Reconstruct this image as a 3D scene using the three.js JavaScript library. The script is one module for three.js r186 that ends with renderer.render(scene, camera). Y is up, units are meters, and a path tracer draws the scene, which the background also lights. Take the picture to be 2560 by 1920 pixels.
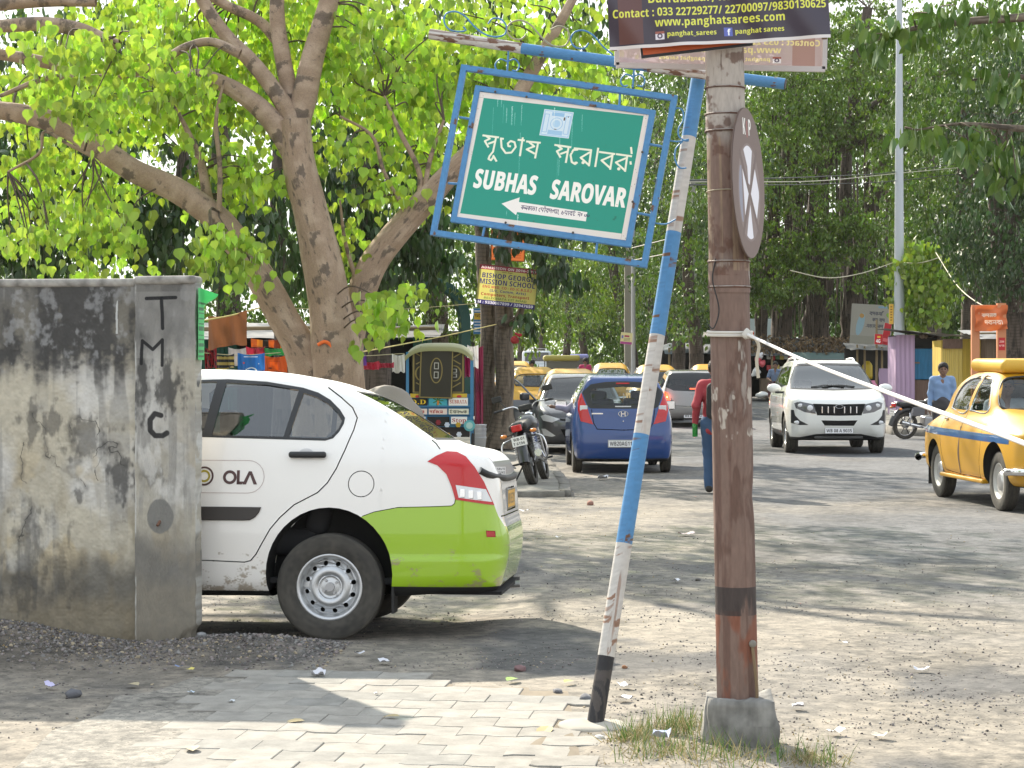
import * as THREE from 'three';
import { mergeGeometries, mergeVertices } from 'three/addons/utils/BufferGeometryUtils.js';
import { RoundedBoxGeometry } from 'three/addons/geometries/RoundedBoxGeometry.js';

// ------------------------------------------------------------------ camera, sky, sun, exposure
const EYE = 1.58, FOC = 5000, HOR = 922;          // eye height (m), focal length and horizon row measured on the 2560 x 1920 photograph
const scene = new THREE.Scene();
const camera = new THREE.PerspectiveCamera(2 * Math.atan(960 / FOC) * 180 / Math.PI, 4 / 3, 0.3, 900);
camera.position.set(0, EYE, 0);
camera.lookAt(0, EYE, -10);
camera.setViewOffset(2560, 1920, 0, 960 - HOR, 2560, 1920);
const SKY_L = 0.56;                                // sky radiance
const SUN = new THREE.Vector3(-1.32, 2.1, -2.6).normalize();
{   // hazy white tropical sky: paler towards the horizon, a soft glow round the sun
  const W = 512, H = 256, a = new Float32Array(W * H * 4);
  for (let r = 0, o = 0; r < H; r++) for (let c = 0; c < W; c++, o += 4) {
    const up = ((r + 0.5) / H - 0.5) * Math.PI, ro = ((c + 0.5) / W - 0.5) * 2 * Math.PI, y = Math.sin(up), x = Math.cos(ro) * Math.cos(up), z = Math.sin(ro) * Math.cos(up);
    const h = Math.pow(1 - Math.max(0, y), 2.2), cs = x * SUN.x + y * SUN.y + z * SUN.z, g = 0.55 * Math.exp((cs - 1) * 9) + 0.22 * Math.exp((cs - 1) * 2.2);
    a[o] = SKY_L * (0.80 + 0.30 * h + g); a[o + 1] = SKY_L * (0.91 + 0.20 * h + g * 0.95); a[o + 2] = SKY_L * (1.04 + 0.05 * h + g * 0.82); a[o + 3] = 1;
  }
  const t = new THREE.DataTexture(a, W, H, THREE.RGBAFormat, THREE.FloatType); t.mapping = THREE.EquirectangularReflectionMapping; t.magFilter = THREE.LinearFilter; t.minFilter = THREE.LinearFilter; t.needsUpdate = true;
  scene.background = t; scene.environment = t;
}
const sun = new THREE.DirectionalLight(new THREE.Color(1.0, 0.91, 0.76), 4.1);
sun.position.copy(SUN).multiplyScalar(60); sun.position.z -= 15; sun.target.position.set(0, 0, -15);
sun.castShadow = true; sun.shadow.radius = 1.4; sun.shadow.mapSize.set(2048, 2048);
Object.assign(sun.shadow.camera, { left: -30, right: 30, top: 30, bottom: -30, near: 1, far: 140 });
scene.add(sun, sun.target);
const renderer = new THREE.WebGLRenderer({ antialias: true });
renderer.toneMapping = THREE.LinearToneMapping;
renderer.toneMappingExposure = 2.4;
renderer.shadowMap.enabled = true;
scene.fog = new THREE.FogExp2(new THREE.Color(0.97, 0.95, 0.9), 0.00015);   // faint dusty air

// ------------------------------------------------------------------ helpers
let seedState = 12345;
const seed = (n) => { seedState = n | 0; };
const R = () => { seedState = (seedState + 0x6d2b79f5) | 0; let t = Math.imul(seedState ^ (seedState >>> 15), 1 | seedState); t = (t + Math.imul(t ^ (t >>> 7), 61 | t)) ^ t; return ((t ^ (t >>> 14)) >>> 0) / 4294967296; };
const RR = (a, b) => a + (b - a) * R();
const RN = () => R() + R() + R() - 1.5;
const clamp = (x, a = 0, b = 1) => x < a ? a : x > b ? b : x;
const lerp = (a, b, t) => a + (b - a) * t;
const sst = (a, b, x) => { const t = clamp((x - a) / (b - a)); return t * t * (3 - 2 * t); };
const V = (x, y, z) => new THREE.Vector3(x, y, z);
const at = (px, py, d) => V((px - 1280) * d / FOC, EYE + (HOR - py) * d / FOC, -d);   // world point seen at a photo pixel, d metres away
const hash = (x, y, s) => { let h = Math.imul(x, 374761393) + Math.imul(y, 668265263) + Math.imul(s, 974711); h = Math.imul(h ^ (h >>> 13), 1274126177); return ((h ^ (h >>> 16)) >>> 0) / 4294967296; };
function vn(x, y, per = 0, s = 0) {              // value noise, tileable when per is given
  const x0 = Math.floor(x), y0 = Math.floor(y), fx = x - x0, fy = y - y0, u = fx * fx * (3 - 2 * fx), v = fy * fy * (3 - 2 * fy);
  const m = (n) => per ? ((n % per) + per) % per : n;
  const a = m(x0), b = m(x0 + 1), c = m(y0), e = m(y0 + 1);
  return lerp(lerp(hash(a, c, s), hash(b, c, s), u), lerp(hash(a, e, s), hash(b, e, s), u), v);
}
function fbm(x, y, oct = 4, per = 0, s = 0) { let r = 0, a = 0.5, t = 0; for (let i = 0; i < oct; i++) { r += a * vn(x, y, per, s + i); t += a; a *= 0.5; x *= 2; y *= 2; per *= 2; } return r / t; }
const toS = (c) => { c = clamp(c); return 255 * (c <= 0.0031308 ? c * 12.92 : 1.055 * Math.pow(c, 1 / 2.4) - 0.055); };
function tex(w, h, fn, { srgb = true, wrap = true } = {}) {    // fn(u, v) -> [r, g, b] linear
  const a = new Uint8Array(w * h * 4);
  for (let j = 0, o = 0; j < h; j++) for (let i = 0; i < w; i++, o += 4) {
    const c = fn((i + 0.5) / w, (j + 0.5) / h);
    for (let k = 0; k < 3; k++) a[o + k] = srgb ? toS(c[k]) : 255 * clamp(c[k]);
    a[o + 3] = 255;
  }
  const t = new THREE.DataTexture(a, w, h, THREE.RGBAFormat);
  t.magFilter = THREE.LinearFilter; t.minFilter = THREE.LinearMipmapLinearFilter; t.generateMipmaps = true;
  t.wrapS = t.wrapT = wrap ? THREE.RepeatWrapping : THREE.ClampToEdgeWrapping;
  if (srgb) t.colorSpace = THREE.SRGBColorSpace;
  t.needsUpdate = true;
  return t;
}
const bump = (w, h, fn) => tex(w, h, (u, v) => { const b = fn(u, v); return [b, b, b]; }, { srgb: false });
function canvasTex(w, h, draw) {
  const c = document.createElement('canvas'); c.width = w; c.height = h;
  draw(c.getContext('2d'), w, h);
  const t = new THREE.CanvasTexture(c); t.colorSpace = THREE.SRGBColorSpace; t.magFilter = THREE.LinearFilter;
  return t;
}
function mat(c, o = {}) {
  const p = { roughness: 0.8, metalness: 0, side: THREE.DoubleSide, ...o };
  const m = (o.clearcoat !== undefined || o.transmission !== undefined || o.sheen !== undefined || o.specularIntensity !== undefined) ? new THREE.MeshPhysicalMaterial(p) : new THREE.MeshStandardMaterial(p);
  if (typeof c === 'string') m.color.set(c); else m.color.setRGB(c[0], c[1], c[2]);
  return m;
}
const taken = new Map();
const numbered = (name) => { const n = taken.get(name) ?? 0; taken.set(name, n + 1); return n ? name + '_' + String(n).padStart(3, '0') : name; };
function tag(o, label, category, group, kind) {
  if (label) o.userData.label = label;
  if (category) o.userData.category = category;
  if (group) o.userData.group = group;
  if (kind) o.userData.kind = kind;
  return o;
}
function thing(name, label, category, pos = [0, 0, 0], turn = 0, group) {
  const g = new THREE.Group(); g.name = numbered(name); g.position.set(...pos); g.rotation.y = turn; scene.add(g);
  return tag(g, label, category, group);
}
function mesh(name, geo, m, parent) {
  if (Array.isArray(geo)) geo = merge(geo);
  const o = new THREE.Mesh(geo, m); o.castShadow = o.receiveShadow = true;
  if (parent) { o.name = name; parent.add(o); } else { o.name = numbered(name); scene.add(o); }
  return o;
}
const struct = (name, geo, m) => tag(mesh(name, geo, m), null, null, null, 'structure');
const copyThing = (src, pos, turn, label, group) => { const c = src.clone(); c.name = numbered(src.name.replace(/_\d{3}$/, '')); c.userData = { ...src.userData }; if (pos) c.position.set(...pos); if (turn !== undefined) c.rotation.y = turn; if (label) c.userData.label = label; if (group) c.userData.group = group; scene.add(c); return c; };
function merge(list) {
  const gs = list.map((g) => { g = g.index ? g.toNonIndexed() : g; for (const k of Object.keys(g.attributes)) if (!['position', 'normal', 'uv'].includes(k)) g.deleteAttribute(k); if (!g.attributes.normal) g.computeVertexNormals(); if (!g.attributes.uv) g.setAttribute('uv', new THREE.BufferAttribute(new Float32Array(g.attributes.position.count * 2), 2)); return g; });
  return gs.length === 1 ? gs[0] : mergeGeometries(gs, false);
}
const box = (w, h, d, x = 0, y = 0, z = 0, r = 0) => (r ? new RoundedBoxGeometry(w, h, d, 2, r) : new THREE.BoxGeometry(w, h, d)).translate(x, y, z);
const cyl = (r0, r1, h, x = 0, y = 0, z = 0, n = 16) => new THREE.CylinderGeometry(r1, r0, h, n).translate(x, y + h / 2, z);
function rod(a, b, r0, r1 = r0, n = 10) {         // cylinder between two points
  const A = a.isVector3 ? a : V(...a), B = b.isVector3 ? b : V(...b), L = A.distanceTo(B);
  const g = new THREE.CylinderGeometry(r1, r0, L, n).translate(0, L / 2, 0);
  return g.applyQuaternion(new THREE.Quaternion().setFromUnitVectors(V(0, 1, 0), B.clone().sub(A).normalize())).translate(A.x, A.y, A.z);
}
function tube(pts, r, seg = 24, n = 6, closed = false) {
  return new THREE.TubeGeometry(new THREE.CatmullRomCurve3(pts.map((p) => p.isVector3 ? p : V(...p)), closed), seg, r, n, closed);
}
function limb(pts, radii, seg = 6, n = 10, lump = 0, sd = 1) {   // tapering branch through points; radii given per point
  const c = new THREE.CatmullRomCurve3(pts.map((p) => p.isVector3 ? p : V(...p)), false, 'centripetal');
  const N = Math.max(2, (pts.length - 1) * seg), fr = c.computeFrenetFrames(N, false), pos = [], uv = [], idx = [];
  let len = 0, prev = null;
  for (let i = 0; i <= N; i++) {
    const t = i / N, p = c.getPoint(t), k = t * (radii.length - 1), j = Math.min(radii.length - 2, Math.floor(k)), r0 = lerp(radii[j], radii[j + 1], k - j);
    if (prev) len += p.distanceTo(prev); prev = p;
    for (let q = 0; q <= n; q++) {
      const a = q % n / n * Math.PI * 2, r = r0 * (1 + lump * (vn(Math.cos(a) * 2 + 9, Math.sin(a) * 2 + len * 2.2 + 5, 0, sd) - 0.5) * 2);
      pos.push(p.x + r * (Math.cos(a) * fr.normals[i].x + Math.sin(a) * fr.binormals[i].x), p.y + r * (Math.cos(a) * fr.normals[i].y + Math.sin(a) * fr.binormals[i].y), p.z + r * (Math.cos(a) * fr.normals[i].z + Math.sin(a) * fr.binormals[i].z));
      uv.push(q / n * 2 * Math.PI * radii[0], len);
      if (i < N && q < n) { const o = i * (n + 1) + q; idx.push(o, o + 1, o + n + 1, o + 1, o + n + 2, o + n + 1); }
    }
  }
  const g = new THREE.BufferGeometry(); g.setAttribute('position', new THREE.Float32BufferAttribute(pos, 3)); g.setAttribute('uv', new THREE.Float32BufferAttribute(uv, 2)); g.setIndex(idx); g.computeVertexNormals();
  return g;
}
function plate(pts, depth, bevel = 0) {           // extruded outline, front face at +z = depth/2
  const s = new THREE.Shape(pts.map((p) => new THREE.Vector2(p[0], p[1])));
  return new THREE.ExtrudeGeometry(s, { depth: depth - 2 * bevel, bevelEnabled: bevel > 0, bevelSize: bevel, bevelThickness: bevel, bevelSegments: 1, steps: 1 }).translate(0, 0, -depth / 2 + bevel);
}
// a flat printed face with uv 0..1 over w x h
const face = (w, h, x = 0, y = 0, z = 0) => new THREE.PlaneGeometry(w, h).translate(x, y, z);
function setUV(g, fn) { const p = g.attributes.position, uv = new Float32Array(p.count * 2); for (let i = 0; i < p.count; i++) { const [u, v] = fn(p.getX(i), p.getY(i), p.getZ(i)); uv[2 * i] = u; uv[2 * i + 1] = v; } g.setAttribute('uv', new THREE.BufferAttribute(uv, 2)); return g; }
function jitter(g, amt, freq, sd = 3) {            // lumpy displacement of a (merged) solid
  g.deleteAttribute('normal'); g.deleteAttribute('uv'); g = mergeVertices(g, 1e-4);
  const p = g.attributes.position;
  for (let i = 0; i < p.count; i++) { const x = p.getX(i), y = p.getY(i), z = p.getZ(i); p.setXYZ(i, x + amt * (vn(y * freq + 7, z * freq + 3, 0, sd) - 0.5) * 2, y + amt * (vn(x * freq + 1, z * freq + 8, 0, sd + 1) - 0.5) * 2, z + amt * (vn(x * freq + 4, y * freq + 2, 0, sd + 2) - 0.5) * 2); }
  g.computeVertexNormals(); g.setAttribute('uv', new THREE.BufferAttribute(new Float32Array(p.count * 2), 2));
  return g;
}
function lathe(pts, n = 32) { return new THREE.LatheGeometry(pts.map((p) => new THREE.Vector2(p[0], p[1])), n); }
// ------------------------------------------------------------------ ground
const WALL_O = [-1.795, 11.36], WALL_T = -0.105;     // right front foot of the wall pier (x, distance) and turn of the wall
const wallFront = (x, d) => { const c = Math.cos(WALL_T), s = Math.sin(WALL_T), dx = x - WALL_O[0], dz = -(d - WALL_O[1]); return [dx * c - dz * s, dx * s + dz * c]; };  // along wall (right +), out of wall
function groundY(x, d) {
  let y = d > 45 ? (d - 45) * 0.009 : 0;
  y -= 0.055 * sst(11.7, 13.0, d) * sst(17, 13.6, d) * sst(0.3, -0.6, x) * sst(-7, -5, x);   // the lane dips where the cab stands
  if (d < 24 && d > 4) {
    const [u, t] = wallFront(x, d);
    if (t > -0.6) y += 0.15 * sst(-0.15, -1.3, u) * Math.exp(-Math.pow(Math.max(0, t) / 0.75, 2));
    y += 0.07 * Math.exp(-Math.pow((t - 0.05) / 0.3, 2)) * Math.exp(-Math.pow((u - 0.3) / 0.55, 2));
    y += 0.012 * (fbm(x * 1.3 + 20, d * 1.3, 3, 0, 4) - 0.5) * sst(7, 8, d);
    y += 0.045 * Math.exp(-Math.pow((x - 0.72) / 0.42, 2) - Math.pow((d - 8.2) / 0.55, 2));
  }
  return y;
}
const TILE = 5;
const gtex = tex(1536, 1536, (u, v) => {
  const P = 20, x = u * P, y = v * P;
  const big = fbm(x * 0.5, y * 0.5, 4, 10, 11), mid = fbm(x * 4, y * 4, 3, 80, 21), fine = vn(x * 38, y * 38, 760, 31), f2 = vn(x * 19, y * 19, 380, 41);
  let b = 0.66 + 0.55 * (big - 0.5) + 0.75 * (mid - 0.5) + 0.2 * (fine - 0.5) + 0.12 * (f2 - 0.5);
  const sp = vn(x * 13, y * 13, 260, 51), sp2 = vn(x * 22 + 3, y * 22, 440, 61);
  if (sp > 0.86 && mid > 0.42) b *= 0.55; else if (sp2 > 0.9) b *= 1.28;
  if (sp < 0.07 && mid < 0.55) b *= 1.2;
  const w = 0.05 * (mid - 0.5);
  return [b * (1 + w), b, b * (1 - w)];
});
const gbump = bump(1024, 1024, (u, v) => { const P = 20, x = u * P, y = v * P; return 0.4 * fbm(x * 3, y * 3, 3, 60, 5) + 0.35 * vn(x * 22, y * 22, 440, 6) + 0.25 * Math.pow(vn(x * 12, y * 12, 240, 7), 4); });
{
  const ds = [], xs = [];
  for (let d = -40; d < 5; d += 5) ds.push(d);
  for (let d = 5; d < 14; d += 0.05) ds.push(d);
  for (let d = 14; d < 45; d += 0.3) ds.push(d);
  for (let d = 45; d < 150; d += 3) ds.push(d);
  for (let d = 150; d <= 600; d += 50) ds.push(d);
  for (let x = -300; x < -20; x += 40) xs.push(x);
  for (let x = -20; x < -4; x += 0.8) xs.push(x);
  for (let x = -4; x < 4; x += 0.06) xs.push(x);
  for (let x = 4; x < 14; x += 0.3) xs.push(x);
  for (let x = 14; x <= 30; x += 2) xs.push(x);
  for (let x = 40; x <= 300; x += 40) xs.push(x);
  const pos = [], uv = [], col = [], idx = [], nx = xs.length;
  const dust = [0.31, 0.275, 0.225], ash = [0.148, 0.15, 0.155], dirt = [0.205, 0.175, 0.14], tar = [0.1, 0.099, 0.1];
  for (const d of ds) for (const x of xs) {
    pos.push(x, groundY(x, d), -d); uv.push(x / TILE, d / TILE);
    // dust that the traffic has swept to the corner and the edges, darker worn tar in the lanes
    const f1 = fbm(x * 0.55 + 3, d * 0.4 + 9, 4, 0, 71), f2 = fbm(x * 1.9 + 40, d * 1.2, 4, 0, 81), f3 = fbm(x * 0.9, d * 0.9 + 50, 3, 0, 91);
    const lane = sst(1.2, 3.2, x - 0.02 * d) * sst(10.5, 16, d + 0.9 * (x - 2));
    let k = clamp(0.95 - 0.85 * lane - 0.3 * sst(20, 34, d) + 1.5 * (f1 - 0.5) + 0.9 * (f2 - 0.5));
    const c = [0, 1, 2].map((i) => lerp(ash[i], dust[i], k));
    const t = sst(0.5, 0.62, f2) * sst(0.36, 0.58, f3) * 0.85 * (1 - 0.4 * lane);   // bare patches of coarse dark tar
    const [u, tw] = wallFront(x, d), e = sst(1.9, 0.2, tw) * sst(0.9, -0.1, u) * sst(-0.7, -0.3, tw) * 0.85;
    for (let i = 0; i < 3; i++) { c[i] = lerp(c[i], tar[i], t); c[i] = lerp(c[i], dirt[i], e); }
    col.push(...c);
  }
  for (let j = 0; j < ds.length - 1; j++) for (let i = 0; i < nx - 1; i++) { const o = j * nx + i; idx.push(o, o + 1, o + nx, o + 1, o + nx + 1, o + nx); }
  const g = new THREE.BufferGeometry();
  g.setAttribute('position', new THREE.Float32BufferAttribute(pos, 3)); g.setAttribute('uv', new THREE.Float32BufferAttribute(uv, 2)); g.setAttribute('color', new THREE.Float32BufferAttribute(col, 3));
  g.setIndex(idx); g.computeVertexNormals();
  struct('road', g, new THREE.MeshStandardMaterial({ map: gtex, bumpMap: gbump, bumpScale: 0.006, roughness: 0.95, vertexColors: true, side: THREE.DoubleSide }));
}

// ------------------------------------------------------------------ paved footpath in front: each interlocking block is a piece of its own
const concTex = (s, lo, hi) => tex(256, 256, (u, v) => { const a = fbm(u * 8, v * 8, 5, 8, s), b = vn(u * 90, v * 90, 90, s + 9); const k = lerp(lo, hi, clamp(0.5 + 1.3 * (a - 0.5) + 0.3 * (b - 0.5))); return [k, k * 0.955, k * 0.87]; });
{
  const path = thing('footpath', null, null); path.userData.kind = 'structure';
  const bedG = new THREE.PlaneGeometry(1.9, 4.4, 20, 40).rotateX(-Math.PI / 2).translate(-0.5, 0.004, -8.35);
  const bp = bedG.attributes.position;
  for (let i = 0; i < bp.count; i++) { const d = -bp.getZ(i), x = bp.getX(i); bp.setY(i, groundY(x, d) + (x > -1.36 + 0.04 && x < 0.26 && d < 10.3 - 0.28 * (x + 1.36) ? 0.0055 : -0.03)); }
  bedG.computeVertexNormals();
  mesh('sand_bed', bedG, mat([0.27, 0.235, 0.19], { map: concTex(3, 0.6, 1.0), roughness: 1 }), path);
  const mats = [concTex(101, 0.22, 0.345), concTex(111, 0.2, 0.325), concTex(121, 0.23, 0.355)].flatMap((t, i) => [mat([1, 0.985, 0.96], { map: t, roughness: 0.95, bumpMap: t, bumpScale: 0.003 }), mat(i === 1 ? [0.92, 0.93, 0.93] : [0.97, 0.96, 0.94], { map: t, roughness: 0.95 })]);
  seed(77);
  const L = 0.262, H = 0.214, A = 0.011, th = -0.13, ct = Math.cos(th), st = Math.sin(th);
  const wave = (u) => { const f = ((u / L) % 1 + 1) % 1; return A * (f < 0.15 ? f / 0.15 : f < 0.5 ? 1 : f < 0.65 ? 1 - 2 * (f - 0.5) / 0.15 : f < 0.999 ? -1 : -1) * (f < 0.15 ? 2 : 1) - (f < 0.15 ? A : 0); };
  const inside = (x, d) => x > -1.46 && d > 6.3 && (x < -0.33 ? d < 10.52 - 0.22 * (x + 1.36) : d < 9.98 - 0.75 * (x + 0.33)) && x < 0.30 + 0.14 * (9.2 - d) * (d < 9.2 ? 0.3 : 0);
  for (let r = -12; r < 12; r++) for (let c = -8; c < 9; c++) {
    const u0 = (c + (r & 1 ? 0.5 : 0)) * L, v0 = r * H, cu = u0 + L / 2, cv = v0 + H / 2;
    const X = -0.5 + cu * ct - cv * st, D = 8.6 + cu * st + cv * ct;
    if (!inside(X, D)) continue;
    const gap = RR(0.0018, 0.0042), pts = [];
    const edge = [0, 0.15, 0.5, 0.65, 1].map((f) => (r & 1 ? (f + 0.5) % 1.0001 : f)).concat(r & 1 ? [] : []).sort((a, b) => a - b);
    const us = [0, ...edge.filter((f) => f > 0.02 && f < 0.98), 1].map((f) => u0 + clamp(f * L, gap, L - gap));
    for (const u of us) pts.push([u, v0 + gap + wave(u)]);
    for (const u of [...us].reverse()) pts.push([u, v0 + H - gap + wave(u)]);
    const loc = pts.map(([u, v]) => [u - cu + RR(-0.001, 0.001), v - cv + RR(-0.001, 0.001)]);
    const g = plate(loc, 0.05, 0.003);
    const du = R(), dv = R();
    setUV(g, (x, y) => [x * 1.6 + du, y * 1.6 + dv]);
    g.rotateX(-Math.PI / 2);
    const m = mesh('paver', g, mats[Math.floor(R() * mats.length)], path);
    m.position.set(X, groundY(X, D) - 0.0155 + RR(-0.001, 0.002) + (vn(X * 2, D * 2, 0, 8) - 0.4) * 0.007, -D);
    m.rotation.set(RN() * 0.006, 0, RN() * 0.006);
    m.rotation.y = th;
  }
  // broken screed slab left of the blocks
  const sg = plate([[-1.93, -6.4], [-1.36, -6.4], [-1.37, -8.2], [-1.35, -9.2], [-1.36, -10.15], [-1.62, -10.2], [-1.74, -9.75], [-1.9, -9.6], [-1.86, -9.1], [-2.0, -8.7], [-1.96, -8.0]].map(([x, z]) => [x, -z]), 0.05, 0.01);
  setUV(sg, (x, y) => [x / 3, y / 3]);
  sg.rotateX(-Math.PI / 2).translate(0, -0.0165, 0);
  mesh('screed_slab', sg, mat([0.36, 0.335, 0.29], { map: gtex, bumpMap: gbump, bumpScale: 0.006, roughness: 1 }), path);
}

// ------------------------------------------------------------------ the stained boundary wall with its end pier
const segD = (x, y, a, b) => { const dx = b[0] - a[0], dy = b[1] - a[1], t = clamp(((x - a[0]) * dx + (y - a[1]) * dy) / (dx * dx + dy * dy + 1e-9)); return Math.hypot(x - a[0] - t * dx, y - a[1] - t * dy); };
const lineD = (x, y, p) => { let m = 9; for (let i = 0; i + 1 < p.length; i++) m = Math.min(m, segD(x, y, p[i], p[i + 1])); return m; };
const mix3 = (a, b, t) => [lerp(a[0], b[0], t), lerp(a[1], b[1], t), lerp(a[2], b[2], t)];
{
  const H = 2.095, PW = 0.352, PT = 0.135;
  const W = thing('boundary_wall', 'mould-stained plaster boundary wall ending in a pier lettered T M C', 'wall', [WALL_O[0], 0, -WALL_O[1]], WALL_T);
  const cream = [0.50, 0.455, 0.36], pale = [0.58, 0.56, 0.52], mould = [0.06, 0.058, 0.056], brown = [0.27, 0.225, 0.15], grey = [0.27, 0.26, 0.24];
  // x metres along wall (right is 0 at the pier), y metres up; stains copied from where the photograph shows them
  const cracks = [[[-0.95, 1.33], [-0.84, 1.05], [-0.76, 1.0]], [[-0.76, 1.0], [-0.62, 1.1], [-0.52, 1.15], [-0.42, 1.02]], [[-0.76, 1.0], [-0.7, 0.95], [-0.66, 0.9]], [[-0.62, 1.1], [-0.72, 1.16], [-0.73, 1.27], [-0.6, 1.3], [-0.58, 1.18]], [[-1.02, 1.14], [-1.03, 1.0], [-1.0, 0.9]], [[-0.56, 1.08], [-0.6, 1.0], [-0.58, 0.94]], [[-0.98, 0.78], [-1.04, 0.6]]];
  const base = (x, y, s) => {
    const n1 = fbm(x * 2.2 + 9, y * 2.2, 5, 0, s), n2 = fbm(x * 9, y * 3.2, 4, 0, s + 7), n3 = fbm(x * 34, y * 34, 3, 0, s + 3), dr = fbm(x * 22, y * 1.6, 3, 0, s + 13);
    let c = mix3(cream, pale, sst(0.42, 0.62, n1)); c = mix3(c, [0.46, 0.36, 0.2], 0.5 * sst(0.5, 0.62, fbm(x * 5 + 30, y * 4, 4, 0, s + 31)) * sst(1.3, 0.9, y));
    c = mix3(c, brown, 0.55 * sst(0.5, 0.66, n2) * sst(1.15, 0.6, y));
    c = mix3(c, grey, 0.65 * sst(0.5, 0.62, dr) * sst(0.3, 0.6, n1));
    const mh = sst(1.46, 1.66, y + 0.22 * (n1 - 0.5) + 0.2 * (dr - 0.5) + 0.14 * (n3 - 0.5));
    c = mix3(c, mould, mh * (0.72 + 0.26 * sst(0.35, 0.6, n2 + 0.3 * (n3 - 0.5))));
    c = mix3(c, [0.4, 0.4, 0.4], 0.42 * mh * sst(0.55, 0.75, fbm(x * 16 + 5, y * 9, 5, 0, s + 23) + 0.35 * (n3 - 0.5)));
    c = mix3(c, mould, 0.75 * sst(0.52, 0.3, y + 0.35 * (n1 - 0.5) + 0.22 * (n2 - 0.5)));
    c = mix3(c, brown, 0.6 * sst(0.34, 0.18, y + 0.2 * (n2 - 0.5)));
    const k = 0.82 + 0.36 * n3; return [c[0] * k, c[1] * k, c[2] * k];
  };
  const blob = (x, y, cx, cy, rx, ry, n) => { const m = fbm(x * 26 + cx * 9, y * 17, 4, 0, 307), e = fbm(x * 40, y * 5, 3, 0, 311); return sst(1.35, 0.35, Math.hypot((x - cx) / rx, (y - cy) / ry) * 0.8 + 2.6 * (m - 0.5) + 1.2 * (e - 0.5) + 0.5 * (n - 0.5)); };
  const wt = tex(1024, 1536, (u, v) => {
    const x = -1.75 * (1 - u) - 0.35, y = v * 2.1, n = fbm(x * 11, y * 8, 4, 0, 301);
    let c = base(x, y, 211);
    const bl = Math.max(blob(x, y, -0.41, 0.98, 0.07, 0.12, n), 0.8 * blob(x, y, -0.97, 1.28, 0.05, 0.1, n), 0.8 * blob(x, y, -0.86, 1.28, 0.05, 0.08, n), 0.8 * blob(x, y, -0.65, 1.16, 0.09, 0.1, n), 0.7 * blob(x, y, -1.0, 0.48, 0.09, 0.2, n), 0.6 * blob(x, y, -0.82, 0.45, 0.07, 0.16, n), 0.9 * blob(x, y, -0.7, 0.86, 0.025, 0.03, n));
    c = mix3(c, mould, 0.75 * bl);
    let cd = 9; const wx0 = x + 0.11 * (fbm(x * 13, y * 13, 4, 0, 17) - 0.5), wy0 = y + 0.11 * (fbm(x * 13 + 7, y * 13, 4, 0, 5) - 0.5); for (const p of cracks) cd = Math.min(cd, lineD(wx0, wy0, p));
    c = mix3(c, [0.05, 0.048, 0.042], sst(0.0045, 0.001, cd) * 0.8 * sst(0.3, 0.5, fbm(x * 7 + 2, y * 7, 3, 0, 27))); c = mix3(c, mould, 0.5 * sst(0.045, 0.0, cd) * sst(0.4, 0.65, n));
    const wx = x + 0.008 * (n - 0.5); if (Math.abs(wx + 0.47) < 0.006 && y > 1.78) c = mix3(c, [0.6, 0.6, 0.58], 0.8 * sst(0.4, 0.55, fbm(x * 60, y * 12, 2, 0, 9)));   // lime run
    return c;
  });
  const letters = [[[[-0.285, 1.98], [-0.115, 1.985]], [[-0.197, 1.98], [-0.19, 1.81]]], [[[-0.315, 1.61], [-0.31, 1.74], [-0.248, 1.69], [-0.192, 1.745], [-0.195, 1.6]]], [[[-0.2, 1.315], [-0.235, 1.325], [-0.262, 1.29], [-0.262, 1.23], [-0.235, 1.2], [-0.19, 1.2], [-0.165, 1.215]]]];
  const lw = [0.0092, 0.0085, 0.014];
  const pt = tex(512, 1536, (u, v) => {
    const x = -PW * (1 - u), y = v * 2.1, n = fbm(x * 14, y * 9, 4, 0, 401);
    let c = mix3(base(x, y - 0.12, 221), grey, 0.35);
    c = mix3(c, mould, 0.85 * Math.max(blob(x, y, -0.31, 1.49, 0.035, 0.15, n), blob(x, y, -0.17, 1.47, 0.07, 0.1, n), 0.7 * blob(x, y, -0.27, 0.98, 0.06, 0.05, n)));
    if (y > 1.64 && y < 2.02) c = mix3(c, [0.36, 0.35, 0.33], 0.4 * n * 1.5);
    c = mix3(c, [0.62, 0.6, 0.56], Math.max(0.75 * blob(x, y, -0.25, 1.33, 0.03, 0.07, n), 0.7 * blob(x, y, -0.27, 1.06, 0.05, 0.08, n), 0.6 * blob(x, y, -0.13, 0.88, 0.07, 0.06, n)));
    c = mix3(c, [0.20, 0.195, 0.18], 0.95 * sst(1.08, 0.94, Math.hypot((x + 0.205) / 0.078, (y - 0.74) / 0.095) + 0.25 * (n - 0.5)));
    letters.forEach((L, i) => L.forEach((p) => { const d = lineD(x + 0.004 * (n - 0.5), y, p); c = mix3(c, [0.012, 0.012, 0.014], 0.94 * sst(lw[i] * (1.25 + 0.3 * n), lw[i] * 0.8, d)); }));
    if (x < -PW + 0.008) c = mix3(c, [0.6, 0.6, 0.57], 0.55 * sst(0.4, 0.6, n));
    return c;
  });
  const wb = bump(512, 512, (u, v) => 0.6 * fbm(u * 8, v * 8, 5, 8, 9) + 0.4 * vn(u * 70, v * 70, 70, 10));
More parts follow.
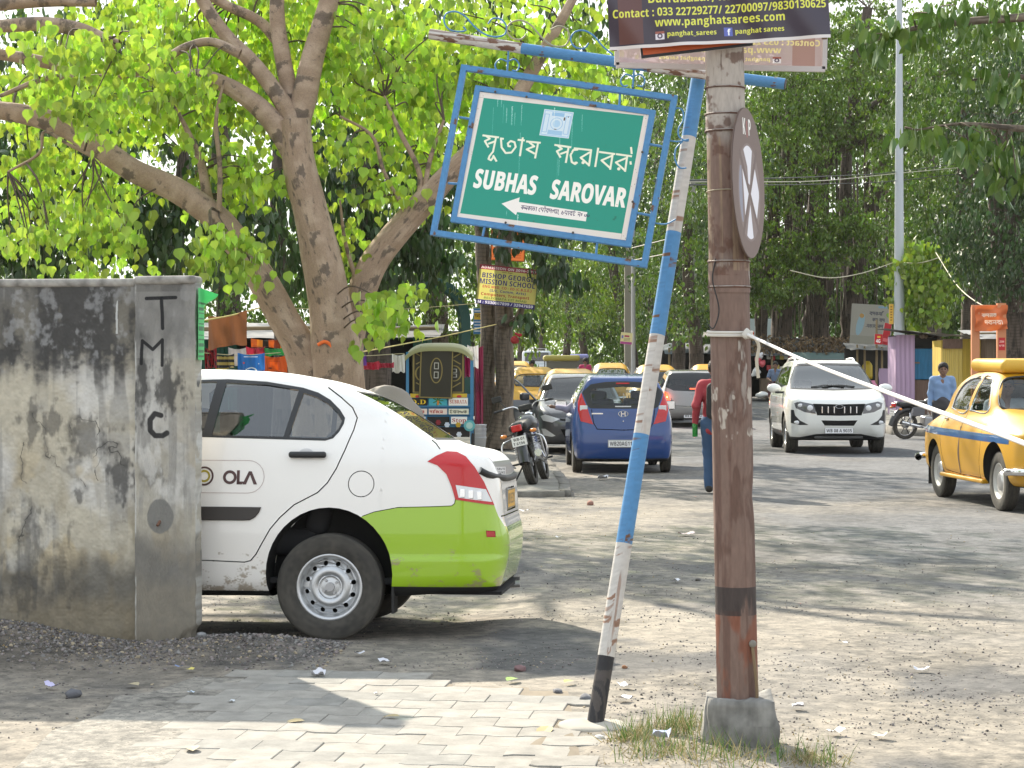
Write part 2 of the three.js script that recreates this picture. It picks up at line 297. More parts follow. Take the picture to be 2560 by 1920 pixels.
  const rough = (w, h, t, nx, ny, amp, sd, keep = 0) => {             // box with an uneven front and ragged foot
    const g = new THREE.BoxGeometry(w, h, t, nx, ny, 4), p = g.attributes.position;
    for (let i = 0; i < p.count; i++) {
      const x = p.getX(i), y = p.getY(i) + h / 2, z = p.getZ(i), f = z > 0 ? 1 : -1;
      const edge = sst(0, 0.03, w / 2 - Math.abs(x));
      p.setZ(i, z + f * amp * (fbm(x * 6 + sd, y * 6, 4, 0, sd) - 0.5) * 2 - f * 0.012 * sst(0.12, 0.02, y + 0.06 * vn(x * 30, 2, 0, sd)));
      p.setX(i, x + Math.sign(x) * amp * (1 - edge) * (fbm(y * 12, z * 12 + sd, 3, 0, sd + 5) - 0.5) * 2.4);
    }
    g.computeVertexNormals(); return g.translate(0, h / 2, 0);
  };
  const g1 = rough(5, H - 0.03, 0.10, 200, 80, 0.006, 31); setUV(g1, (x, y) => [(x + 2.5) / 1.75 - 5 / 1.75 + 1, y / 2.1]); g1.translate(-PW - 2.5 + 0.004, 0, -PT / 2 - 0.005);
  wt.wrapS = THREE.MirroredRepeatWrapping; wt.needsUpdate = true;
  const wbm = wb.clone(); wbm.repeat.set(2, 2.2);
  mesh('wall_panel', g1, mat([1, 1, 1], { map: wt, bumpMap: wbm, bumpScale: 0.006, roughness: 0.97 }), W);
  const g2 = rough(PW, H - 0.02, PT, 30, 90, 0.005, 41);
  { const p = g2.attributes.position; for (let i = 0; i < p.count; i++) { const y = p.getY(i), x = p.getX(i); if (x > PW / 2 - 0.12 && y < 0.16) { const k = sst(0.15, 0.0, y + 0.9 * (PW / 2 - x) + 0.08 * (vn(y * 40, x * 40) - 0.5)); p.setX(i, x - 0.04 * k); if (p.getZ(i) > 0) p.setZ(i, p.getZ(i) - 0.03 * k); } } g2.computeVertexNormals(); }
  setUV(g2, (x, y) => [x / PW + 0.5, y / 2.1]); g2.translate(-PW / 2, 0, -PT / 2 + 0.012);
  mesh('pier', g2, mat([1, 1, 1], { map: pt, bumpMap: wbm, bumpScale: 0.006, roughness: 0.97 }), W);
  const capT = tex(256, 256, (u, v) => { const k = lerp(0.16, 0.42, clamp(fbm(u * 10, v * 10, 5, 10, 5) * 1.6 - 0.3)); return [k, k * 0.94, k * 0.85]; });
  const capM = mat([1, 1, 1], { map: capT, roughness: 1 });
  const cap = (w, t, sd) => { const g = jitter(new RoundedBoxGeometry(w, 0.05, t, 3, 0.022), 0.004, 9, sd); return setUV(g, (x, y, z) => [x * 2, (y + z) * 2]); };
  mesh('coping', cap(5, 0.125, 3).translate(-PW - 2.5, H - 0.025, -PT / 2 - 0.004), capM, W);
  mesh('pier_cap', cap(PW + 0.012, PT + 0.03, 6).translate(-PW / 2, H - 0.012, -PT / 2 + 0.012), capM, W);
  mesh('bolt', rod([-0.205, 0.72, 0.0], [-0.215, 0.69, 0.035], 0.008), mat([0.16, 0.08, 0.05], { roughness: 0.9 }), W);
  // green handbill pasted round the end of the pier, top corner curling free
  const ptx = canvasTex(128, 512, (c, w, h) => { c.fillStyle = '#43c66a'; c.fillRect(0, 0, w, h); c.fillStyle = '#123a22'; for (const [y, hh] of [[90, 20], [130, 34], [175, 10], [215, 12], [250, 10], [270, 36], [330, 8], [365, 14], [400, 30], [446, 22], [480, 16]]) for (let i = 0; i < 7; i++) c.fillRect(10 + i * 16, y + (i % 2), 12, hh * 0.8); });
  const pg = new THREE.PlaneGeometry(0.132, 0.40, 10, 24), pp = pg.attributes.position;
  for (let i = 0; i < pp.count; i++) { const x = pp.getX(i), y = pp.getY(i), k = sst(0.1, 0.2, y) * sst(-0.02, 0.06, x); pp.setXYZ(i, x + 0.03 * k, y - 0.03 * k + 0.004 * Math.sin(y * 40), 0.003 + 0.075 * k + 0.002 * vn(x * 60, y * 40)); }
  pg.rotateY(Math.PI / 2); pg.computeVertexNormals();
  const po = thing('handbill', 'green paper handbill pasted on the end of the stained wall, corner curling', 'poster', [0, 0, 0]);
  const poM = mesh('sheet', pg, mat([1, 1, 1], { map: ptx, roughness: 0.7, transmission: 0.25, thickness: 0 }), po);
  po.position.set(WALL_O[0], 1.835, -WALL_O[1]); po.rotation.y = WALL_T;
  poM.position.set(0.012, 0, -PT / 2 + 0.012);
}
// ------------------------------------------------------------------ lettering helpers
// Bengali letters as pen strokes in a 1 x 1 box (x right, y down, headline at 0)
const BN = {
  sa: [[[0, 0], [0.9, 0]], [[0.3, 0], [0.12, 0.22], [0.4, 0.7]], [[0.38, 0.5], [0.78, 0.25]], [[0.78, 0], [0.78, 1]]],
  ka: [[[0, 0], [1, 0]], [[0.55, 0], [0.55, 1]], [[0.55, 0.25], [0.1, 0.5], [0.55, 0.85]], [[0.55, 0.4], [0.85, 0.3], [0.95, 0.55], [0.8, 0.75]]],
  la: [[[0, 0], [0.9, 0]], [[0.85, 0], [0.85, 1]], [[0.1, 0.35], [0.25, 0.75], [0.42, 0.35], [0.58, 0.75], [0.85, 0.4]]],
  ta: [[[0, 0], [0.9, 0]], [[0.3, 0.2], [0.1, 0.5], [0.35, 0.85], [0.75, 0.75], [0.8, 0.35], [0.5, 0.25], [0.45, 0.5]]],
  aa: [[[0, 0], [0.45, 0]], [[0.3, 0], [0.3, 1]]],
  pa: [[[0, 0], [0.9, 0]], [[0.78, 0], [0.78, 1]], [[0.15, 0], [0.15, 0.45], [0.5, 0.5], [0.78, 0.75]]],
  e: [[[0.55, 0.05], [0.15, 0.2], [0.1, 0.7], [0.35, 0.95], [0.5, 0.8]]],
  au: [[[0, 0], [0.5, 0]], [[0.35, 0], [0.35, 1]], [[0.35, 0], [0.05, -0.4], [0.5, -0.35]]],
  ra: [[[0, 0], [1, 0]], [[0.8, 0], [0.8, 1]], [[0.8, 0.1], [0.1, 0.45], [0.8, 0.95]], [[0.38, 0.95], [0.42, 0.98]]],
  ba: [[[0, 0], [1, 0]], [[0.8, 0], [0.8, 1]], [[0.8, 0.1], [0.1, 0.45], [0.8, 0.95]]],
  ng: [[[0.3, 0.1], [0.1, 0.3], [0.35, 0.45], [0.45, 0.2], [0.3, 0.1]], [[0.1, 0.75], [0.5, 0.6]]],
  stha: [[[0, 0], [0.95, 0]], [[0.85, 0], [0.85, 1]], [[0.2, 0], [0.1, 0.3], [0.45, 0.3], [0.2, 0.6], [0.5, 0.9], [0.85, 0.6]]],
  o: [[[0.2, 0.1], [0.5, 0.3], [0.2, 0.45], [0.15, 0.85], [0.6, 0.95], [0.75, 0.5], [0.4, 0.55]]],
  ya: [[[0, 0], [0.9, 0]], [[0.78, 0], [0.78, 1]], [[0.2, 0.1], [0.1, 0.5], [0.78, 0.75]], [[0.4, 1.1], [0.45, 1.12]]],
  da: [[[0, 0], [0.9, 0]], [[0.25, 0.15], [0.5, 0.35], [0.2, 0.6], [0.5, 0.95], [0.8, 0.7]], [[0.2, -0.1], [0.6, -0.35]]],
  na: [[[0, 0], [0.9, 0]], [[0.78, 0], [0.78, 1]], [[0.2, 0.3], [0.45, 0.5], [0.2, 0.6], [0.78, 0.55]]],
  i: [[[0, 0], [0.5, 0]], [[0.1, 0], [0.1, 1]], [[0.1, 0], [0.35, -0.4], [0.8, -0.3]]],
  u: [[[0.1, 0], [0.6, 0.2], [0.2, 0.45], [0.6, 0.6], [0.4, 0.95]], [[0.3, 0], [0.5, -0.35], [0.8, -0.2]]],
  a: [[[0, 0], [1, 0]], [[0.85, 0], [0.85, 1]], [[0.1, 0.3], [0.4, 0.2], [0.3, 0.5], [0.55, 0.7], [0.2, 0.9]], [[0.45, 0.5], [0.85, 0.4]]],
  three: [[[0.15, 0.2], [0.1, 0.75], [0.35, 0.6], [0.5, 0.8], [0.75, 0.6], [0.7, 0.25], [0.45, 0.4]]],
  comma: [[[0.1, 0.9], [0, 1.15]]],
};
const BNW = { aa: 0.5, e: 0.6, au: 0.55, ng: 0.6, comma: 0.25, i: 0.5, three: 0.85 };
function bengali(c, words, x, y, h, w = h) {
  for (const g of words.split(' ')) {
    if (g === '_') { x += w * 0.5; continue; }
    for (const p of BN[g]) { c.beginPath(); p.forEach(([a, b], i) => i ? c.lineTo(x + a * w, y + b * h) : c.moveTo(x + a * w, y + b * h)); c.stroke(); }
    x += w * (BNW[g] ?? 1);
  }
  return x;
}
const strokeAll = (c, list) => { for (const p of list) { c.beginPath(); p.forEach(([x, y], i) => i ? c.lineTo(x, y) : c.moveTo(x, y)); c.stroke(); } };

const rustT = (s, a, b, k = 0.5) => tex(256, 512, (u, v) => { const n = fbm(u * 8, v * 16, 5, 8, s), f = vn(u * 64, v * 128, 64, s + 3); const t = sst(k - 0.08, k + 0.1, n + 0.15 * (f - 0.5)); return mix3(a, b, t); });
const paintT = (s, paint, rust, cover) => tex(256, 512, (u, v) => { const n = fbm(u * 12, v * 22, 5, 12, s), st = fbm(u * 16, v * 2.5, 4, 16, s + 5); const t = Math.max(sst(cover, cover + 0.06, n), 0.7 * sst(cover + 0.02, cover + 0.12, st)); const q = 0.9 + 0.2 * vn(u * 50, v * 100, 50, s); return mix3(paint, rust, t).map((c) => c * q); });
const blueP = [0.07, 0.225, 0.44], whiteP = [0.52, 0.495, 0.46], rustC = [0.13, 0.06, 0.03], greyIron = [0.2, 0.19, 0.18];
const M_blue = mat([1, 1, 1], { map: paintT(501, blueP, rustC, 0.72), roughness: 0.55 });
const M_white = mat([1, 1, 1], { map: paintT(511, whiteP, [0.26, 0.15, 0.1], 0.665), roughness: 0.6 });
const M_black = mat([1, 1, 1], { map: paintT(521, [0.022, 0.021, 0.024], [0.07, 0.06, 0.055], 0.6), roughness: 0.7 });
const M_wb = mat([1, 1, 1], { map: paintT(531, [0.55, 0.52, 0.48], [0.16, 0.08, 0.05], 0.5), roughness: 0.7 });
const M_iron = mat([0.12, 0.1, 0.09], { roughness: 0.7, metalness: 0.3 });

// ------------------------------------------------------------------ leaning street sign on a banded pole
{
  const baseX = 0.363, baseD = 8.78, base = V(baseX, groundY(baseX, baseD), -baseD);
  const S = thing('street_sign', 'leaning blue and white banded pole carrying a green hanging name board', 'street sign', [base.x, base.y, base.z]);
  const ex = V(0.9657, -0.138, 0.22).normalize(); let ey = V(0.1854, 0.957, -0.22); ey.sub(ex.clone().multiplyScalar(ey.dot(ex))).normalize(); const ez = ex.clone().cross(ey);
  const C = at(1382, 414, 9.35).sub(base);
  const B = new THREE.Matrix4().makeBasis(ex, ey, ez).setPosition(C);
  // measured photo positions turned into metres on the board's own plane
  const ro = at(0, 0, 1).set(0, EYE, 0).sub(base);
  const L = (px, py) => { const dir = V((px - 1280) / FOC, (HOR - py) / FOC, -1), t = ez.dot(C.clone().sub(ro)) / ez.dot(dir), q = ro.clone().addScaledVector(dir, t).sub(C); return [q.dot(ex), q.dot(ey)]; };
  const put = (g) => g.applyMatrix4(B);
  // pole: painted bands, each a piece of pipe
  const topP = at(1748, 182, 9.42).sub(base), bands = [[1822, 1655, M_black], [1655, 1385, M_white], [1385, 1117, M_blue], [1117, 868, M_white], [868, 604, M_blue], [604, 355, M_white], [355, 182, M_blue]];
  const pole = new THREE.Group(); pole.name = 'pole'; S.add(pole);
  for (const [y0, y1, m] of bands) {
    const f = (y) => { const k = (1822 - y) / (1822 - 182); return V(0, 0, 0).lerp(topP, k); };
    const a = f(y0), b = f(y1), rr = (y) => lerp(0.0375, 0.034, (1822 - y) / 1640);
    const g = rod(a, b, rr(y0), rr(y1), 28); setUV(g, (x, y, z) => [Math.atan2(x - a.x, z) / 6.28 * 1.0 + 0.5, y * 0.8]);
    mesh('band', g, m, pole);
  }
  const footG = jitter(new THREE.SphereGeometry(0.16, 20, 10).scale(1, 0.22, 0.9), 0.012, 14, 9);
  mesh('footing', footG, mat([0.42, 0.39, 0.33], { roughness: 1 }), S);
  // arm
  const A0 = L(1075, 85), A1 = L(1962, 210), n2 = (p, z = 0) => V(p[0], p[1], z);
  const mid = L(1305, 121);
  const arm = new THREE.Group(); arm.name = 'arm'; S.add(arm);
  const armR = 0.026, zA = 0.0;
  const pc = (a, b, m, nm) => { const g = rod(n2(a, zA), n2(b, zA), armR, armR, 20); setUV(g, (x, y, z) => [Math.atan2(z, y - a[1]) / 6.28, x * 0.9]); mesh(nm, put(g), m, arm); };
  pc(A0, mid, M_wb, 'peeled_length'); pc(mid, L(1620, 166), M_blue, 'blue_length'); pc(L(1620, 166), L(1770, 186), M_wb, 'rusty_length'); pc(L(1770, 186), A1, M_blue, 'blue_length');
  for (const [p, q] of [[A0, -0.003], [A1, 0.003]]) mesh('pipe_end', put(rod(V(p[0] - 0.002, p[1], zA), V(p[0] + 0.002 + q, p[1], zA), armR * 0.86, armR * 0.86, 16)), M_iron, arm);
  // wrought scrolls on the arm
  const z2 = (x, y) => L(1000 + x / 2.087, y / 2.087);
  const scrolls = [[[[330, 140], [345, 158], [300, 165], [255, 152], [230, 112], [240, 72], [285, 60], [330, 78], [390, 140], [430, 172], [490, 192], [545, 180], [556, 140], [525, 100], [480, 98], [460, 125]], blueP], [[[655, 185], [630, 205], [585, 198], [558, 160], [575, 122], [625, 106], [675, 125], [750, 205], [805, 240], [860, 238], [884, 195], [870, 152], [830, 136], [785, 155]], [0.32, 0.3, 0.2]], [[[985, 225], [960, 252], [912, 244], [890, 205], [908, 170], [950, 158], [1000, 178], [1062, 245], [1110, 285]], blueP]];
  for (const [p, c] of scrolls) mesh('scroll', put(tube(p.map(([x, y]) => n2(z2(x, y))), 0.0042, 60, 6)), c === blueP ? M_blue : mat(c, { roughness: 0.6 }), S);
  // hangers, outer frame, board
  const fr = [[1160, 170], [1686, 246], [1611, 662], [1084, 582]].map(([x, y]) => L(x, y));
  const bar = (a, b, w, m, nm, par = S) => { const dx = b[0] - a[0], dy = b[1] - a[1], l = Math.hypot(dx, dy); const g = new THREE.BoxGeometry(l + w * 0.98, w, w * 0.8); setUV(g, (x, y, z) => [(y + z) * 3, x * 0.8]); g.rotateZ(Math.atan2(dy, dx)).translate((a[0] + b[0]) / 2, (a[1] + b[1]) / 2, 0); return mesh(nm, put(g), m, par); };
  const frame = new THREE.Group(); frame.name = 'outer_frame'; S.add(frame);
  for (let i = 0; i < 4; i++) bar(fr[i], fr[(i + 1) % 4], i % 2 ? 0.0275 : 0.027, M_blue, 'frame_bar', frame);
  const pn = [[1195, 222], [1631, 283], [1571, 611], [1135, 549]].map(([x, y]) => L(x, y));
  const bfr = new THREE.Group(); bfr.name = 'board_frame'; S.add(bfr);
  for (let i = 0; i < 4; i++) bar(pn[i], pn[(i + 1) % 4], i % 2 ? 0.0265 : 0.026, M_blue, 'frame_bar', bfr);
  const ties = [[[1550, 234], [1548, 272]], [[1655, 366], [1618, 360]], [[1632, 540], [1590, 532]], [[1490, 637], [1494, 598]], [[1207, 590], [1215, 552]], [[1120, 458], [1150, 460]], [[1148, 293], [1178, 298]]];
  for (const [a, b] of ties) mesh('tie_bar', put(rod(n2(L(...a)), n2(L(...b)), 0.006, 0.006, 6)), M_blue, S);
  // hangers with little scrolls
  for (const [x, y, yt] of [[1268, 172, 118], [1582, 210, 162]]) {
    mesh('hanger', put(rod(n2(L(x, y + 8)), n2(L(x + 4, yt - 4)), 0.005, 0.005, 6)), M_blue, S);
    for (const s of [-1, 1]) mesh('scroll', put(tube([[x, y - 18], [x + s * 18, y - 24], [x + s * 30, y - 10], [x + s * 24, y + 5], [x + s * 12, y + 4]].map((p) => n2(L(...p))), 0.004, 30, 5)), M_blue, S);
  }
  for (const s of [[[1684, 277], [1694, 270], [1706, 276], [1708, 300], [1697, 320], [1697, 340], [1712, 352], [1722, 352]], [[1674, 352], [1695, 354], [1722, 348]], [[1706, 354], [1690, 372], [1688, 400], [1700, 420], [1716, 420]], [[1636, 558], [1665, 560], [1690, 548]]]) mesh('scroll', put(tube(s.map((p) => n2(L(...p))), 0.004, 40, 5)), M_blue, S);
  // printed board
  const TL = [65, 228], uv = [1333, 187], vv = [-176, 985], det = uv[0] * vv[1] - uv[1] * vv[0], CW = 1400, CH = 1050;
  const q = (x, y) => { const dx = x - TL[0], dy = y - TL[1]; return [(dx * vv[1] - dy * vv[0]) / det * CW, (uv[0] * dy - uv[1] * dx) / det * CH]; };
  const bt = canvasTex(CW, CH, (c) => {
    c.fillStyle = '#e0d8cf'; c.fillRect(0, 0, CW, CH);
    c.fillStyle = '#14907a'; c.fillRect(47, 46, CW - 94, CH - 94);
    c.strokeStyle = '#9a8f86'; c.lineWidth = 2; c.beginPath(); c.moveTo(0, 46); c.lineTo(47, 46); c.moveTo(CW - 47, 0); c.lineTo(CW - 47, 46); c.moveTo(CW - 47, CH); c.lineTo(CW - 47, CH - 48); c.moveTo(0, CH - 48); c.lineTo(47, CH - 48); c.stroke();
    c.strokeStyle = '#ecebd2'; c.lineCap = 'butt'; c.lineJoin = 'round'; c.lineWidth = 16;
    const bn = [[[100, 572], [230, 592]], [[128, 577], [158, 600], [120, 618], [150, 668]], [[146, 640], [198, 622]], [[207, 592], [186, 702], [160, 735], [152, 758], [172, 768], [186, 750], [190, 735], [216, 780]], [[238, 600], [268, 604]], [[246, 604], [252, 670], [285, 715], [330, 712], [362, 670], [352, 632], [322, 622], [300, 640], [305, 662], [325, 664]], [[376, 614], [432, 620]], [[416, 596], [396, 742]], [[442, 628], [556, 642]], [[466, 634], [506, 668], [448, 690], [512, 726]], [[536, 640], [514, 762]],
      [[662, 660], [792, 682]], [[690, 667], [720, 692], [682, 710], [712, 760]], [[708, 732], [762, 714]], [[772, 680], [752, 802]], [[846, 700], [808, 704], [788, 742], [798, 796], [824, 812], [842, 798]], [[812, 690], [952, 708]], [[946, 706], [930, 832]], [[938, 722], [866, 764], [932, 824]], [[1000, 690], [978, 838]], [[1006, 722], [1130, 742]], [[1112, 738], [1092, 862]], [[1106, 754], [1026, 788], [1094, 850]], [[1136, 742], [1258, 762]], [[1222, 758], [1206, 880]], [[1214, 774], [1136, 806], [1204, 868]], [[1250, 690], [1256, 745]], [[1246, 800], [1250, 826]]];
    strokeAll(c, bn.map((s) => s.map(([x, y]) => q(x, y))));
    c.fillStyle = '#ecebd2'; for (const [x, y] of [[885, 802], [1158, 856]]) { const [a, b] = q(x, y); c.beginPath(); c.arc(a, b, 13, 0, 7); c.fill(); }
    for (const [x, y] of [[826, 804]]) { const [a, b] = q(x, y); c.beginPath(); c.arc(a, b, 11, 0, 7); c.fill(); }
    const word = (t, a, b, h) => { const [x0, y0] = q(...a), [x1] = q(...b); c.save(); c.font = 'bold 200px sans-serif'; const m = c.measureText(t).width; c.translate(x0, y0); c.scale((x1 - x0) / m, h / 145); c.fillStyle = '#f4f0e6'; c.strokeStyle = '#f4f0e6'; c.lineWidth = 9; c.fillText(t, 0, 0); c.strokeText(t, 0, 0); c.restore(); };
    word('SUBHAS', [32, 972], [522, 1046], 148); word('SAROVAR', [628, 1068], [1202, 1158], 150);
    c.fillStyle = '#efe9e2'; c.beginPath(); [[262, 1105], [402, 1060], [396, 1095], [922, 1182], [912, 1252], [384, 1172], [376, 1196]].forEach((p, i) => { const [a, b] = q(...p); i ? c.lineTo(a, b) : c.moveTo(a, b); }); c.fill();
    c.strokeStyle = '#3a2f52'; c.lineWidth = 4.6; { const [a, b] = q(416, 1120); bengali(c, 'ka la ka aa ta aa _ e pa au ra sa ng stha aa comma _ o ya aa ra da _ na ng _ three three', a, b + 2, 32, 26); }
    // pasted notice, pale blue print
    c.save(); { const [a, b] = q(580, 378), [a1] = q(808, 412), [, b1] = q(543, 582); c.translate(a, b); const w = a1 - a, h = b1 - b; c.fillStyle = '#cfdfe8'; c.fillRect(0, 0, w, h); c.strokeStyle = '#7fb2d8'; c.lineWidth = 4; c.strokeRect(10, 10, w - 20, h - 20); c.strokeRect(16, 38, 34, h - 70); c.strokeRect(w - 52, 38, 34, h - 70); c.beginPath(); c.arc(w / 2, h / 2, 48, 0, 7); c.stroke(); for (let i = 0; i < 6; i++) { c.beginPath(); c.moveTo(70, 20 + i * 5); c.lineTo(w - 70, 20 + i * 5); c.moveTo(60, h - 50 + i * 6); c.lineTo(w - 60, h - 50 + i * 6); c.stroke(); } c.fillStyle = '#a9cbe2'; c.beginPath(); c.arc(w / 2, h / 2, 30, 0, 7); c.fill(); c.fillStyle = '#5a4438'; c.fillRect(w - 40, 40, 7, 9); c.fillRect(w - 70, 50, 12, 26); c.fillRect(w / 2 - 12, h - 66, 20, 6); } c.restore();
    // bird lime runs and rust freckles
    seed(5); for (const [x, y, l, w, o] of [[182, 355, 220, 7, 0.35], [215, 290, 60, 8, 0.7], [246, 235, 120, 8, 0.75], [262, 330, 150, 6, 0.4], [288, 360, 120, 9, 0.7], [330, 350, 150, 12, 0.8], [352, 400, 100, 7, 0.6], [382, 240, 60, 8, 0.6], [405, 340, 160, 7, 0.75], [398, 560, 400, 10, 0.35], [660, 370, 140, 10, 0.8], [705, 600, 300, 8, 0.6], [800, 480, 210, 9, 0.5], [876, 430, 130, 8, 0.5], [392, 1190, 90, 12, 0.8], [305, 1160, 40, 6, 0.6], [690, 760, 220, 7, 0.3]]) {
      for (let i = 0; i < l; i += 3) { const [a, b] = q(x + RN() * 2 - i * 0.02, y + i); c.globalAlpha = o * (0.5 + 0.5 * R()) * (1 - 0.5 * i / l); c.fillStyle = '#e6ece4'; c.fillRect(a - w / 2, b, w * (0.5 + 0.5 * R()), 4); }
    }
    c.globalAlpha = 1; c.fillStyle = '#5b3a2c'; for (let i = 0; i < 46; i++) { c.globalAlpha = 0.35 + 0.4 * R(); const e = R() < 0.7; const x = e ? (R() < 0.5 ? RR(2, 46) : RR(CW - 46, CW - 2)) : RR(0, CW); c.fillRect(x, RR(0, CH), RR(2, 8), RR(2, 10)); }
    c.globalAlpha = 0.5; c.fillStyle = '#0b5b46'; { const [a, b] = q(1130, 1215); c.fillRect(a, b, 16, 22); c.fillRect(a - 10, b + 20, 18, 14); }
    c.globalAlpha = 1;
  });
  const cx = (pn[0][0] + pn[2][0]) / 2, cy = (pn[0][1] + pn[2][1]) / 2, bw = Math.hypot(pn[1][0] - pn[0][0], pn[1][1] - pn[0][1]) - 0.02, bh = Math.hypot(pn[3][0] - pn[0][0], pn[3][1] - pn[0][1]) - 0.02;
  mesh('board_back', put(box(bw, bh, 0.006, cx, cy, 0.0)), mat([0.2, 0.2, 0.2], { roughness: 0.7 }), S);
  tag(mesh('name_board', put(face(bw, bh, cx, cy, 0.0055)), mat([1, 1, 1], { map: bt, roughness: 0.42 }), S), 'green board reading SUBHAS SAROVAR with white arrow');
  for (const [x, y] of [[1318, 246], [1490, 268], [1607, 384], [1583, 508], [1434, 585], [1266, 560], [1176, 320], [1240, 233]]) mesh('rivet', put(new THREE.SphereGeometry(0.006, 8, 6).translate(...L(x, y), 0.02)), M_iron, S);
}

// ------------------------------------------------------------------ rusty post with its concrete foot
const POST = { x: 0.94, d: 8.3 };
{
  const g0 = groundY(POST.x, POST.d), P = thing('rusty_post', 'rust brown iron post set in a concrete foot, white paint peeling off above', 'post', [POST.x, g0, -POST.d]);
  const lean = (y) => -0.055 * y / 2.7;
  const ptx = tex(512, 2048, (u, v) => {
    const y = v * 3.4, n = fbm(u * 10, y * 5, 5, 10, 601), st = fbm(u * 22, y * 0.9, 4, 22, 611), f = fbm(u * 60, y * 30, 3, 60, 621);
    let c = mix3([0.125, 0.07, 0.053], [0.185, 0.12, 0.095], sst(0.4, 0.62, st)); c = mix3(c, [0.10, 0.05, 0.035], 0.7 * sst(0.55, 0.68, n));
    if (y < 0.55) c = mix3(c, [0.22, 0.07, 0.035], 0.7 * sst(0.48, 0.6, n));
    if (y > 0.53 && y < 0.645) c = mix3(c, [0.03, 0.025, 0.025], 0.85 * sst(0.38, 0.55, n + 0.25 * (y - 0.53) / 0.11));
    c = mix3(c, [0.45, 0.42, 0.38], 0.85 * sst(0.66, 0.72, n) * sst(1.2, 1.7, y) * sst(2.1, 1.8, y));
    if (y > 1.25 && y < 1.5) c = mix3(c, [0.5, 0.46, 0.4], 0.7 * sst(0.56, 0.62, fbm(u * 12 + 4, y * 14, 4, 12, 641)) * sst(0.2, 0.5, f));
    const w = sst(2.42, 2.62, y + 0.3 * (n - 0.5)); c = mix3(c, [0.52, 0.48, 0.43], w * sst(0.4, 0.52, st + 0.15 * (f - 0.4)) * 0.7);
    if (y > 1.95 && y < 2.5) c = mix3(c, [0.3, 0.22, 0.14], 0.65 * sst(0.45, 0.6, fbm(u * 40, y * 1.3, 3, 40, 651)));
    if (y > 1.93) c = mix3(c, [0.12, 0.06, 0.04], 0.8 * sst(0.6, 0.7, fbm(u * 9, y * 18, 4, 9, 661)));
    const k = 0.8 + 0.4 * f; return c.map((x) => x * k);
  });
  const M = mat([1, 1, 1], { map: ptx, roughness: 0.72, bumpMap: bump(256, 512, (u, v) => fbm(u * 20, v * 40, 4, 20, 671)), bumpScale: 0.003 });
  const tubeG = (y0, y1, r0, r1, nm, dent) => {
    const g = new THREE.CylinderGeometry(r1, r0, y1 - y0, 40, Math.max(2, Math.round((y1 - y0) / 0.06)), true).translate(0, (y0 + y1) / 2, 0), p = g.attributes.position;
    setUV(g, () => [0, 0]); const uvA = g.attributes.uv;
    for (let i = 0; i < p.count; i++) { const x = p.getX(i), y = p.getY(i), z = p.getZ(i), k = 1 + 0.012 * (fbm(y * 3, Math.atan2(x, z), 3, 0, 6) - 0.5); uvA.setXY(i, (i % 41) / 40, y / 3.4); p.setXYZ(i, x * k + lean(y) - (x > 0 ? 0.008 * Math.exp(-Math.pow((y - 1.02) / 0.06, 2)) : 0), y, z * k); }
    g.computeVertexNormals(); return mesh(nm, g, M, P);
  };
  tubeG(0.05, 1.87, 0.086, 0.083, 'lower_tube'); tubeG(1.86, 2.0, 0.0865, 0.0855, 'socket_collar'); tubeG(1.99, 2.55, 0.083, 0.081, 'middle_tube'); tubeG(2.53, 2.6, 0.0845, 0.0845, 'clamp_ring'); tubeG(2.59, 4.2, 0.08, 0.078, 'upper_tube');
  for (const [y, r] of [[1.885, 0.0885], [1.99, 0.0875], [2.53, 0.087], [2.6, 0.086], [2.71, 0.0835]]) mesh('weld_ring', new THREE.TorusGeometry(r - 0.002, 0.005, 6, 36).rotateX(Math.PI / 2).translate(lean(y), y, 0), M, P);
  // earth strip with its bolt near the foot
  mesh('earth_strip', new THREE.TubeGeometry(new THREE.CatmullRomCurve3([V(0.048, 0.41, 0.072), V(0.056, 0.33, 0.085), V(0.066, 0.22, 0.082), V(0.066, 0.16, 0.075)]), 20, 0.0075, 5), mat([0.2, 0.14, 0.08], { roughness: 0.9 }), P);
  mesh('bolt', new THREE.SphereGeometry(0.016, 10, 8).scale(1, 1, 0.6).translate(0.05, 0.415, 0.075), mat([0.22, 0.2, 0.17], { roughness: 0.9 }), P);
  // seam wire and hoop
  mesh('wire_hoop', new THREE.TorusGeometry(0.085, 0.0022, 5, 40).rotateX(Math.PI / 2 - 0.05).translate(lean(2.35), 2.28, 0), mat([0.4, 0.35, 0.25], { roughness: 0.8 }), P);
  mesh('wire_loop', tube([[-0.1, 2.0, 0.06], [-0.115, 1.92, 0.07], [-0.09, 1.78, 0.085], [-0.115, 1.71, 0.08], [-0.13, 1.73, 0.05]], 0.003, 30, 5), mat([0.03, 0.03, 0.03]), P);
  const fb = jitter(new THREE.BoxGeometry(0.286, 0.215, 0.26, 9, 7, 8), 0.014, 13, 21), fp = fb.attributes.position;
  for (let i = 0; i < fp.count; i++) { const y = fp.getY(i); if (y > 0.08) fp.setY(i, y + 0.028 * (vn(fp.getX(i) * 22, fp.getZ(i) * 22, 0, 4) - 0.55)); const k = 1 - 0.22 * sst(0.02, 0.12, y) * vn(fp.getX(i) * 9 + 3, 2, 0, 6); fp.setX(i, fp.getX(i) * k); }
  fb.computeVertexNormals(); setUV(fb, (x, y, z) => [(x + z) * 2.2, y * 2.2]); fb.translate(0, 0.085, 0);
  mesh('concrete_foot', fb, mat([1, 1, 1], { map: tex(256, 256, (u, v) => { const n = fbm(u * 8, v * 8, 5, 8, 701), s = fbm(u * 26, v * 3, 3, 26, 711), k = lerp(0.12, 0.27, clamp(n * 1.5 - 0.25)) * (0.75 + 0.5 * s); return [k, k * 0.97, k * 0.9]; }), roughness: 1 }), P);

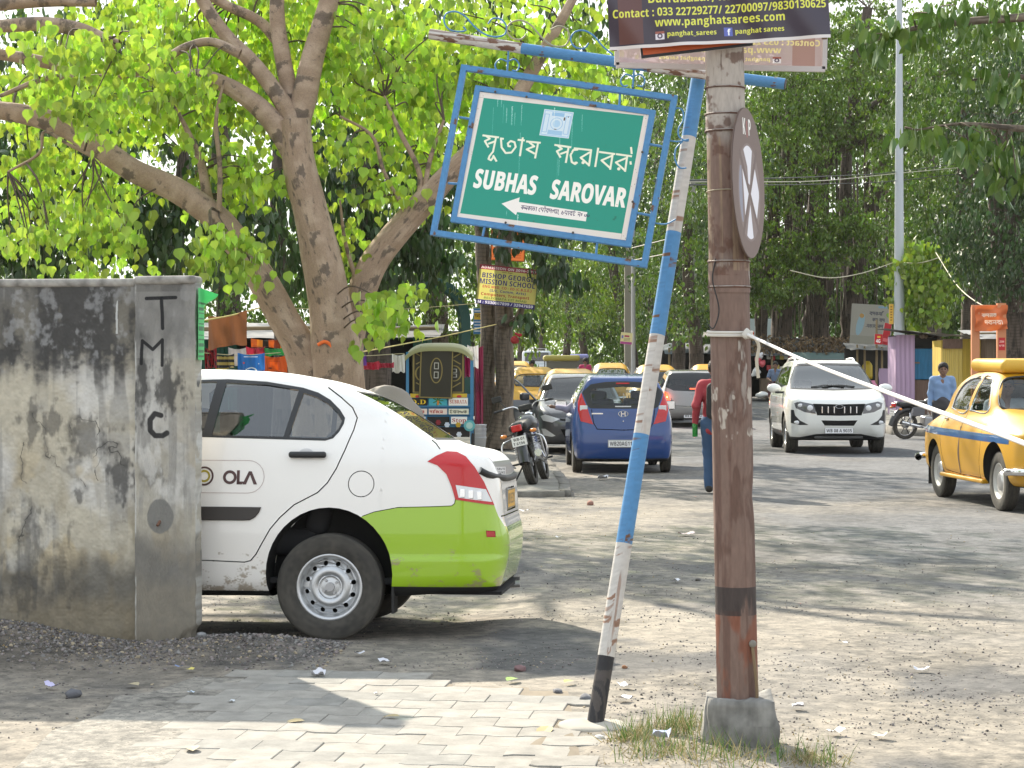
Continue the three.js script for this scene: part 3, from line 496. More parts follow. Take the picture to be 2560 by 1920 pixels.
  // round police sign, turned nearly edge on
  const D = thing('round_sign', 'brown round traffic sign lettered K P, turned almost edge-on on the rusty post', 'sign');
  const st = canvasTex(512, 512, (c) => {
    c.fillStyle = '#644a40'; c.fillRect(0, 0, 512, 512);
    c.fillStyle = '#77625e'; c.beginPath(); c.ellipse(256, 288, 176, 168, 0, 0, 7); c.fill();
    c.save(); c.beginPath(); c.ellipse(256, 288, 158, 160, 0, 0, 7); c.clip();
    c.fillStyle = '#e4e2ea'; for (const t of [[[150, 105], [330, 130], [270, 262], [246, 256], [240, 200]], [[160, 210], [262, 290], [178, 378]], [[345, 180], [420, 290], [350, 400], [268, 296]], [[266, 330], [300, 450], [180, 466], [226, 380]]]) { c.beginPath(); t.forEach(([x, y], i) => i ? c.lineTo(x, y) : c.moveTo(x, y)); c.fill(); }
    c.fillStyle = '#8b93ae'; c.globalAlpha = 0.7; c.fillRect(96, 200, 50, 190); c.fillRect(420, 190, 40, 190); c.restore(); c.globalAlpha = 1;
    c.strokeStyle = '#5c4238'; c.lineWidth = 26; c.beginPath(); c.moveTo(120, 150); c.lineTo(400, 430); c.moveTo(400, 140); c.lineTo(130, 440); c.stroke();
    c.fillStyle = '#efece8'; c.font = 'bold 78px sans-serif'; c.fillText('K', 186, 92); c.fillText('P', 276, 92); c.fillStyle = '#9a4a44'; c.fillRect(250, 44, 14, 56);
  });
  const disc = new THREE.CircleGeometry(0.308, 48); disc.translate(0, 0, 0.004);
  mesh('rim_plate', new THREE.CylinderGeometry(0.31, 0.31, 0.006, 48).rotateX(Math.PI / 2), mat([0.11, 0.07, 0.055], { roughness: 0.6 }), D);
  mesh('face', disc, mat([1, 1, 1], { map: st, roughness: 0.5 }), D);
  mesh('bracket', box(0.03, 0.3, 0.06, 0, 0, -0.035), M_iron, D);
  const c0 = at(1870, 458, 8.24); D.position.copy(c0); D.rotation.set(0, 1.24, 0.0); D.rotateZ(0.05); D.rotateX(-0.03);

  // sari shop banners on the post
  const flex = (w, h, nx, ny, fn) => { const g = new THREE.PlaneGeometry(w, h, nx, ny), p = g.attributes.position; for (let i = 0; i < p.count; i++) p.setZ(i, fn(p.getX(i) / w, p.getY(i) / h)); g.computeVertexNormals(); return g; };
  const sariText = (c, W, H, dark, ink, brown) => {
    c.fillStyle = dark; c.fillRect(0, 0, W, H); c.fillStyle = brown; c.fillRect(W * 0.045, 0, W * 0.11, H * 0.97); c.fillRect(W * 0.045, 0, W * 0.3, H * 0.4);
    const s = W / 546; c.fillStyle = ink;
    const line = (t, x0, x1, yb, px, b = 'bold ') => { c.font = b + px * s + 'px sans-serif'; const m = c.measureText(t).width; c.save(); c.translate(x0 * s, H - yb * s); c.scale((x1 - x0) * s / m, 1); c.fillText(t, 0, 0); c.restore(); };
    line('Burrabazar, Kolkata', 98, 384, 109, 29); line('Contact : 033 22729277/ 22700097/9830130625', 10, 540, 76, 28); line('www.panghatsarees.com', 114, 438, 50, 29); line('panghat_sarees', 142, 266, 24, 17); line('panghat sarees', 312, 434, 24, 17);
    c.fillStyle = '#ded9e2'; c.fillRect(114 * s, H - 38 * s, 22 * s, 20 * s); c.fillStyle = '#9b5a50'; c.fillRect(114 * s, H - 38 * s, 22 * s, 6 * s); c.fillStyle = '#4a3d55'; c.beginPath(); c.arc(125 * s, H - 27 * s, 6.5 * s, 0, 7); c.fill(); c.fillStyle = '#ded9e2'; c.beginPath(); c.arc(125 * s, H - 27 * s, 3.4 * s, 0, 7); c.fill();
    c.fillStyle = '#5660b0'; c.fillRect(284 * s, H - 40 * s, 22 * s, 22 * s); c.fillStyle = '#ffffff'; c.font = 'bold ' + 22 * s + 'px sans-serif'; c.fillText('f', 292 * s, H - 20 * s);
    c.fillStyle = '#d9d2d0'; c.fillRect(0, H - 8 * s, W, 8 * s);
  };
  const b1 = thing('banner', 'dark sari shop banner with yellow web address tied across the rusty post', 'banner');
  const bw = 0.9, bh = 0.62, t1 = canvasTex(1092, 752, (c, W, H) => sariText(c, W, H, '#33293a', '#dfe04e', '#5b3431'));
  const fold = (u, v) => 0.012 * Math.sin((u * 1.0 + v * 0.7) * 9) + 0.006 * Math.sin(u * 31 + v * 12) + 0.014 * Math.abs(((u - 0.36) * 2.4 + (v + 0.5) * 1.6)) * 0.2 - 0.02 * Math.max(0, -0.30 - v) * Math.sin(u * 14);
  mesh('printed_sheet', flex(bw, bh, 60, 40, fold), mat([1, 1, 1], { map: t1, roughness: 0.3, clearcoat: 0.4, clearcoatRoughness: 0.25 }), b1);
  for (const x of [-bw / 2 + 0.02, bw / 2 - 0.02]) mesh('batten', box(0.02, bh, 0.015, x, 0, -0.028), mat([0.2, 0.13, 0.08]), b1);
  mesh('batten', box(bw - 0.04, 0.02, 0.015, 0, bh / 2 - 0.02, -0.028), mat([0.2, 0.13, 0.08]), b1); mesh('batten', box(bw - 0.04, 0.02, 0.015, 0, -bh / 2 + 0.04, -0.03), mat([0.2, 0.13, 0.08]), b1);
  const lowMid = at(1790, 110, 8.15); b1.position.set(lowMid.x, lowMid.y + bh / 2, lowMid.z); b1.rotation.z = 0.055;
  const b2 = thing('banner', 'pale sari shop banner seen from behind with its lettering reversed', 'banner');
  const t2 = canvasTex(1092, 752, (c, W, H) => { c.translate(W, 0); c.scale(-1, 1); sariText(c, W, H, '#bba8aa', '#efe0a0', '#a8867f'); });
  mesh('printed_sheet', flex(0.885, 0.5, 40, 20, (u, v) => 0.008 * Math.sin(u * 11 + v * 4)), mat([1, 1, 1], { map: t2, roughness: 0.6, transmission: 0.45, thickness: 0 }), b2);
  for (const [w, h, x, y] of [[0.885, 0.022, 0, -0.25], [0.02, 0.5, -0.44, 0], [0.02, 0.5, 0.44, 0], [0.885, 0.022, 0, 0.25]]) mesh('batten', box(w, h, 0.02, x, y, 0.02), mat([0.62, 0.58, 0.58]), b2);
  const lo2 = at(1803, 170, 8.5); b2.position.set(lo2.x, lo2.y + 0.25, lo2.z); b2.rotation.z = -0.02;
  const b3 = thing('notice_board', 'orange notice board with black edge wedged behind the dark banner', 'sign');
  const t3 = canvasTex(512, 256, (c, W, H) => { c.fillStyle = '#1d1a20'; c.fillRect(0, 0, W, H); c.fillStyle = '#c2592a'; c.fillRect(10, 10, W - 20, H - 24); c.fillStyle = '#1d1a20'; c.font = 'bold 40px sans-serif'; c.fillText('FOR BOOKING', 30, H - 62); });
  mesh('board', box(0.46, 0.22, 0.008), mat([0.5, 0.47, 0.45]), b3); mesh('print', face(0.46, 0.22, 0, 0, 0.0065), mat([1, 1, 1], { map: t3, roughness: 0.5 }), b3);
  const lo3 = at(1735, 131, 8.19); b3.position.set(lo3.x, lo3.y + 0.11, lo3.z); b3.rotation.z = 0.115;
}
// rope tied round the post and led off to the right, with its loose tail
{
  const k = at(1868, 836, 8.2), rp = thing('rope', 'taut white rope tied to the rusty post and stretched across the street', 'rope');
  const pts = [at(1868, 836, 8.2), at(2020, 905, 7.05), at(2250, 993, 5.75), at(2560, 1108, 4.5), V(1.25, 1.25, -2.5), V(1.45, 1.1, 1), V(1.6, 1.0, 5)];
  mesh('taut_line', tube(pts, 0.0066, 120, 8), mat([0.72, 0.7, 0.68], { roughness: 0.7 }), rp);
  const py = k.y, cx = POST.x - 0.036;
  for (const o of [0, 0.012]) mesh('turn', new THREE.TorusGeometry(0.091, 0.0068, 6, 40).rotateX(Math.PI / 2 + 0.05).translate(cx, py + o, -POST.d), mat([0.6, 0.57, 0.52], { roughness: 0.9 }), rp);
  mesh('knot', jitter(new THREE.SphereGeometry(0.021, 12, 10), 0.006, 60, 4).translate(k.x, k.y, k.z + 0.01), mat([0.55, 0.52, 0.47], { roughness: 1 }), rp);
  mesh('loose_tail', tube([k.clone(), at(1888, 846, 8.15), at(1897, 865, 8.15), at(1892, 900, 8.15), at(1896, 945, 8.15)], 0.0075, 30, 6), mat([0.5, 0.45, 0.36], { roughness: 1 }), rp);
}
// ------------------------------------------------------------------ smooth solids: a signed distance, meshed by surface nets, pushed onto the surface
const smax = (a, b, k) => { const h = Math.max(k - Math.abs(a - b), 0) / k; return Math.max(a, b) + h * h * k / 4; };
const smin = (a, b, k) => -smax(-a, -b, k);
function curveAt(p, x) {                          // smooth interpolation through [x, y] knots
  if (x <= p[0][0]) return p[0][1];
  const n = p.length; if (x >= p[n - 1][0]) return p[n - 1][1];
  let i = 0; while (x > p[i + 1][0]) i++;
  const sl = (a, b) => (p[b][1] - p[a][1]) / (p[b][0] - p[a][0]), h = p[i + 1][0] - p[i][0], t = (x - p[i][0]) / h;
  const tan = (j) => j === 0 ? sl(0, 1) : j === n - 1 ? sl(n - 2, n - 1) : (sl(j - 1, j) * sl(j, j + 1) <= 0 ? 0 : 2 / (1 / sl(j - 1, j) + 1 / sl(j, j + 1)));
  const m0 = tan(i) * h, m1 = tan(i + 1) * h, t2 = t * t, t3 = t2 * t;
  return (2 * t3 - 3 * t2 + 1) * p[i][1] + (t3 - 2 * t2 + t) * m0 + (-2 * t3 + 3 * t2) * p[i + 1][1] + (t3 - t2) * m1;
}
function smoothLoop(pts, n = 110) { return new THREE.CatmullRomCurve3(pts.map(([x, y]) => V(x, y, 0)), true, 'centripetal').getPoints(n).slice(0, n).map((p) => [p.x, p.y]); }
function polySD(P) {                              // signed distance to a closed outline, negative inside
  const n = P.length;
  return (x, y) => {
    let d = 1e9, s = 1;
    for (let i = 0, j = n - 1; i < n; j = i++) {
      const ax = P[i][0], ay = P[i][1], bx = P[j][0], by = P[j][1], ex = bx - ax, ey = by - ay, wx = x - ax, wy = y - ay, t = clamp((wx * ex + wy * ey) / (ex * ex + ey * ey + 1e-12)), qx = wx - ex * t, qy = wy - ey * t, q = qx * qx + qy * qy;
      if (q < d) d = q;
      const c1 = y >= ay, c2 = y < by, c3 = ex * wy > ey * wx;
      if ((c1 && c2 && c3) || (!c1 && !c2 && !c3)) s = -s;
    }
    return s * Math.sqrt(d);
  };
}
function surfaceNet(F, lo, hi, cell, project = 3) {
  const N = [0, 1, 2].map((k) => Math.ceil((hi[k] - lo[k]) / cell) + 1), [nx, ny, nz] = N, val = new Float32Array(nx * ny * nz);
  const id = (i, j, k) => (i * ny + j) * nz + k;
  for (let i = 0; i < nx; i++) for (let j = 0; j < ny; j++) for (let k = 0; k < nz; k++) val[id(i, j, k)] = F(lo[0] + i * cell, lo[1] + j * cell, lo[2] + k * cell);
  const vid = new Int32Array(nx * ny * nz).fill(-1), pos = [], tri = [];
  const C = [[0, 0, 0], [1, 0, 0], [0, 1, 0], [1, 1, 0], [0, 0, 1], [1, 0, 1], [0, 1, 1], [1, 1, 1]], E = [[0, 1], [2, 3], [4, 5], [6, 7], [0, 2], [1, 3], [4, 6], [5, 7], [0, 4], [1, 5], [2, 6], [3, 7]];
  for (let i = 0; i < nx - 1; i++) for (let j = 0; j < ny - 1; j++) for (let k = 0; k < nz - 1; k++) {
    const v = C.map((c) => val[id(i + c[0], j + c[1], k + c[2])]); let m = 0; for (let q = 0; q < 8; q++) if (v[q] < 0) m |= 1 << q;
    if (m === 0 || m === 255) continue;
    let x = 0, y = 0, z = 0, n = 0;
    for (const [a, b] of E) if ((v[a] < 0) !== (v[b] < 0)) { const t = v[a] / (v[a] - v[b]); x += C[a][0] + t * (C[b][0] - C[a][0]); y += C[a][1] + t * (C[b][1] - C[a][1]); z += C[a][2] + t * (C[b][2] - C[a][2]); n++; }
    vid[id(i, j, k)] = pos.length / 3; pos.push(lo[0] + (i + x / n) * cell, lo[1] + (j + y / n) * cell, lo[2] + (k + z / n) * cell);
  }
  const quad = (a, b, c, d, f) => { if (a < 0 || b < 0 || c < 0 || d < 0) return; f ? tri.push(a, b, c, a, c, d) : tri.push(a, c, b, a, d, c); };
  for (let i = 1; i < nx - 1; i++) for (let j = 1; j < ny - 1; j++) for (let k = 1; k < nz - 1; k++) {
    const s = val[id(i, j, k)] < 0;
    if (s !== val[id(i + 1, j, k)] < 0) quad(vid[id(i, j - 1, k - 1)], vid[id(i, j, k - 1)], vid[id(i, j, k)], vid[id(i, j - 1, k)], s);
    if (s !== val[id(i, j + 1, k)] < 0) quad(vid[id(i - 1, j, k - 1)], vid[id(i - 1, j, k)], vid[id(i, j, k)], vid[id(i, j, k - 1)], s);
    if (s !== val[id(i, j, k + 1)] < 0) quad(vid[id(i - 1, j - 1, k)], vid[id(i, j - 1, k)], vid[id(i, j, k)], vid[id(i - 1, j, k)], s);
  }
  const nor = new Float32Array(pos.length), e = 0.002;
  for (let q = 0; q < pos.length; q += 3) {
    let x = pos[q], y = pos[q + 1], z = pos[q + 2], gx, gy, gz;
    for (let it = 0; it <= project; it++) {
      const f = F(x, y, z); gx = (F(x + e, y, z) - F(x - e, y, z)) / (2 * e); gy = (F(x, y + e, z) - F(x, y - e, z)) / (2 * e); gz = (F(x, y, z + e) - F(x, y, z - e)) / (2 * e);
      const g2 = gx * gx + gy * gy + gz * gz + 1e-9; if (it === project) break;
      const st = clamp(f / g2, -cell * 0.6, cell * 0.6); x -= gx * st; y -= gy * st; z -= gz * st;
    }
    const l = Math.hypot(gx, gy, gz) || 1; pos[q] = x; pos[q + 1] = y; pos[q + 2] = z; nor[q] = gx / l; nor[q + 1] = gy / l; nor[q + 2] = gz / l;
  }
  return { pos, nor, tri };
}
function netGeometry(n) { const g = new THREE.BufferGeometry(); g.setAttribute('position', new THREE.Float32BufferAttribute(n.pos, 3)); g.setAttribute('normal', new THREE.Float32BufferAttribute(n.nor, 3)); g.setAttribute('uv', new THREE.Float32BufferAttribute(new Float32Array(n.pos.length / 3 * 2), 2)); g.setIndex(n.tri); return g; }
// triangle soup [x y z nx ny nz] * 3, cut exactly along outlines seen from the side (z), the ends (x) or above (y)
const AX = { z: [0, 1], x: [2, 1], y: [0, 2] };
const soup = (n) => { const out = []; for (let t = 0; t < n.tri.length; t += 3) { const p = []; for (let k = 0; k < 3; k++) { const i = n.tri[t + k] * 3; p.push([n.pos[i], n.pos[i + 1], n.pos[i + 2], n.nor[i], n.nor[i + 1], n.nor[i + 2]]); } out.push(p); } return out; };
function clipLine(poly, ia, ib, A, B, C) {        // keep A*u + B*v + C >= 0 ; returns [kept, cut away]
  const a = [], b = [], n = poly.length;
  for (let i = 0; i < n; i++) {
    const p = poly[i], q = poly[(i + 1) % n], dp = A * p[ia] + B * p[ib] + C, dq = A * q[ia] + B * q[ib] + C;
    (dp >= 0 ? a : b).push(p);
    if ((dp >= 0) !== (dq >= 0)) { const t = dp / (dp - dq), m = p.map((v, k) => v + (q[k] - v) * t); a.push(m); b.push(m); }
  }
  return [a.length > 2 ? a : null, b.length > 2 ? b : null];
}
const areaOf = (P) => { let s = 0; for (let i = 0; i < P.length; i++) { const p = P[i], q = P[(i + 1) % P.length]; s += p[0] * q[1] - q[0] * p[1]; } return s / 2; };
function convexParts(P) {
  if (areaOf(P) < 0) P = [...P].reverse();
  let convex = true; for (let i = 0; i < P.length; i++) { const a = P[i], b = P[(i + 1) % P.length], c = P[(i + 2) % P.length]; if ((b[0] - a[0]) * (c[1] - b[1]) - (b[1] - a[1]) * (c[0] - b[0]) < -1e-9) convex = false; }
  if (convex) return [P];
  return THREE.ShapeUtils.triangulateShape(P.map((p) => new THREE.Vector2(p[0], p[1])), []).map((t) => { const q = t.map((i) => P[i]); return areaOf(q) < 0 ? q.reverse() : q; });
}
function splitBy(tris, outline, axis, pred) {
  const [ia, ib] = AX[axis], inside = []; let rest = tris;
  for (const P of convexParts(outline)) {
    const us = P.map((p) => p[0]), vs = P.map((p) => p[1]), u0 = Math.min(...us), u1 = Math.max(...us), v0 = Math.min(...vs), v1 = Math.max(...vs), L = P.map((a, i) => { const b = P[(i + 1) % P.length]; return [-(b[1] - a[1]), b[0] - a[0], (b[1] - a[1]) * a[0] - (b[0] - a[0]) * a[1]]; });
    const next = [];
    for (const t of rest) {
      let a0 = 1e9, a1 = -1e9, b0 = 1e9, b1 = -1e9; for (const p of t) { if (p[ia] < a0) a0 = p[ia]; if (p[ia] > a1) a1 = p[ia]; if (p[ib] < b0) b0 = p[ib]; if (p[ib] > b1) b1 = p[ib]; }
      if (a1 < u0 || a0 > u1 || b1 < v0 || b0 > v1 || (pred && !pred(t))) { next.push(t); continue; }
      let cur = t; const outs = [];
      for (const [A, B, C] of L) { const [k, o] = clipLine(cur, ia, ib, A, B, C); if (o) outs.push(o); cur = k; if (!cur) break; }
      if (!cur) { next.push(t); continue; }
      inside.push(cur); next.push(...outs);
    }
    rest = next;
  }
  return [inside, rest];
}
const part2 = (tris, f) => { const a = [], b = []; for (const t of tris) (f(t) ? a : b).push(t); return [a, b]; };
const mid = (t, k) => { let s = 0; for (const p of t) s += p[k]; return s / t.length; };
function soupGeometry(tris, push = 0, uvAxis = null, uvBox = null) {
  const pos = [], nor = [], uv = [];
  for (const t of tris) for (let i = 1; i + 1 < t.length; i++) for (const p of [t[0], t[i], t[i + 1]]) {
    pos.push(p[0] + p[3] * push, p[1] + p[4] * push, p[2] + p[5] * push); nor.push(p[3], p[4], p[5]);
    if (uvAxis) { const [ia, ib] = AX[uvAxis]; uv.push((p[ia] - uvBox[0]) / (uvBox[2] - uvBox[0]), (p[ib] - uvBox[1]) / (uvBox[3] - uvBox[1])); } else uv.push(p[0], p[1]);
  }
  const g = new THREE.BufferGeometry(); g.setAttribute('position', new THREE.Float32BufferAttribute(pos, 3)); g.setAttribute('normal', new THREE.Float32BufferAttribute(nor, 3)); g.setAttribute('uv', new THREE.Float32BufferAttribute(uv, 2));
  return g;
}
const circle = (cx, cy, r, n = 28, ry = r) => Array.from({ length: n }, (_, i) => [cx + r * Math.cos(i / n * 6.28319), cy + ry * Math.sin(i / n * 6.28319)]);

// ------------------------------------------------------------------ cars: x forward, y up, z to the car's right
class Car {
  constructor({ side, width, k = 0.1, cell = 0.03, extra, half = 0.9 }) {
    const P = smoothLoop(side), sd = polySD(P);
    const xs = P.map((p) => p[0]), ys = P.map((p) => p[1]);
    this.lo = [Math.min(...xs) - 0.09, Math.min(...ys) - 0.09, -half - 0.09]; this.hi = [Math.max(...xs) + 0.09, Math.max(...ys) + 0.09, half + 0.09];
    let lx = NaN, ly = NaN, ls = 0, lw = 0;
    this.F = (x, y, z) => { if (x !== lx || y !== ly) { lx = x; ly = y; ls = sd(x, y); lw = width(x, y); } let f = smax(ls, Math.abs(z) - lw, k); if (extra) f = extra(f, x, y, z); return f; };
    this.tris = soup(surfaceNet(this.F, this.lo, this.hi, cell, 3));
  }
  cut(outline, axis = 'z', pred) { const [a, b] = splitBy(this.tris, outline, axis, pred); this.tris = b; return a; }
  take(f) { const [a, b] = part2(this.tris, f); this.tris = b; return a; }
  gap(line, w, axis = 'z', pred) {                // open a shut line between panels
    for (let i = 0; i + 1 < line.length; i++) { const [x0, y0] = line[i], [x1, y1] = line[i + 1], l = Math.hypot(x1 - x0, y1 - y0) || 1, nx = -(y1 - y0) / l * w / 2, ny = (x1 - x0) / l * w / 2, ex = (x1 - x0) / l * w * 0.4, ey = (y1 - y0) / l * w * 0.4; this.cut([[x0 + nx - ex, y0 + ny - ey], [x0 - nx - ex, y0 - ny - ey], [x1 - nx + ex, y1 - ny + ey], [x1 + nx + ex, y1 + ny + ey]], axis, pred); }
  }
  hit(x, y, z, dx, dy, dz) { let t = 0; for (let i = 0; i < 60; i++) { const f = this.F(x + dx * t, y + dy * t, z + dz * t); if (f < 0.0008) break; t += f * 0.8; } return V(x + dx * t, y + dy * t, z + dz * t); }
}
const bySide = (tris) => [tris.filter((t) => mid(t, 2) < 0), tris.filter((t) => mid(t, 2) >= 0)];
const panel = (name, tris, m, parent, push = 0, uvAxis, uvBox) => tris.length ? mesh(name, soupGeometry(tris, push, uvAxis, uvBox), m, parent) : null;
const panels = (name, tris, m, parent, push = 0) => bySide(tris).map((t) => panel(name, t, m, parent, push));
const paint = (c, o = {}) => mat(c, { roughness: 0.38, clearcoat: 1, clearcoatRoughness: 0.04, ...o });
const M_rubber = mat([0.026, 0.025, 0.024], { roughness: 0.85 }), M_trim = mat([0.02, 0.02, 0.021], { roughness: 0.5 }), M_liner = mat([0.012, 0.012, 0.012], { roughness: 0.95 });
const M_glassBlack = mat([0.03, 0.032, 0.034], { roughness: 0.03, clearcoat: 1, clearcoatRoughness: 0.0 }), M_glassDark = mat([0.42, 0.46, 0.47], { roughness: 0.0, transmission: 1, thickness: 0, ior: 1.6 });
const M_glass = mat([0.72, 0.78, 0.77], { roughness: 0.0, transmission: 1, thickness: 0, ior: 1.5 });
const M_film = mat([0.62, 0.68, 0.72], { roughness: 0.0, transmission: 1, thickness: 0, ior: 2.1 }), M_glassSky = mat([0.5, 0.54, 0.56], { roughness: 0.0, transmission: 1, thickness: 0, ior: 2.2 });
const M_chrome = mat([0.75, 0.75, 0.76], { roughness: 0.14, metalness: 1 });
const M_silver = mat([0.55, 0.56, 0.57], { roughness: 0.34, metalness: 0.75 });
const M_steel = mat([0.42, 0.42, 0.43], { roughness: 0.4, metalness: 0.8 });
const M_red = mat([0.5, 0.004, 0.008], { roughness: 0.25, clearcoat: 0.5, clearcoatRoughness: 0.02 });
const M_lampWhite = mat([0.72, 0.73, 0.74], { roughness: 0.1, clearcoat: 1, clearcoatRoughness: 0.02 });
const M_amber = mat([0.75, 0.24, 0.02], { roughness: 0.2, clearcoat: 1 });
const M_seat = mat([0.03, 0.03, 0.033], { roughness: 0.9 });
const dusty = (c, k = 0.4, d = [0.34, 0.29, 0.22], s = 5, rough = 0.5) => tex(256, 256, (u, v) => { const n = fbm(u * 10, v * 10, 5, 10, s), f = vn(u * 60, v * 60, 60, s); return mix3(c, d, clamp(k * (0.4 + 1.4 * n) + 0.12 * (f - 0.5))); });
const M_tyre = mat([1, 1, 1], { map: dusty([0.02, 0.02, 0.02], 0.16, [0.28, 0.25, 0.2], 15), roughness: 0.9 });
function arches(car, list, parent, zin = 0.5) {    // wheel openings with their liners
  for (const [cx, cy, r, ry = r] of list) {
    car.cut(circle(cx, cy, r, 40, ry), 'z', (t) => Math.abs(mid(t, 2)) > zin - 0.05 );
    for (const s of [-1, 1]) {
      const pos = [], N = 24; const cut = clamp((0.29 - cy) / ry, -0.95, 0.95), a0 = Math.asin(cut), g = new THREE.CylinderGeometry(r + 0.004, r + 0.004, 1, 40, 1, true, -Math.PI / 2 + 0, Math.PI).rotateX(Math.PI / 2).scale(1, ry / r, 1); { const q = g.attributes.position, n = 41; for (let i = 0; i < q.count; i++) { const a = a0 + (i % n) / (n - 1) * (Math.PI - 2 * a0); q.setX(i, Math.cos(a) * (r + 0.004)); q.setY(i, Math.sin(a) * (ry + 0.004)); } g.computeVertexNormals(); }
      const w = Math.abs(car.hit(cx, cy + ry + 0.01, s * 1.2, 0, 0, -s).z) - 0.012; g.scale(1, 1, Math.max(0.05, w - zin)).translate(cx, cy, s * (zin + w) / 2);
      const p = g.attributes.position; for (let i = 0; i < p.count; i++) if (Math.abs(p.getZ(i)) > zin + 0.1) { const h = car.hit(p.getX(i) * 1, Math.max(p.getY(i), 0.2), s * 1.2, 0, 0, -s); p.setZ(i, s * Math.min(w + 0.03, Math.abs(h.z) - 0.004)); }
      mesh('arch_liner', merge([g, new THREE.CircleGeometry(r, 40, a0, Math.PI - 2 * a0).scale(1, ry / r, 1).translate(cx, cy, s * zin)]), M_liner, parent);
    }
  }
}
const tyreProfile = (r, w, ri) => { const h = w / 2; return [[ri, -h * 0.72], [ri + 0.012, -h * 0.9], [lerp(ri, r, 0.45), -h], [r - 0.022, -h * 0.96], [r - 0.006, -h * 0.84], [r, -h * 0.74], [r, -h * 0.46], [r - 0.008, -h * 0.43], [r - 0.008, -h * 0.36], [r, -h * 0.33], [r, -h * 0.06], [r - 0.008, -h * 0.04], [r - 0.008, h * 0.04], [r, h * 0.06], [r, h * 0.33], [r - 0.008, h * 0.36], [r - 0.008, h * 0.43], [r, h * 0.46], [r, h * 0.74], [r - 0.006, h * 0.84], [r - 0.022, h * 0.96], [lerp(ri, r, 0.45), h], [ri + 0.012, h * 0.9], [ri, h * 0.72]]; };
function wheel(parent, x, y, z, r, w, ri, style, s) {   // s = +1: outer face towards +z
  const W = new THREE.Group(); W.name = 'wheel'; W.position.set(x, y, z); if (s < 0) W.rotation.y = Math.PI; parent.add(W);
  mesh('tyre', lathe(tyreProfile(r, w, ri), 48).rotateX(Math.PI / 2), M_tyre, W);
  const h = w / 2 * 0.8, L = (p, m, nm, n = 40) => mesh(nm, lathe(p, n).rotateX(Math.PI / 2), m, W);
  if (style === 'steel') {
    L([[ri + 0.006, h], [ri - 0.004, h + 0.006], [ri - 0.016, h - 0.004], [ri - 0.022, h - 0.03], [ri - 0.03, h - 0.045], [ri - 0.03, -h]], M_silver, 'rim');
    const R1 = ri - 0.026, sh = new THREE.Shape(); sh.absarc(0, 0, R1, 0, Math.PI * 2); const hr = ri * 0.073, hp = R1 * 0.86;
    const hole0 = new THREE.Path(); hole0.absarc(0, 0, R1 * 0.4, 0, Math.PI * 2, true); sh.holes.push(hole0);
    for (let i = 0; i < 12; i++) { const a = i / 12 * 6.2832 + 0.2, q = new THREE.Path(); q.absarc(Math.cos(a) * hp, Math.sin(a) * hp, hr, 0, Math.PI * 2, true); sh.holes.push(q); }
    const g = new THREE.ExtrudeGeometry(sh, { depth: 0.004, bevelEnabled: false, curveSegments: 20 }), p = g.attributes.position;
    for (let i = 0; i < p.count; i++) { const q = Math.hypot(p.getX(i), p.getY(i)) / R1; p.setZ(i, p.getZ(i) + h - 0.052 + 0.022 * sst(1.0, 0.72, q) - 0.0 * q); }
    g.computeVertexNormals(); mesh('wheel_disc', g, M_silver, W);
    L([[R1 * 0.76, h - 0.032], [R1 * 0.66, h - 0.02], [R1 * 0.55, h - 0.016], [R1 * 0.45, h - 0.024], [R1 * 0.4, h - 0.036], [R1 * 0.3, h - 0.036], [R1 * 0.2, h - 0.03], [0, h - 0.03]], M_silver, 'hub_dome');
    mesh('hub_cap', cyl(R1 * 0.17, R1 * 0.16, 0.02, 0, 0, 0, 16).rotateX(Math.PI / 2).translate(0, 0, h - 0.034), M_steel, W);
    for (let i = 0; i < 4; i++) { const a = i / 4 * 6.2832 + 0.6; mesh('wheel_nut', cyl(0.009, 0.008, 0.016, 0, 0, 0, 6).rotateX(Math.PI / 2).translate(Math.cos(a) * R1 * 0.27, Math.sin(a) * R1 * 0.27, h - 0.036), M_steel, W); }
    L([[R1, -h * 0.2], [0, -h * 0.2]], M_liner, 'brake_plate');
  } else if (style === 'cap') {                   // painted rim with a domed cap
    L([[ri + 0.006, h], [ri - 0.006, h + 0.006], [ri - 0.02, h - 0.012], [ri * 0.82, h - 0.03], [ri * 0.72, h - 0.02], [ri * 0.62, h - 0.035], [0, h - 0.035]], mat([0.5, 0.49, 0.47], { roughness: 0.5, metalness: 0.3 }), 'rim');
    L([[ri * 0.58, h - 0.036], [ri * 0.5, h - 0.012], [ri * 0.3, h], [0, h + 0.003]], mat([0.6, 0.6, 0.6], { roughness: 0.3, metalness: 0.8 }), 'hub_cap');
  } else {                                        // five-spoke alloy or plain cover
    L([[ri + 0.006, h], [ri - 0.01, h + 0.004], [ri - 0.03, h - 0.03], [ri - 0.03, -h]], M_silver, 'rim');
    L([[ri - 0.03, h - 0.05], [0, h - 0.05]], M_liner, 'brake_plate');
    for (let i = 0; i < 5; i++) mesh('spoke', box(0.055, ri * 0.95, 0.02, 0, ri * 0.47, h - 0.018, 0.008).rotateZ(i * 1.2566), M_silver, W);
    mesh('hub_cap', cyl(0.03, 0.028, 0.03, 0, 0, 0, 14).rotateX(Math.PI / 2).translate(0, 0, h - 0.02), M_silver, W);
  }
  return W;
}
function plateTex(text, bg = '#e9e9ea', ink = '#1b1b20') { return canvasTex(512, 112, (c, W, H) => { c.fillStyle = bg; c.fillRect(0, 0, W, H); c.strokeStyle = '#555'; c.lineWidth = 5; c.strokeRect(4, 4, W - 8, H - 8); c.fillStyle = ink; c.font = 'bold 86px sans-serif'; const m = c.measureText(text).width; c.save(); c.translate(28, 86); c.scale((W - 56) / m, 1); c.fillText(text, 0, 0); c.restore(); }); }
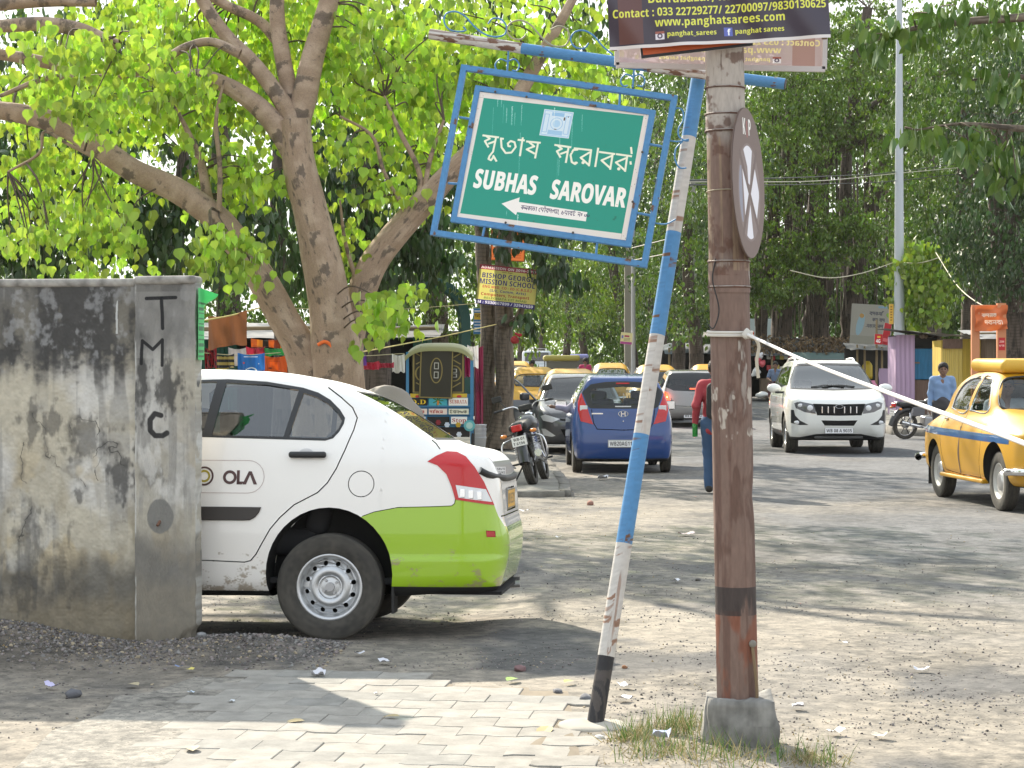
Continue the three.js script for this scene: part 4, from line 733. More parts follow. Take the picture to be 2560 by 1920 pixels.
function numberPlate(parent, text, w, h, x, y, z, turn, bg) { const G = new THREE.Group(); G.name = 'number_plate'; G.position.set(x, y, z); G.rotation.y = turn; parent.add(G); mesh('plate', box(w, h, 0.008), mat([0.5, 0.5, 0.5]), G); mesh('lettering', face(w - 0.004, h - 0.004, 0, 0, 0.0065), mat([1, 1, 1], { map: plateTex(text, bg), roughness: 0.4 }), G); return G; }
function drapeTube(car, line, r, axis, s, m, name, parent, lift = 0) {   // a bead laid along a line on the body
  const pts = line.map(([u, v]) => { const h = axis === 'z' ? car.hit(u, v, s * 1.3, 0, 0, -s) : car.hit(s * 4, v, u, -s, 0, 0); if (axis === 'z') h.z += s * lift; else h.x += s * lift; return h; });
  return mesh(name, new THREE.TubeGeometry(new THREE.CatmullRomCurve3(pts, false, 'centripetal'), Math.max(12, line.length * 6), r, 5), m, parent);
}
// ------------------------------------------------------------------ white and lime saloon cab nosed in behind the wall (measured off the photo on its near flank)
{
  const zq = (x, y) => [(753 - x) / 941, (1580 - y) / 941], Z = (...a) => a.map(([x, y]) => zq(x, y));
  const plan = [[-1.02, 0.72], [-0.97, 0.80], [-0.88, 0.885], [-0.7, 0.95], [-0.35, 0.985], [0.2, 1], [2.0, 1], [2.6, 0.965], [2.95, 0.87], [3.12, 0.74], [3.2, 0.6]];
  const sec = [[0.2, 0.80], [0.3, 0.822], [0.45, 0.838], [0.62, 0.845], [0.8, 0.84], [1.0, 0.822], [1.16, 0.79], [1.3, 0.715], [1.42, 0.635], [1.52, 0.56], [1.6, 0.5]];
  const gh = [[-0.8, 0.86], [-0.3, 0.93], [0.3, 0.99], [0.8, 1], [1.6, 0.99], [2.2, 0.93]];
  const car = new Car({
    side: [[0.95, 1.585], [0.5, 1.578], [0.27, 1.558], [0.11, 1.525], [-0.05, 1.472], [-0.2, 1.408], [-0.39, 1.30], [-0.615, 1.155], [-0.72, 1.125], [-0.85, 1.098], [-0.92, 1.05], [-0.955, 0.985], [-0.975, 0.91], [-0.985, 0.8], [-0.995, 0.7], [-1.02, 0.6], [-1.015, 0.47], [-0.99, 0.37], [-0.96, 0.29], [-0.7, 0.275], [-0.3, 0.25], [0.5, 0.25], [1.5, 0.24], [2.6, 0.23], [3.05, 0.25], [3.17, 0.4], [3.2, 0.58], [3.15, 0.75], [2.95, 0.89], [2.5, 1.0], [2.1, 1.07], [1.85, 1.2], [1.55, 1.42], [1.32, 1.53]],
    width: (x, y) => curveAt(plan, x) * curveAt(sec, y) * (y > 1.0 ? lerp(1, curveAt(gh, x), sst(1.0, 1.3, y)) : 1) + (x < -0.3 ? 0.011 * (sst(0.5, 0.465, y) - 1) : 0),
    k: 0.11, cell: 0.026, half: 0.86,
  });
  const T = thing('saloon_cab', 'white and lime green saloon cab with OLA lettering, its nose hidden by the wall', 'car');
  const grime = (c, y1) => { const t = tex(512, 512, (u, v) => { const x = u * 4 - 1, y = v * 1.6, n = fbm(x * 14, y * 20, 5, 0, 77), f = vn(x * 160, y * 160, 0, 5); return mix3(c, [0.3, 0.23, 0.15], 0.75 * sst(0.5, 0.62, n + 0.25 * (f - 0.5) + 1.4 * (y1 - y))); }); t.offset.set(0.25, 0); t.repeat.set(0.25, 0.625); return paint([1, 1, 1], { map: t }); };
  const white = grime([0.84, 0.81, 0.765], 0.30), lime = grime([0.31, 0.51, 0.004], 0.33);
  arches(car, [[0, 0.385, 0.37, 0.388], [2.39, 0.385, 0.37, 0.388]], T, 0.56);
  const under = car.cut([[-3, 0], [5, 0], [5, 0.285], [-0.3, 0.285], [-0.36, 0.318], [-0.98, 0.312], [-3, 0.312]], 'z');
  panel('underbody', under, M_liner, T);
  const flank = (t) => Math.abs(mid(t, 5)) > 0.12;
  // shut lines of the rear and front doors, the fuel lid and the boot
  const door = Z([700, 192], [780, 248], [850, 305], [882, 362], [870, 430], [832, 540], [790, 640], [742, 720], [690, 772], [560, 840], [482, 910], [430, 972], [388, 1045], [352, 1110], [322, 1145], [288, 1154], [72, 1146], [-100, 1144], [-170, 1130]);
  car.gap(door, 0.007, 'z', flank);
  car.gap([[0.985, 0.48], [0.985, 0.8], [0.965, 1.15], [0.93, 1.45]], 0.007, 'z', flank); car.gap([[0.98, 0.46], [1.9, 0.46], [1.95, 0.7], [2.0, 1.05]], 0.007, 'z', flank);
  const fuelC = zq(928, 724);
  car.gap(circle(...fuelC, 0.0745, 36).concat([[fuelC[0] + 0.0745, fuelC[1]]]), 0.005, 'z', (t) => flank(t) && mid(t, 2) < 0);
  car.gap(Z([600, 132], [700, 152], [780, 178], [850, 206]), 0.006, 'z', flank); car.gap(Z([1296, 484], [1322, 504], [1346, 532]), 0.006, 'z'); car.gap(Z([938, 899], [1000, 876], [1130, 851], [1300, 847], [1420, 842], [1436, 830], [1440, 808]), 0.0045, 'z', flank);
  // lamps
  const lamp = car.cut(Z([1285, 602], [1330, 572], [1385, 547], [1440, 550], [1490, 575], [1540, 630], [1590, 712], [1642, 840], [1440, 808], [1420, 740], [1390, 670], [1340, 622]), 'z', (t) => mid(t, 3) < 0.4);
  let [clear, redL] = splitBy(lamp, Z([1440, 728], [1600, 752], [1632, 822], [1457, 797]), 'z');
  for (const [i, s] of [-1, 1].entries()) { const G = new THREE.Group(); G.name = 'tail_lamp'; T.add(G); panel('red_lens', bySide(redL)[i], M_red, G, 0.004); panel('clear_lens', bySide(clear)[i], M_lampWhite, G, 0.003); }
  for (const sd of [-1, 1]) for (const k of [0, 1, 2]) { const [x, y] = zq(1478 + k * 45, 772 + k * 7), h = car.hit(x, y, sd * 1.3, 0, 0, -sd); mesh('reversing_facet', box(0.03, 0.05, 0.008, h.x, h.y, h.z + sd * 0.004, 0.003), M_chrome, T); }
  // bumper in lime
  const limeOut = Z([900, 925], [935, 900], [1000, 876], [1130, 851], [1300, 847], [1420, 842], [1436, 830], [1440, 806], [1642, 838], [1662, 900], [1692, 958], [1740, 988], [1800, 1000], [1800, 1400], [1040, 1400], [1040, 1100]);
  const bum = car.cut(limeOut, 'z', (t) => mid(t, 0) < 0.02);
  panel('rear_bumper', bum, lime, T, 0.001);
  const refl = Z([1607, 980], [1648, 984], [1650, 1012], [1610, 1010]);
  // glazing: black surround first, then the panes inside it
  const win = Z([-280, 465], [-240, 200], [-180, 158], [40, 148], [130, 146], [350, 160], [560, 194], [650, 222], [722, 262], [782, 317], [815, 363], [812, 395], [792, 440], [762, 476], [720, 489], [60, 472]);
  const surround = car.cut(win, 'z', (t) => mid(t, 1) > 0.9);
  const paneA = Z([88, 462], [124, 166], [350, 178], [540, 208], [488, 468]), paneB = Z([518, 471], [570, 224], [645, 248], [712, 284], [768, 332], [800, 380], [788, 420], [752, 468], [720, 477]), paneC = Z([-262, 455], [-225, 208], [-170, 170], [40, 160], [68, 163], [36, 460]);
  let g1, g2, g3, rest; [g1, rest] = splitBy(surround, paneA, 'z'); [g2, rest] = splitBy(rest, paneB, 'z'); [g3, rest] = splitBy(rest, paneC, 'z');
  panels('window_surround', rest, M_trim, T, 0.002);
  panels('rear_door_window', g1, M_film, T, -0.004); panels('quarter_window', g2, M_film, T, -0.004); panels('front_door_window', g3, M_film, T, -0.004);
  const rw = car.cut([[-0.60, 1.165], [-0.565, 1.2], [-0.49, 1.44], [-0.44, 1.462], [0.44, 1.462], [0.49, 1.44], [0.565, 1.2], [0.60, 1.165]], 'x', (t) => mid(t, 3) < -0.15 && mid(t, 0) < 0.2);
  let rg; [rg, rest] = splitBy(rw, [[-0.575, 1.18], [-0.545, 1.205], [-0.47, 1.43], [-0.43, 1.448], [0.43, 1.448], [0.47, 1.43], [0.545, 1.205], [0.575, 1.18]], 'x');
  panel('rear_screen_surround', rest, M_trim, T); panel('rear_screen', rg, M_glass, T, -0.003);
  const ws = car.cut([[-0.70, 1.09], [-0.54, 1.48], [0.54, 1.48], [0.70, 1.09]], 'x', (t) => mid(t, 3) > 0.2 && mid(t, 0) > 1.2); panel('windscreen', ws, M_glass, T, -0.003);
  // boot: shut lines, dark garnish, plate
  car.gap([[-0.60, 1.13], [-0.58, 0.99], [-0.545, 0.94], [-0.50, 0.72]].map(([a, b]) => [a, b]), 0.007, 'x', (t) => mid(t, 0) < -0.5); car.gap([[0.60, 1.13], [0.58, 0.99], [0.545, 0.94], [0.50, 0.72]], 0.007, 'x', (t) => mid(t, 0) < -0.5);
  car.gap([[-0.60, 0.72], [0.60, 0.72]], 0.007, 'x', (t) => mid(t, 0) < -0.5);
  const plateRec = car.cut([[-0.30, 0.74], [-0.30, 0.88], [0.30, 0.88], [0.30, 0.74]], 'x', (t) => mid(t, 0) < -0.5);
  panel('plate_recess', plateRec, white, T, -0.02);
  const dd = car.cut(door.concat([[0.985, 0.46], [0.965, 1.15], [0.93, 1.5], [0.3, 1.5]]), 'z', (t) => mid(t, 0) < 0.985 && flank(t));
  panels('rear_door', dd, white, T);
  const dustyWhite = mat([0.82, 0.8, 0.76], { roughness: 0.6 }), bootLid = car.take((t) => mid(t, 4) > 0.6 && mid(t, 0) < -0.4), roofT = car.take((t) => mid(t, 4) > 0.6 && mid(t, 1) > 1.3);
  panel('boot_lid', bootLid, dustyWhite, T); panel('roof', roofT, dustyWhite, T);
  panel('body', car.tris, white, T);
  for (const s of [-1, 1]) {
    const G = (x, y, o = 0) => { const h = car.hit(x, y, s * 1.3, 0, 0, -s); h.z += s * o; return h; };
    // pull handle over its scooped cup
    const a = zq(632, 566), h0 = G(a[0], a[1]);
    const hg = new RoundedBoxGeometry(0.222, 0.037, 0.034, 3, 0.016); hg.translate(h0.x, h0.y, h0.z + s * 0.026).rotateZ(0); mesh('door_handle', hg, M_trim, T);
    mesh('handle_cup', new THREE.SphereGeometry(0.05, 20, 12).scale(1, 0.85, 0.1).translate(h0.x + 0.012, h0.y - 0.005, h0.z + s * 0.001), mat([0.62, 0.61, 0.6], { roughness: 0.4 }), T);
    // rubbing strip
    const st = Z([-240, 853], [376, 856], [366, 880], [345, 905], [318, 921], [280, 923], [-240, 921]).map(([x, y]) => [x, y]);
    const sg = plate(st, 0.012, 0.004), sp = sg.attributes.position; for (let i = 0; i < sp.count; i++) { const h = G(sp.getX(i), sp.getY(i)); sp.setZ(i, h.z + s * (0.006 + Math.abs(sp.getZ(i)) * (sp.getZ(i) * s > 0 ? 1 : 0.3))); } sg.computeVertexNormals();
    mesh('rubbing_strip', sg, mat([0.045, 0.038, 0.034], { roughness: 0.55 }), T);
    const rg2 = plate(refl, 0.01, 0.003), rp = rg2.attributes.position; for (let i = 0; i < rp.count; i++) { const h = G(rp.getX(i), rp.getY(i)); rp.setZ(i, h.z + (rp.getZ(i) + 0.004) * s * 0.7); } mesh('reflector', rg2, M_red, T);
  }
  // lettering and capsule sticker on the doors: thin vinyl laid on the panel
  const vinyl = (tris, name, m, uvBox) => panels(name, tris, m, T, 0.0022);
  const onDoor = (poly) => splitBy(dd, poly, 'z')[0];
  const brownV = mat([0.075, 0.032, 0.03], { roughness: 0.4 });
  const ring = (cx, cy, r0, r1, n = 32) => { const out = []; for (let i = 0; i < n; i++) { const a = i / n * 6.2832, b = (i + 1.02) / n * 6.2832; out.push([[cx + r0 * Math.cos(a), cy + r0 * Math.sin(a)], [cx + r1 * Math.cos(a), cy + r1 * Math.sin(a)], [cx + r1 * Math.cos(b), cy + r1 * Math.sin(b)], [cx + r0 * Math.cos(b), cy + r0 * Math.sin(b)]]); } return out; };
  const many = (polys, name, m) => { const t = polys.flatMap((p) => onDoor(p)); panels(name, t, m, T, 0.0022); };
  const [ox, oy] = zq(201, 691); many(ring(ox, oy, 0.024, 0.0405), 'letter_o', brownV);
  many([Z([240, 653], [256, 653], [256, 730], [240, 730]), Z([240, 714], [284, 714], [268, 730], [240, 730])], 'letter_l', brownV);
  many([Z([272, 730], [306, 658], [322, 658], [292, 730]), Z([306, 658], [322, 658], [354, 730], [334, 730])], 'letter_a', brownV);
  const [lx, ly] = zq(58, 685); many(ring(lx, ly, 0.024, 0.036), 'emblem', mat([0.35, 0.28, 0.02], { roughness: 0.4 })); many(ring(lx, ly, 0.045, 0.056), 'emblem_ring', brownV);
  const cap = []; const cz = [[-240, 598], [300, 599]]; for (let i = 0; i <= 12; i++) { const a = -Math.PI / 2 + i / 12 * Math.PI; cz.push([303 + 89 * Math.cos(a), 688 + 89 * Math.sin(a)]); } cz.push([-240, 775]);
  const cl = cz.map(([x, y]) => zq(x, y)); const capP = []; for (let i = 0; i + 1 < cl.length; i++) { const [x0, y0] = cl[i], [x1, y1] = cl[i + 1], l = Math.hypot(x1 - x0, y1 - y0), nx = -(y1 - y0) / l * 0.0014, ny = (x1 - x0) / l * 0.0014; capP.push([[x0 + nx, y0 + ny], [x0 - nx, y0 - ny], [x1 - nx, y1 - ny], [x1 + nx, y1 + ny]]); }
  many(capP, 'sticker_outline', mat([0.42, 0.31, 0.3], { roughness: 0.5 }));
  // maker's badge by the lamp, boot garnish, plate, underside bits
  const bp = zq(1628, 622), bh = car.hit(bp[0] + 0.02, bp[1] - 0.02, -1.3, 0, 0, 1);
  const badge = new THREE.Group(); badge.name = 'badge'; T.add(badge);
  const bt = canvasTex(256, 160, (c, W, H) => { c.fillStyle = '#d8d6d4'; c.fillRect(0, 0, W, H); c.fillStyle = '#25252a'; c.font = 'bold 66px sans-serif'; const l = (t, y) => { const m = c.measureText(t).width; c.save(); c.translate(8, y); c.scale((W - 16) / m, 1); c.fillText(t, 0, 0); c.restore(); }; l('MARUTI', 68); l('SUZUKI', 142); });
  mesh('badge_plate', new THREE.PlaneGeometry(0.11, 0.045), mat([1, 1, 1], { map: bt, roughness: 0.3 }), badge);
  badge.position.set(-0.925, 0.99, -0.56); { const h = car.hit(-1.6, 0.985, -0.50, 1, 0, 0); badge.position.copy(h).add(V(-0.006, 0, -0.002)); badge.rotation.y = -Math.PI / 2 - 0.62; badge.rotation.order = 'YXZ'; }
  const gar = []; for (const sd of [-1, 1]) { const q = [car.hit(-0.865, 0.99, sd * 1.3, 0, 0, -sd), car.hit(-1.6, 0.965, sd * 1.3, 0.75, 0, -sd * 0.66), car.hit(-1.7, 0.945, sd * 0.45, 1, 0, 0)]; if (sd > 0) q.reverse(); gar.push(...q); if (sd < 0) gar.push(car.hit(-1.7, 0.935, -0.2, 1, 0, 0), car.hit(-1.7, 0.935, 0.2, 1, 0, 0)); }
  mesh('boot_garnish', tube(gar, 0.021, 80, 8), M_trim, T);
  numberPlate(T, 'WB 05 3318', 0.5, 0.12, car.hit(-1.7, 0.81, 0, 1, 0, 0).x - 0.0, 0.81, 0, -Math.PI / 2, '#d8a32e');
  mesh('exhaust_pipe', rod([-0.7, 0.24, 0.3], [-1.02, 0.26, 0.3], 0.022), M_steel, T);
  mesh('undertray', box(0.62, 0.02, 1.3, -0.68, 0.272, 0), M_liner, T);
  mesh('axle', rod([0, 0.3, -0.7], [0, 0.3, 0.7], 0.035), M_liner, T); mesh('axle', rod([2.39, 0.3, -0.7], [2.39, 0.3, 0.7], 0.03), M_liner, T);
  for (const s of [-1, 1]) { wheel(T, 0, 0.31, s * 0.74, 0.31, 0.168, 0.188, 'steel', s); wheel(T, 2.39, 0.31, s * 0.745, 0.31, 0.168, 0.188, 'steel', s); mesh('mud_flap', box(0.012, 0.2, 0.17, -0.37, 0.26, s * 0.72), M_rubber, T); }
  for (const s of [-1, 1]) { const m = new THREE.Group(); m.name = 'wing_mirror'; T.add(m); mesh('mirror_shell', new THREE.SphereGeometry(0.1, 18, 12).scale(0.6, 0.75, 1).translate(1.75, 1.1, s * (s < 0 ? 0.84 : 0.93)), white, m); mesh('mirror_arm', box(0.05, 0.03, 0.14, 1.78, 1.05, s * 0.84), M_trim, m); }
  // cabin
  const I = new THREE.Group(); I.name = 'interior'; T.add(I);
  const trimM = mat([0.22, 0.2, 0.18], { roughness: 0.9 });
  const inner = bySide(dd); for (const [i, s] of [-1, 1].entries()) panel('door_trim', inner[i].map((t) => t.map((p) => [p[0], p[1], p[2] - s * 0.035, -p[3], -p[4], -p[5]])), trimM, I);
  mesh('floor_pan', box(2.7, 0.03, 1.4, 1.0, 0.34, 0), M_seat, I); mesh('parcel_shelf', box(0.55, 0.03, 1.3, -0.38, 1.08, 0), M_seat, I); mesh('dashboard', box(0.4, 0.35, 1.4, 1.95, 0.9, 0, 0.05), M_seat, I);
  const seat = (x, z, w, b) => { mesh('seat_cushion', box(0.5, 0.16, w, x + 0.2, 0.56, z, 0.06), M_seat, I); mesh('seat_back', box(0.14, 0.62, w, 0, 0.31, 0, 0.06).rotateZ(0.22).translate(x - 0.02, 0.6, z), M_seat, I); };
  seat(0.15, 0, 1.25); seat(1.05, -0.36, 0.5); seat(1.05, 0.36, 0.5);
  for (const z of [-0.36, 0.36]) mesh('head_rest', box(0.1, 0.17, 0.24, 0.86, 1.27, z, 0.045), M_seat, I);
  const near = at(823, 1603, 11.6), yaw = Math.PI - 0.085;
  T.rotation.y = yaw; const off = V(0, 0, -0.8).applyAxisAngle(V(0, 1, 0), yaw); T.position.set(near.x - off.x, -0.026, near.z - off.z); T.rotation.order = 'YXZ'; T.rotation.x = 0.036;
}
// ------------------------------------------------------------------ traffic: shared steps for the other cars
const endView = (s) => (t) => mid(t, 3) * s > 0.12;
function glaze(car, T, outline, pane, axis, pred, name, glass = M_glassDark, both = true) {   // black surround with a pane let into it
  const w = car.cut(outline, axis, pred); let g = w, r = [];
  if (pane) [g, r] = splitBy(w, pane, axis);
  if (r.length) panel(name + '_surround', r, M_trim, T, 0.001);
  if (axis === 'z') panels(name, g, glass, T, -0.003); else panel(name, g, glass, T, -0.003);
}
const inset = (P, d) => { const cx = P.reduce((s, p) => s + p[0], 0) / P.length, cy = P.reduce((s, p) => s + p[1], 0) / P.length; return P.map(([x, y]) => { const l = Math.hypot(x - cx, y - cy), k = (l - d) / l; return [cx + (x - cx) * k, cy + (y - cy) * k]; }); };
const mirrorZ = (P) => P.map(([z, y]) => [-z, y]);
function lampPair(car, T, outline, s, m, name, push = 0.004) { for (const P of [outline, mirrorZ(outline)]) { const t = car.cut(P, 'x', endView(s)); panel(name, t, m, T, push); } }
function wheels(T, wb, r, w, ri, track, style) { for (const s of [-1, 1]) { wheel(T, 0, r, s * track, r, w, ri, style, s); wheel(T, wb, r, s * track, r, w, ri, style, s); } }
const underside = (car, T) => { const y = car.lo[1] + 0.09 + 0.035; panel('underbody', car.cut([[-3, 0], [6, 0], [6, y], [-3, y]], 'z'), M_liner, T); };
function seats(T, xs, h = 1.0) { const I = new THREE.Group(); I.name = 'interior'; T.add(I); mesh('floor_pan', box(2.2, 0.03, 1.15, 0.9, 0.36, 0), M_seat, I); for (const x of xs) for (const z of [-0.33, 0.33]) { mesh('seat', merge([box(0.45, 0.16, 0.46, x + 0.18, 0.55, z, 0.05), box(0.13, 0.55, 0.46, 0, 0.27, 0, 0.05).rotateZ(0.2).translate(x - 0.05, 0.58, z), box(0.09, 0.15, 0.24, x - 0.18, h + 0.16, z, 0.04)]), M_seat, I); } }
function emblem(T, x, y, z, rx, ry, s) { mesh('emblem', new THREE.TorusGeometry(rx, 0.006, 6, 28).scale(1, ry / rx, 1).rotateY(s * Math.PI / 2).translate(x, y, z), M_chrome, T); }

// ---- blue hatchback, tail to the camera
{
  const q = (x, y) => [(x - 1350) / 570, (1395 - y) / 570], Q = (...a) => a.map((p) => q(...p));
  const plan = [[-0.54, 0.86], [-0.45, 0.93], [-0.2, 0.985], [0.2, 1], [2.0, 1], [2.5, 0.95], [2.85, 0.8], [3.0, 0.6]], sec = [[0.15, 0.70], [0.3, 0.755], [0.5, 0.775], [0.75, 0.77], [0.95, 0.735], [1.1, 0.69], [1.3, 0.60], [1.45, 0.52], [1.55, 0.46]];
  const car = new Car({ side: [[0.9, 1.505], [0.3, 1.5], [-0.05, 1.475], [-0.3, 1.43], [-0.33, 1.37], [-0.37, 1.2], [-0.45, 0.96], [-0.47, 0.85], [-0.5, 0.72], [-0.53, 0.6], [-0.54, 0.45], [-0.52, 0.3], [-0.46, 0.2], [0.5, 0.2], [2.4, 0.19], [2.85, 0.22], [2.97, 0.42], [2.95, 0.66], [2.75, 0.87], [2.3, 0.97], [1.9, 1.05], [1.6, 1.27], [1.3, 1.44]], width: (x, y) => curveAt(plan, x) * curveAt(sec, y), k: 0.07, cell: 0.032, half: 0.8 });
  const T = thing('hatchback', 'blue hatchback stopped in traffic, rear plate starting WB20AG', 'car', [1.67, 0, -30.6]), blue = paint([0.002, 0.042, 0.2]);
  arches(car, [[0, 0.3, 0.32], [2.38, 0.3, 0.32]], T, 0.52); underside(car, T);
  const rear = endView(-1);
  lampPair(car, T, Q([992, 690], [966, 765], [962, 850], [985, 945], [1092, 972], [1064, 900], [1042, 830], [1014, 765]), -1, M_red, 'tail_lamp');
  const outl = Q([1000, 695], [1075, 628], [1200, 608], [1350, 602], [1500, 608], [1625, 628], [1700, 695], [1655, 815], [1630, 835], [1350, 838], [1070, 835], [1045, 815]);
  glaze(car, T, outl, Q([1062, 700], [1090, 668], [1350, 650], [1610, 668], [1638, 700], [1612, 800], [1350, 812], [1088, 800]), 'x', rear, 'rear_screen', M_glass);
  glaze(car, T, [[-0.58, 1.02], [-0.5, 1.40], [0.5, 1.40], [0.58, 1.02]], null, 'x', (t) => mid(t, 3) > 0.2 && mid(t, 0) > 1, 'windscreen', M_glass);
  glaze(car, T, [[-0.12, 1.1], [0.0, 1.36], [0.8, 1.41], [1.25, 1.36], [1.66, 1.05], [0.6, 1.0]], null, 'z', (t) => Math.abs(mid(t, 5)) > 0.3 && mid(t, 1) > 0.95, 'side_window', M_glass);
  car.gap(Q([1078, 845], [1095, 960], [1125, 1012], [1350, 1020], [1575, 1012], [1605, 960], [1622, 845]), 0.012, 'x', rear);
  const low = car.cut(Q([800, 1262], [1350, 1268], [1900, 1262], [1900, 1500], [800, 1500]), 'x', rear); panel('bumper_valance', low, M_trim, T);
  panel('body', car.tris, blue, T);
  const rx = (y, z) => car.hit(-2, y, z, 1, 0, 0);
  for (const s of [-1, 1]) { const h = rx(0.985, s * 0.595); mesh('reversing_lens', box(0.02, 0.085, 0.115, h.x + 0.002, h.y, h.z, 0.008), M_lampWhite, T); }
  const e = rx(0.9, 0); emblem(T, e.x - 0.005, 0.9, 0, 0.072, 0.044, -1); mesh('emblem_bar', merge([box(0.008, 0.07, 0.014, e.x - 0.006, 0.9, -0.028).rotateX(0), box(0.008, 0.07, 0.014, e.x - 0.006, 0.9, 0.028), box(0.008, 0.014, 0.06, e.x - 0.006, 0.9, 0)]), M_chrome, T);
  mesh('boot_lock', new THREE.SphereGeometry(0.012, 10, 8).translate(rx(0.79, 0).x, 0.79, 0), M_chrome, T);
  mesh('brake_light', box(0.02, 0.022, 0.2, rx(1.355, 0).x - 0.004, 1.36, 0), M_red, T);
  const bd = rx(0.905, -0.42); mesh('model_badge', box(0.006, 0.02, 0.17, bd.x - 0.002, 0.905, -0.39), M_chrome, T);
  mesh('dealer_strip', box(0.004, 0.018, 0.24, rx(1.0, 0).x - 0.006, 1.012, 0), mat([0.7, 0.7, 0.7]), T);
  numberPlate(T, 'WB20AG1142', 0.47, 0.115, rx(0.45, 0).x - 0.008, 0.455, 0, -Math.PI / 2);
  for (const s of [-1, 1]) { const m = new THREE.Group(); m.name = 'wing_mirror'; T.add(m); mesh('mirror_shell', box(0.09, 0.15, 0.2, 1.5, 1.0, s * 0.87, 0.045), M_trim, m); mesh('mirror_glass', face(0.17, 0.12).rotateY(-Math.PI / 2).translate(1.453, 1.0, s * 0.87), M_chrome, m); }
  wheels(T, 2.38, 0.275, 0.15, 0.165, 0.675, 'steel'); seats(T, [0.35, 1.15]);
  mesh('roof_aerial', rod([0.1, 1.48, 0.1], [-0.12, 1.68, 0.1], 0.004), M_trim, T);
  T.rotation.y = Math.PI / 2 + 0.012;
}
// ---- white SUV, front to the camera
{
  const q = (x, y) => [-(x - 588) / 361, (1164 - y) / 361], Q = (...a) => a.map((p) => q(...p));
  const plan = [[-0.95, 0.8], [-0.7, 0.95], [0, 1], [2.7, 1], [3.1, 0.985], [3.35, 0.93], [3.5, 0.83], [3.6, 0.68]], sec = [[0.2, 0.84], [0.35, 0.905], [0.55, 0.935], [0.8, 0.94], [1.0, 0.92], [1.15, 0.875], [1.3, 0.80], [1.55, 0.69], [1.75, 0.60], [1.85, 0.54]];
  const car = new Car({ side: [[1.2, 1.755], [0.2, 1.745], [-0.45, 1.68], [-0.72, 1.4], [-0.85, 1.1], [-0.9, 0.7], [-0.86, 0.4], [-0.7, 0.3], [0.6, 0.27], [2.5, 0.26], [3.35, 0.27], [3.5, 0.36], [3.58, 0.5], [3.6, 0.7], [3.58, 0.9], [3.48, 1.02], [3.3, 1.09], [2.9, 1.16], [2.6, 1.22], [2.3, 1.38], [1.95, 1.62], [1.65, 1.73]], width: (x, y) => curveAt(plan, x) * curveAt(sec, y), k: 0.1, cell: 0.036, half: 0.95 });
  const T = thing('suv', 'white SUV driving towards the crossing, front plate WB 08 A 9035', 'car', [6.15, 0, -37 - 3.4]), white = paint([0.78, 0.78, 0.74]);
  arches(car, [[0, 0.37, 0.42], [2.7, 0.37, 0.42]], T, 0.62); underside(car, T);
  const f = endView(1);
  glaze(car, T, Q([318, 566], [400, 556], [588, 553], [776, 556], [858, 566], [892, 732], [588, 742], [284, 732]), Q([330, 576], [588, 566], [846, 576], [874, 722], [588, 730], [302, 722]), 'x', (t) => mid(t, 3) > 0.15 && mid(t, 0) > 1.4, 'windscreen', M_glassSky);
  glaze(car, T, [[-0.45, 1.25], [-0.35, 1.58], [0.6, 1.63], [1.5, 1.62], [2.25, 1.27], [1.0, 1.2]], null, 'z', (t) => Math.abs(mid(t, 5)) > 0.3 && mid(t, 1) > 1.1, 'side_window');
  // grille with upright bars
  const gr = car.cut(Q([415, 826], [588, 830], [761, 826], [735, 903], [588, 906], [441, 903]), 'x', f); panel('grille', gr, M_liner, T, -0.02);
  const fx = (y, z) => car.hit(5, y, z, -1, 0, 0);
  for (const zx of [468, 508, 548, 628, 668, 708]) { const [z, y] = q(zx + (zx < 588 ? 6 : -6), 866), h = fx(y, z); mesh('grille_bar', box(0.02, 0.125, 0.026, h.x + 0.006, y - 0.004, z, 0.008).rotateX(0), M_chrome, T); }
  emblem(T, fx(0.885, 0).x + 0.012, 0.885, 0, 0.068, 0.034, 1);
  // headlamps: dark housing, clear projector
  lampPair(car, T, Q([295, 822], [330, 812], [430, 832], [432, 893], [360, 882], [305, 856]), 1, mat([0.08, 0.08, 0.085], { roughness: 0.06, clearcoat: 1 }), 'headlamp', 0.003);
  for (const s of [-1, 1]) { const [z, y] = q(395, 855), h = fx(y, Math.abs(z) * s); mesh('projector', new THREE.SphereGeometry(0.055, 20, 14).scale(0.4, 1, 1).translate(h.x - 0.004, y, Math.abs(z) * s), M_lampWhite, T); const [z2, y2] = q(335, 838), h2 = fx(y2, Math.abs(z2) * s); mesh('indicator', new THREE.SphereGeometry(0.04, 16, 12).scale(0.4, 0.9, 1.4).translate(h2.x - 0.002, y2, Math.abs(z2) * s), M_lampWhite, T); }
  lampPair(car, T, Q([276, 868], [292, 868], [300, 905], [330, 938], [384, 966], [330, 968], [276, 955]), 1, M_trim, 'fog_lamp_bezel', 0.003);
  for (const s of [-1, 1]) { const [z, y] = q(318, 950), h = fx(y, Math.abs(z) * s); mesh('fog_lamp', new THREE.SphereGeometry(0.05, 16, 12).scale(0.4, 0.7, 1.5).translate(h.x, y, Math.abs(z) * s), M_lampWhite, T); }
  const lg = car.cut(Q([468, 936], [588, 938], [708, 936], [684, 972], [492, 972]), 'x', f); panel('lower_grille', lg, M_liner, T, -0.015);
  const lowB = car.cut(Q([200, 1046], [330, 1050], [440, 1028], [588, 1024], [736, 1028], [846, 1050], [980, 1046], [980, 1200], [200, 1200]), 'x', f); panel('bumper_skirt', lowB, M_trim, T);
  const sill = car.cut([[-1, 0.2], [-1, 0.4], [3.2, 0.4], [3.2, 0.2]], 'z', (t) => Math.abs(mid(t, 5)) > 0.4); panels('sill_cladding', sill, M_trim, T, 0.002);
  panel('body', car.tris, white, T);
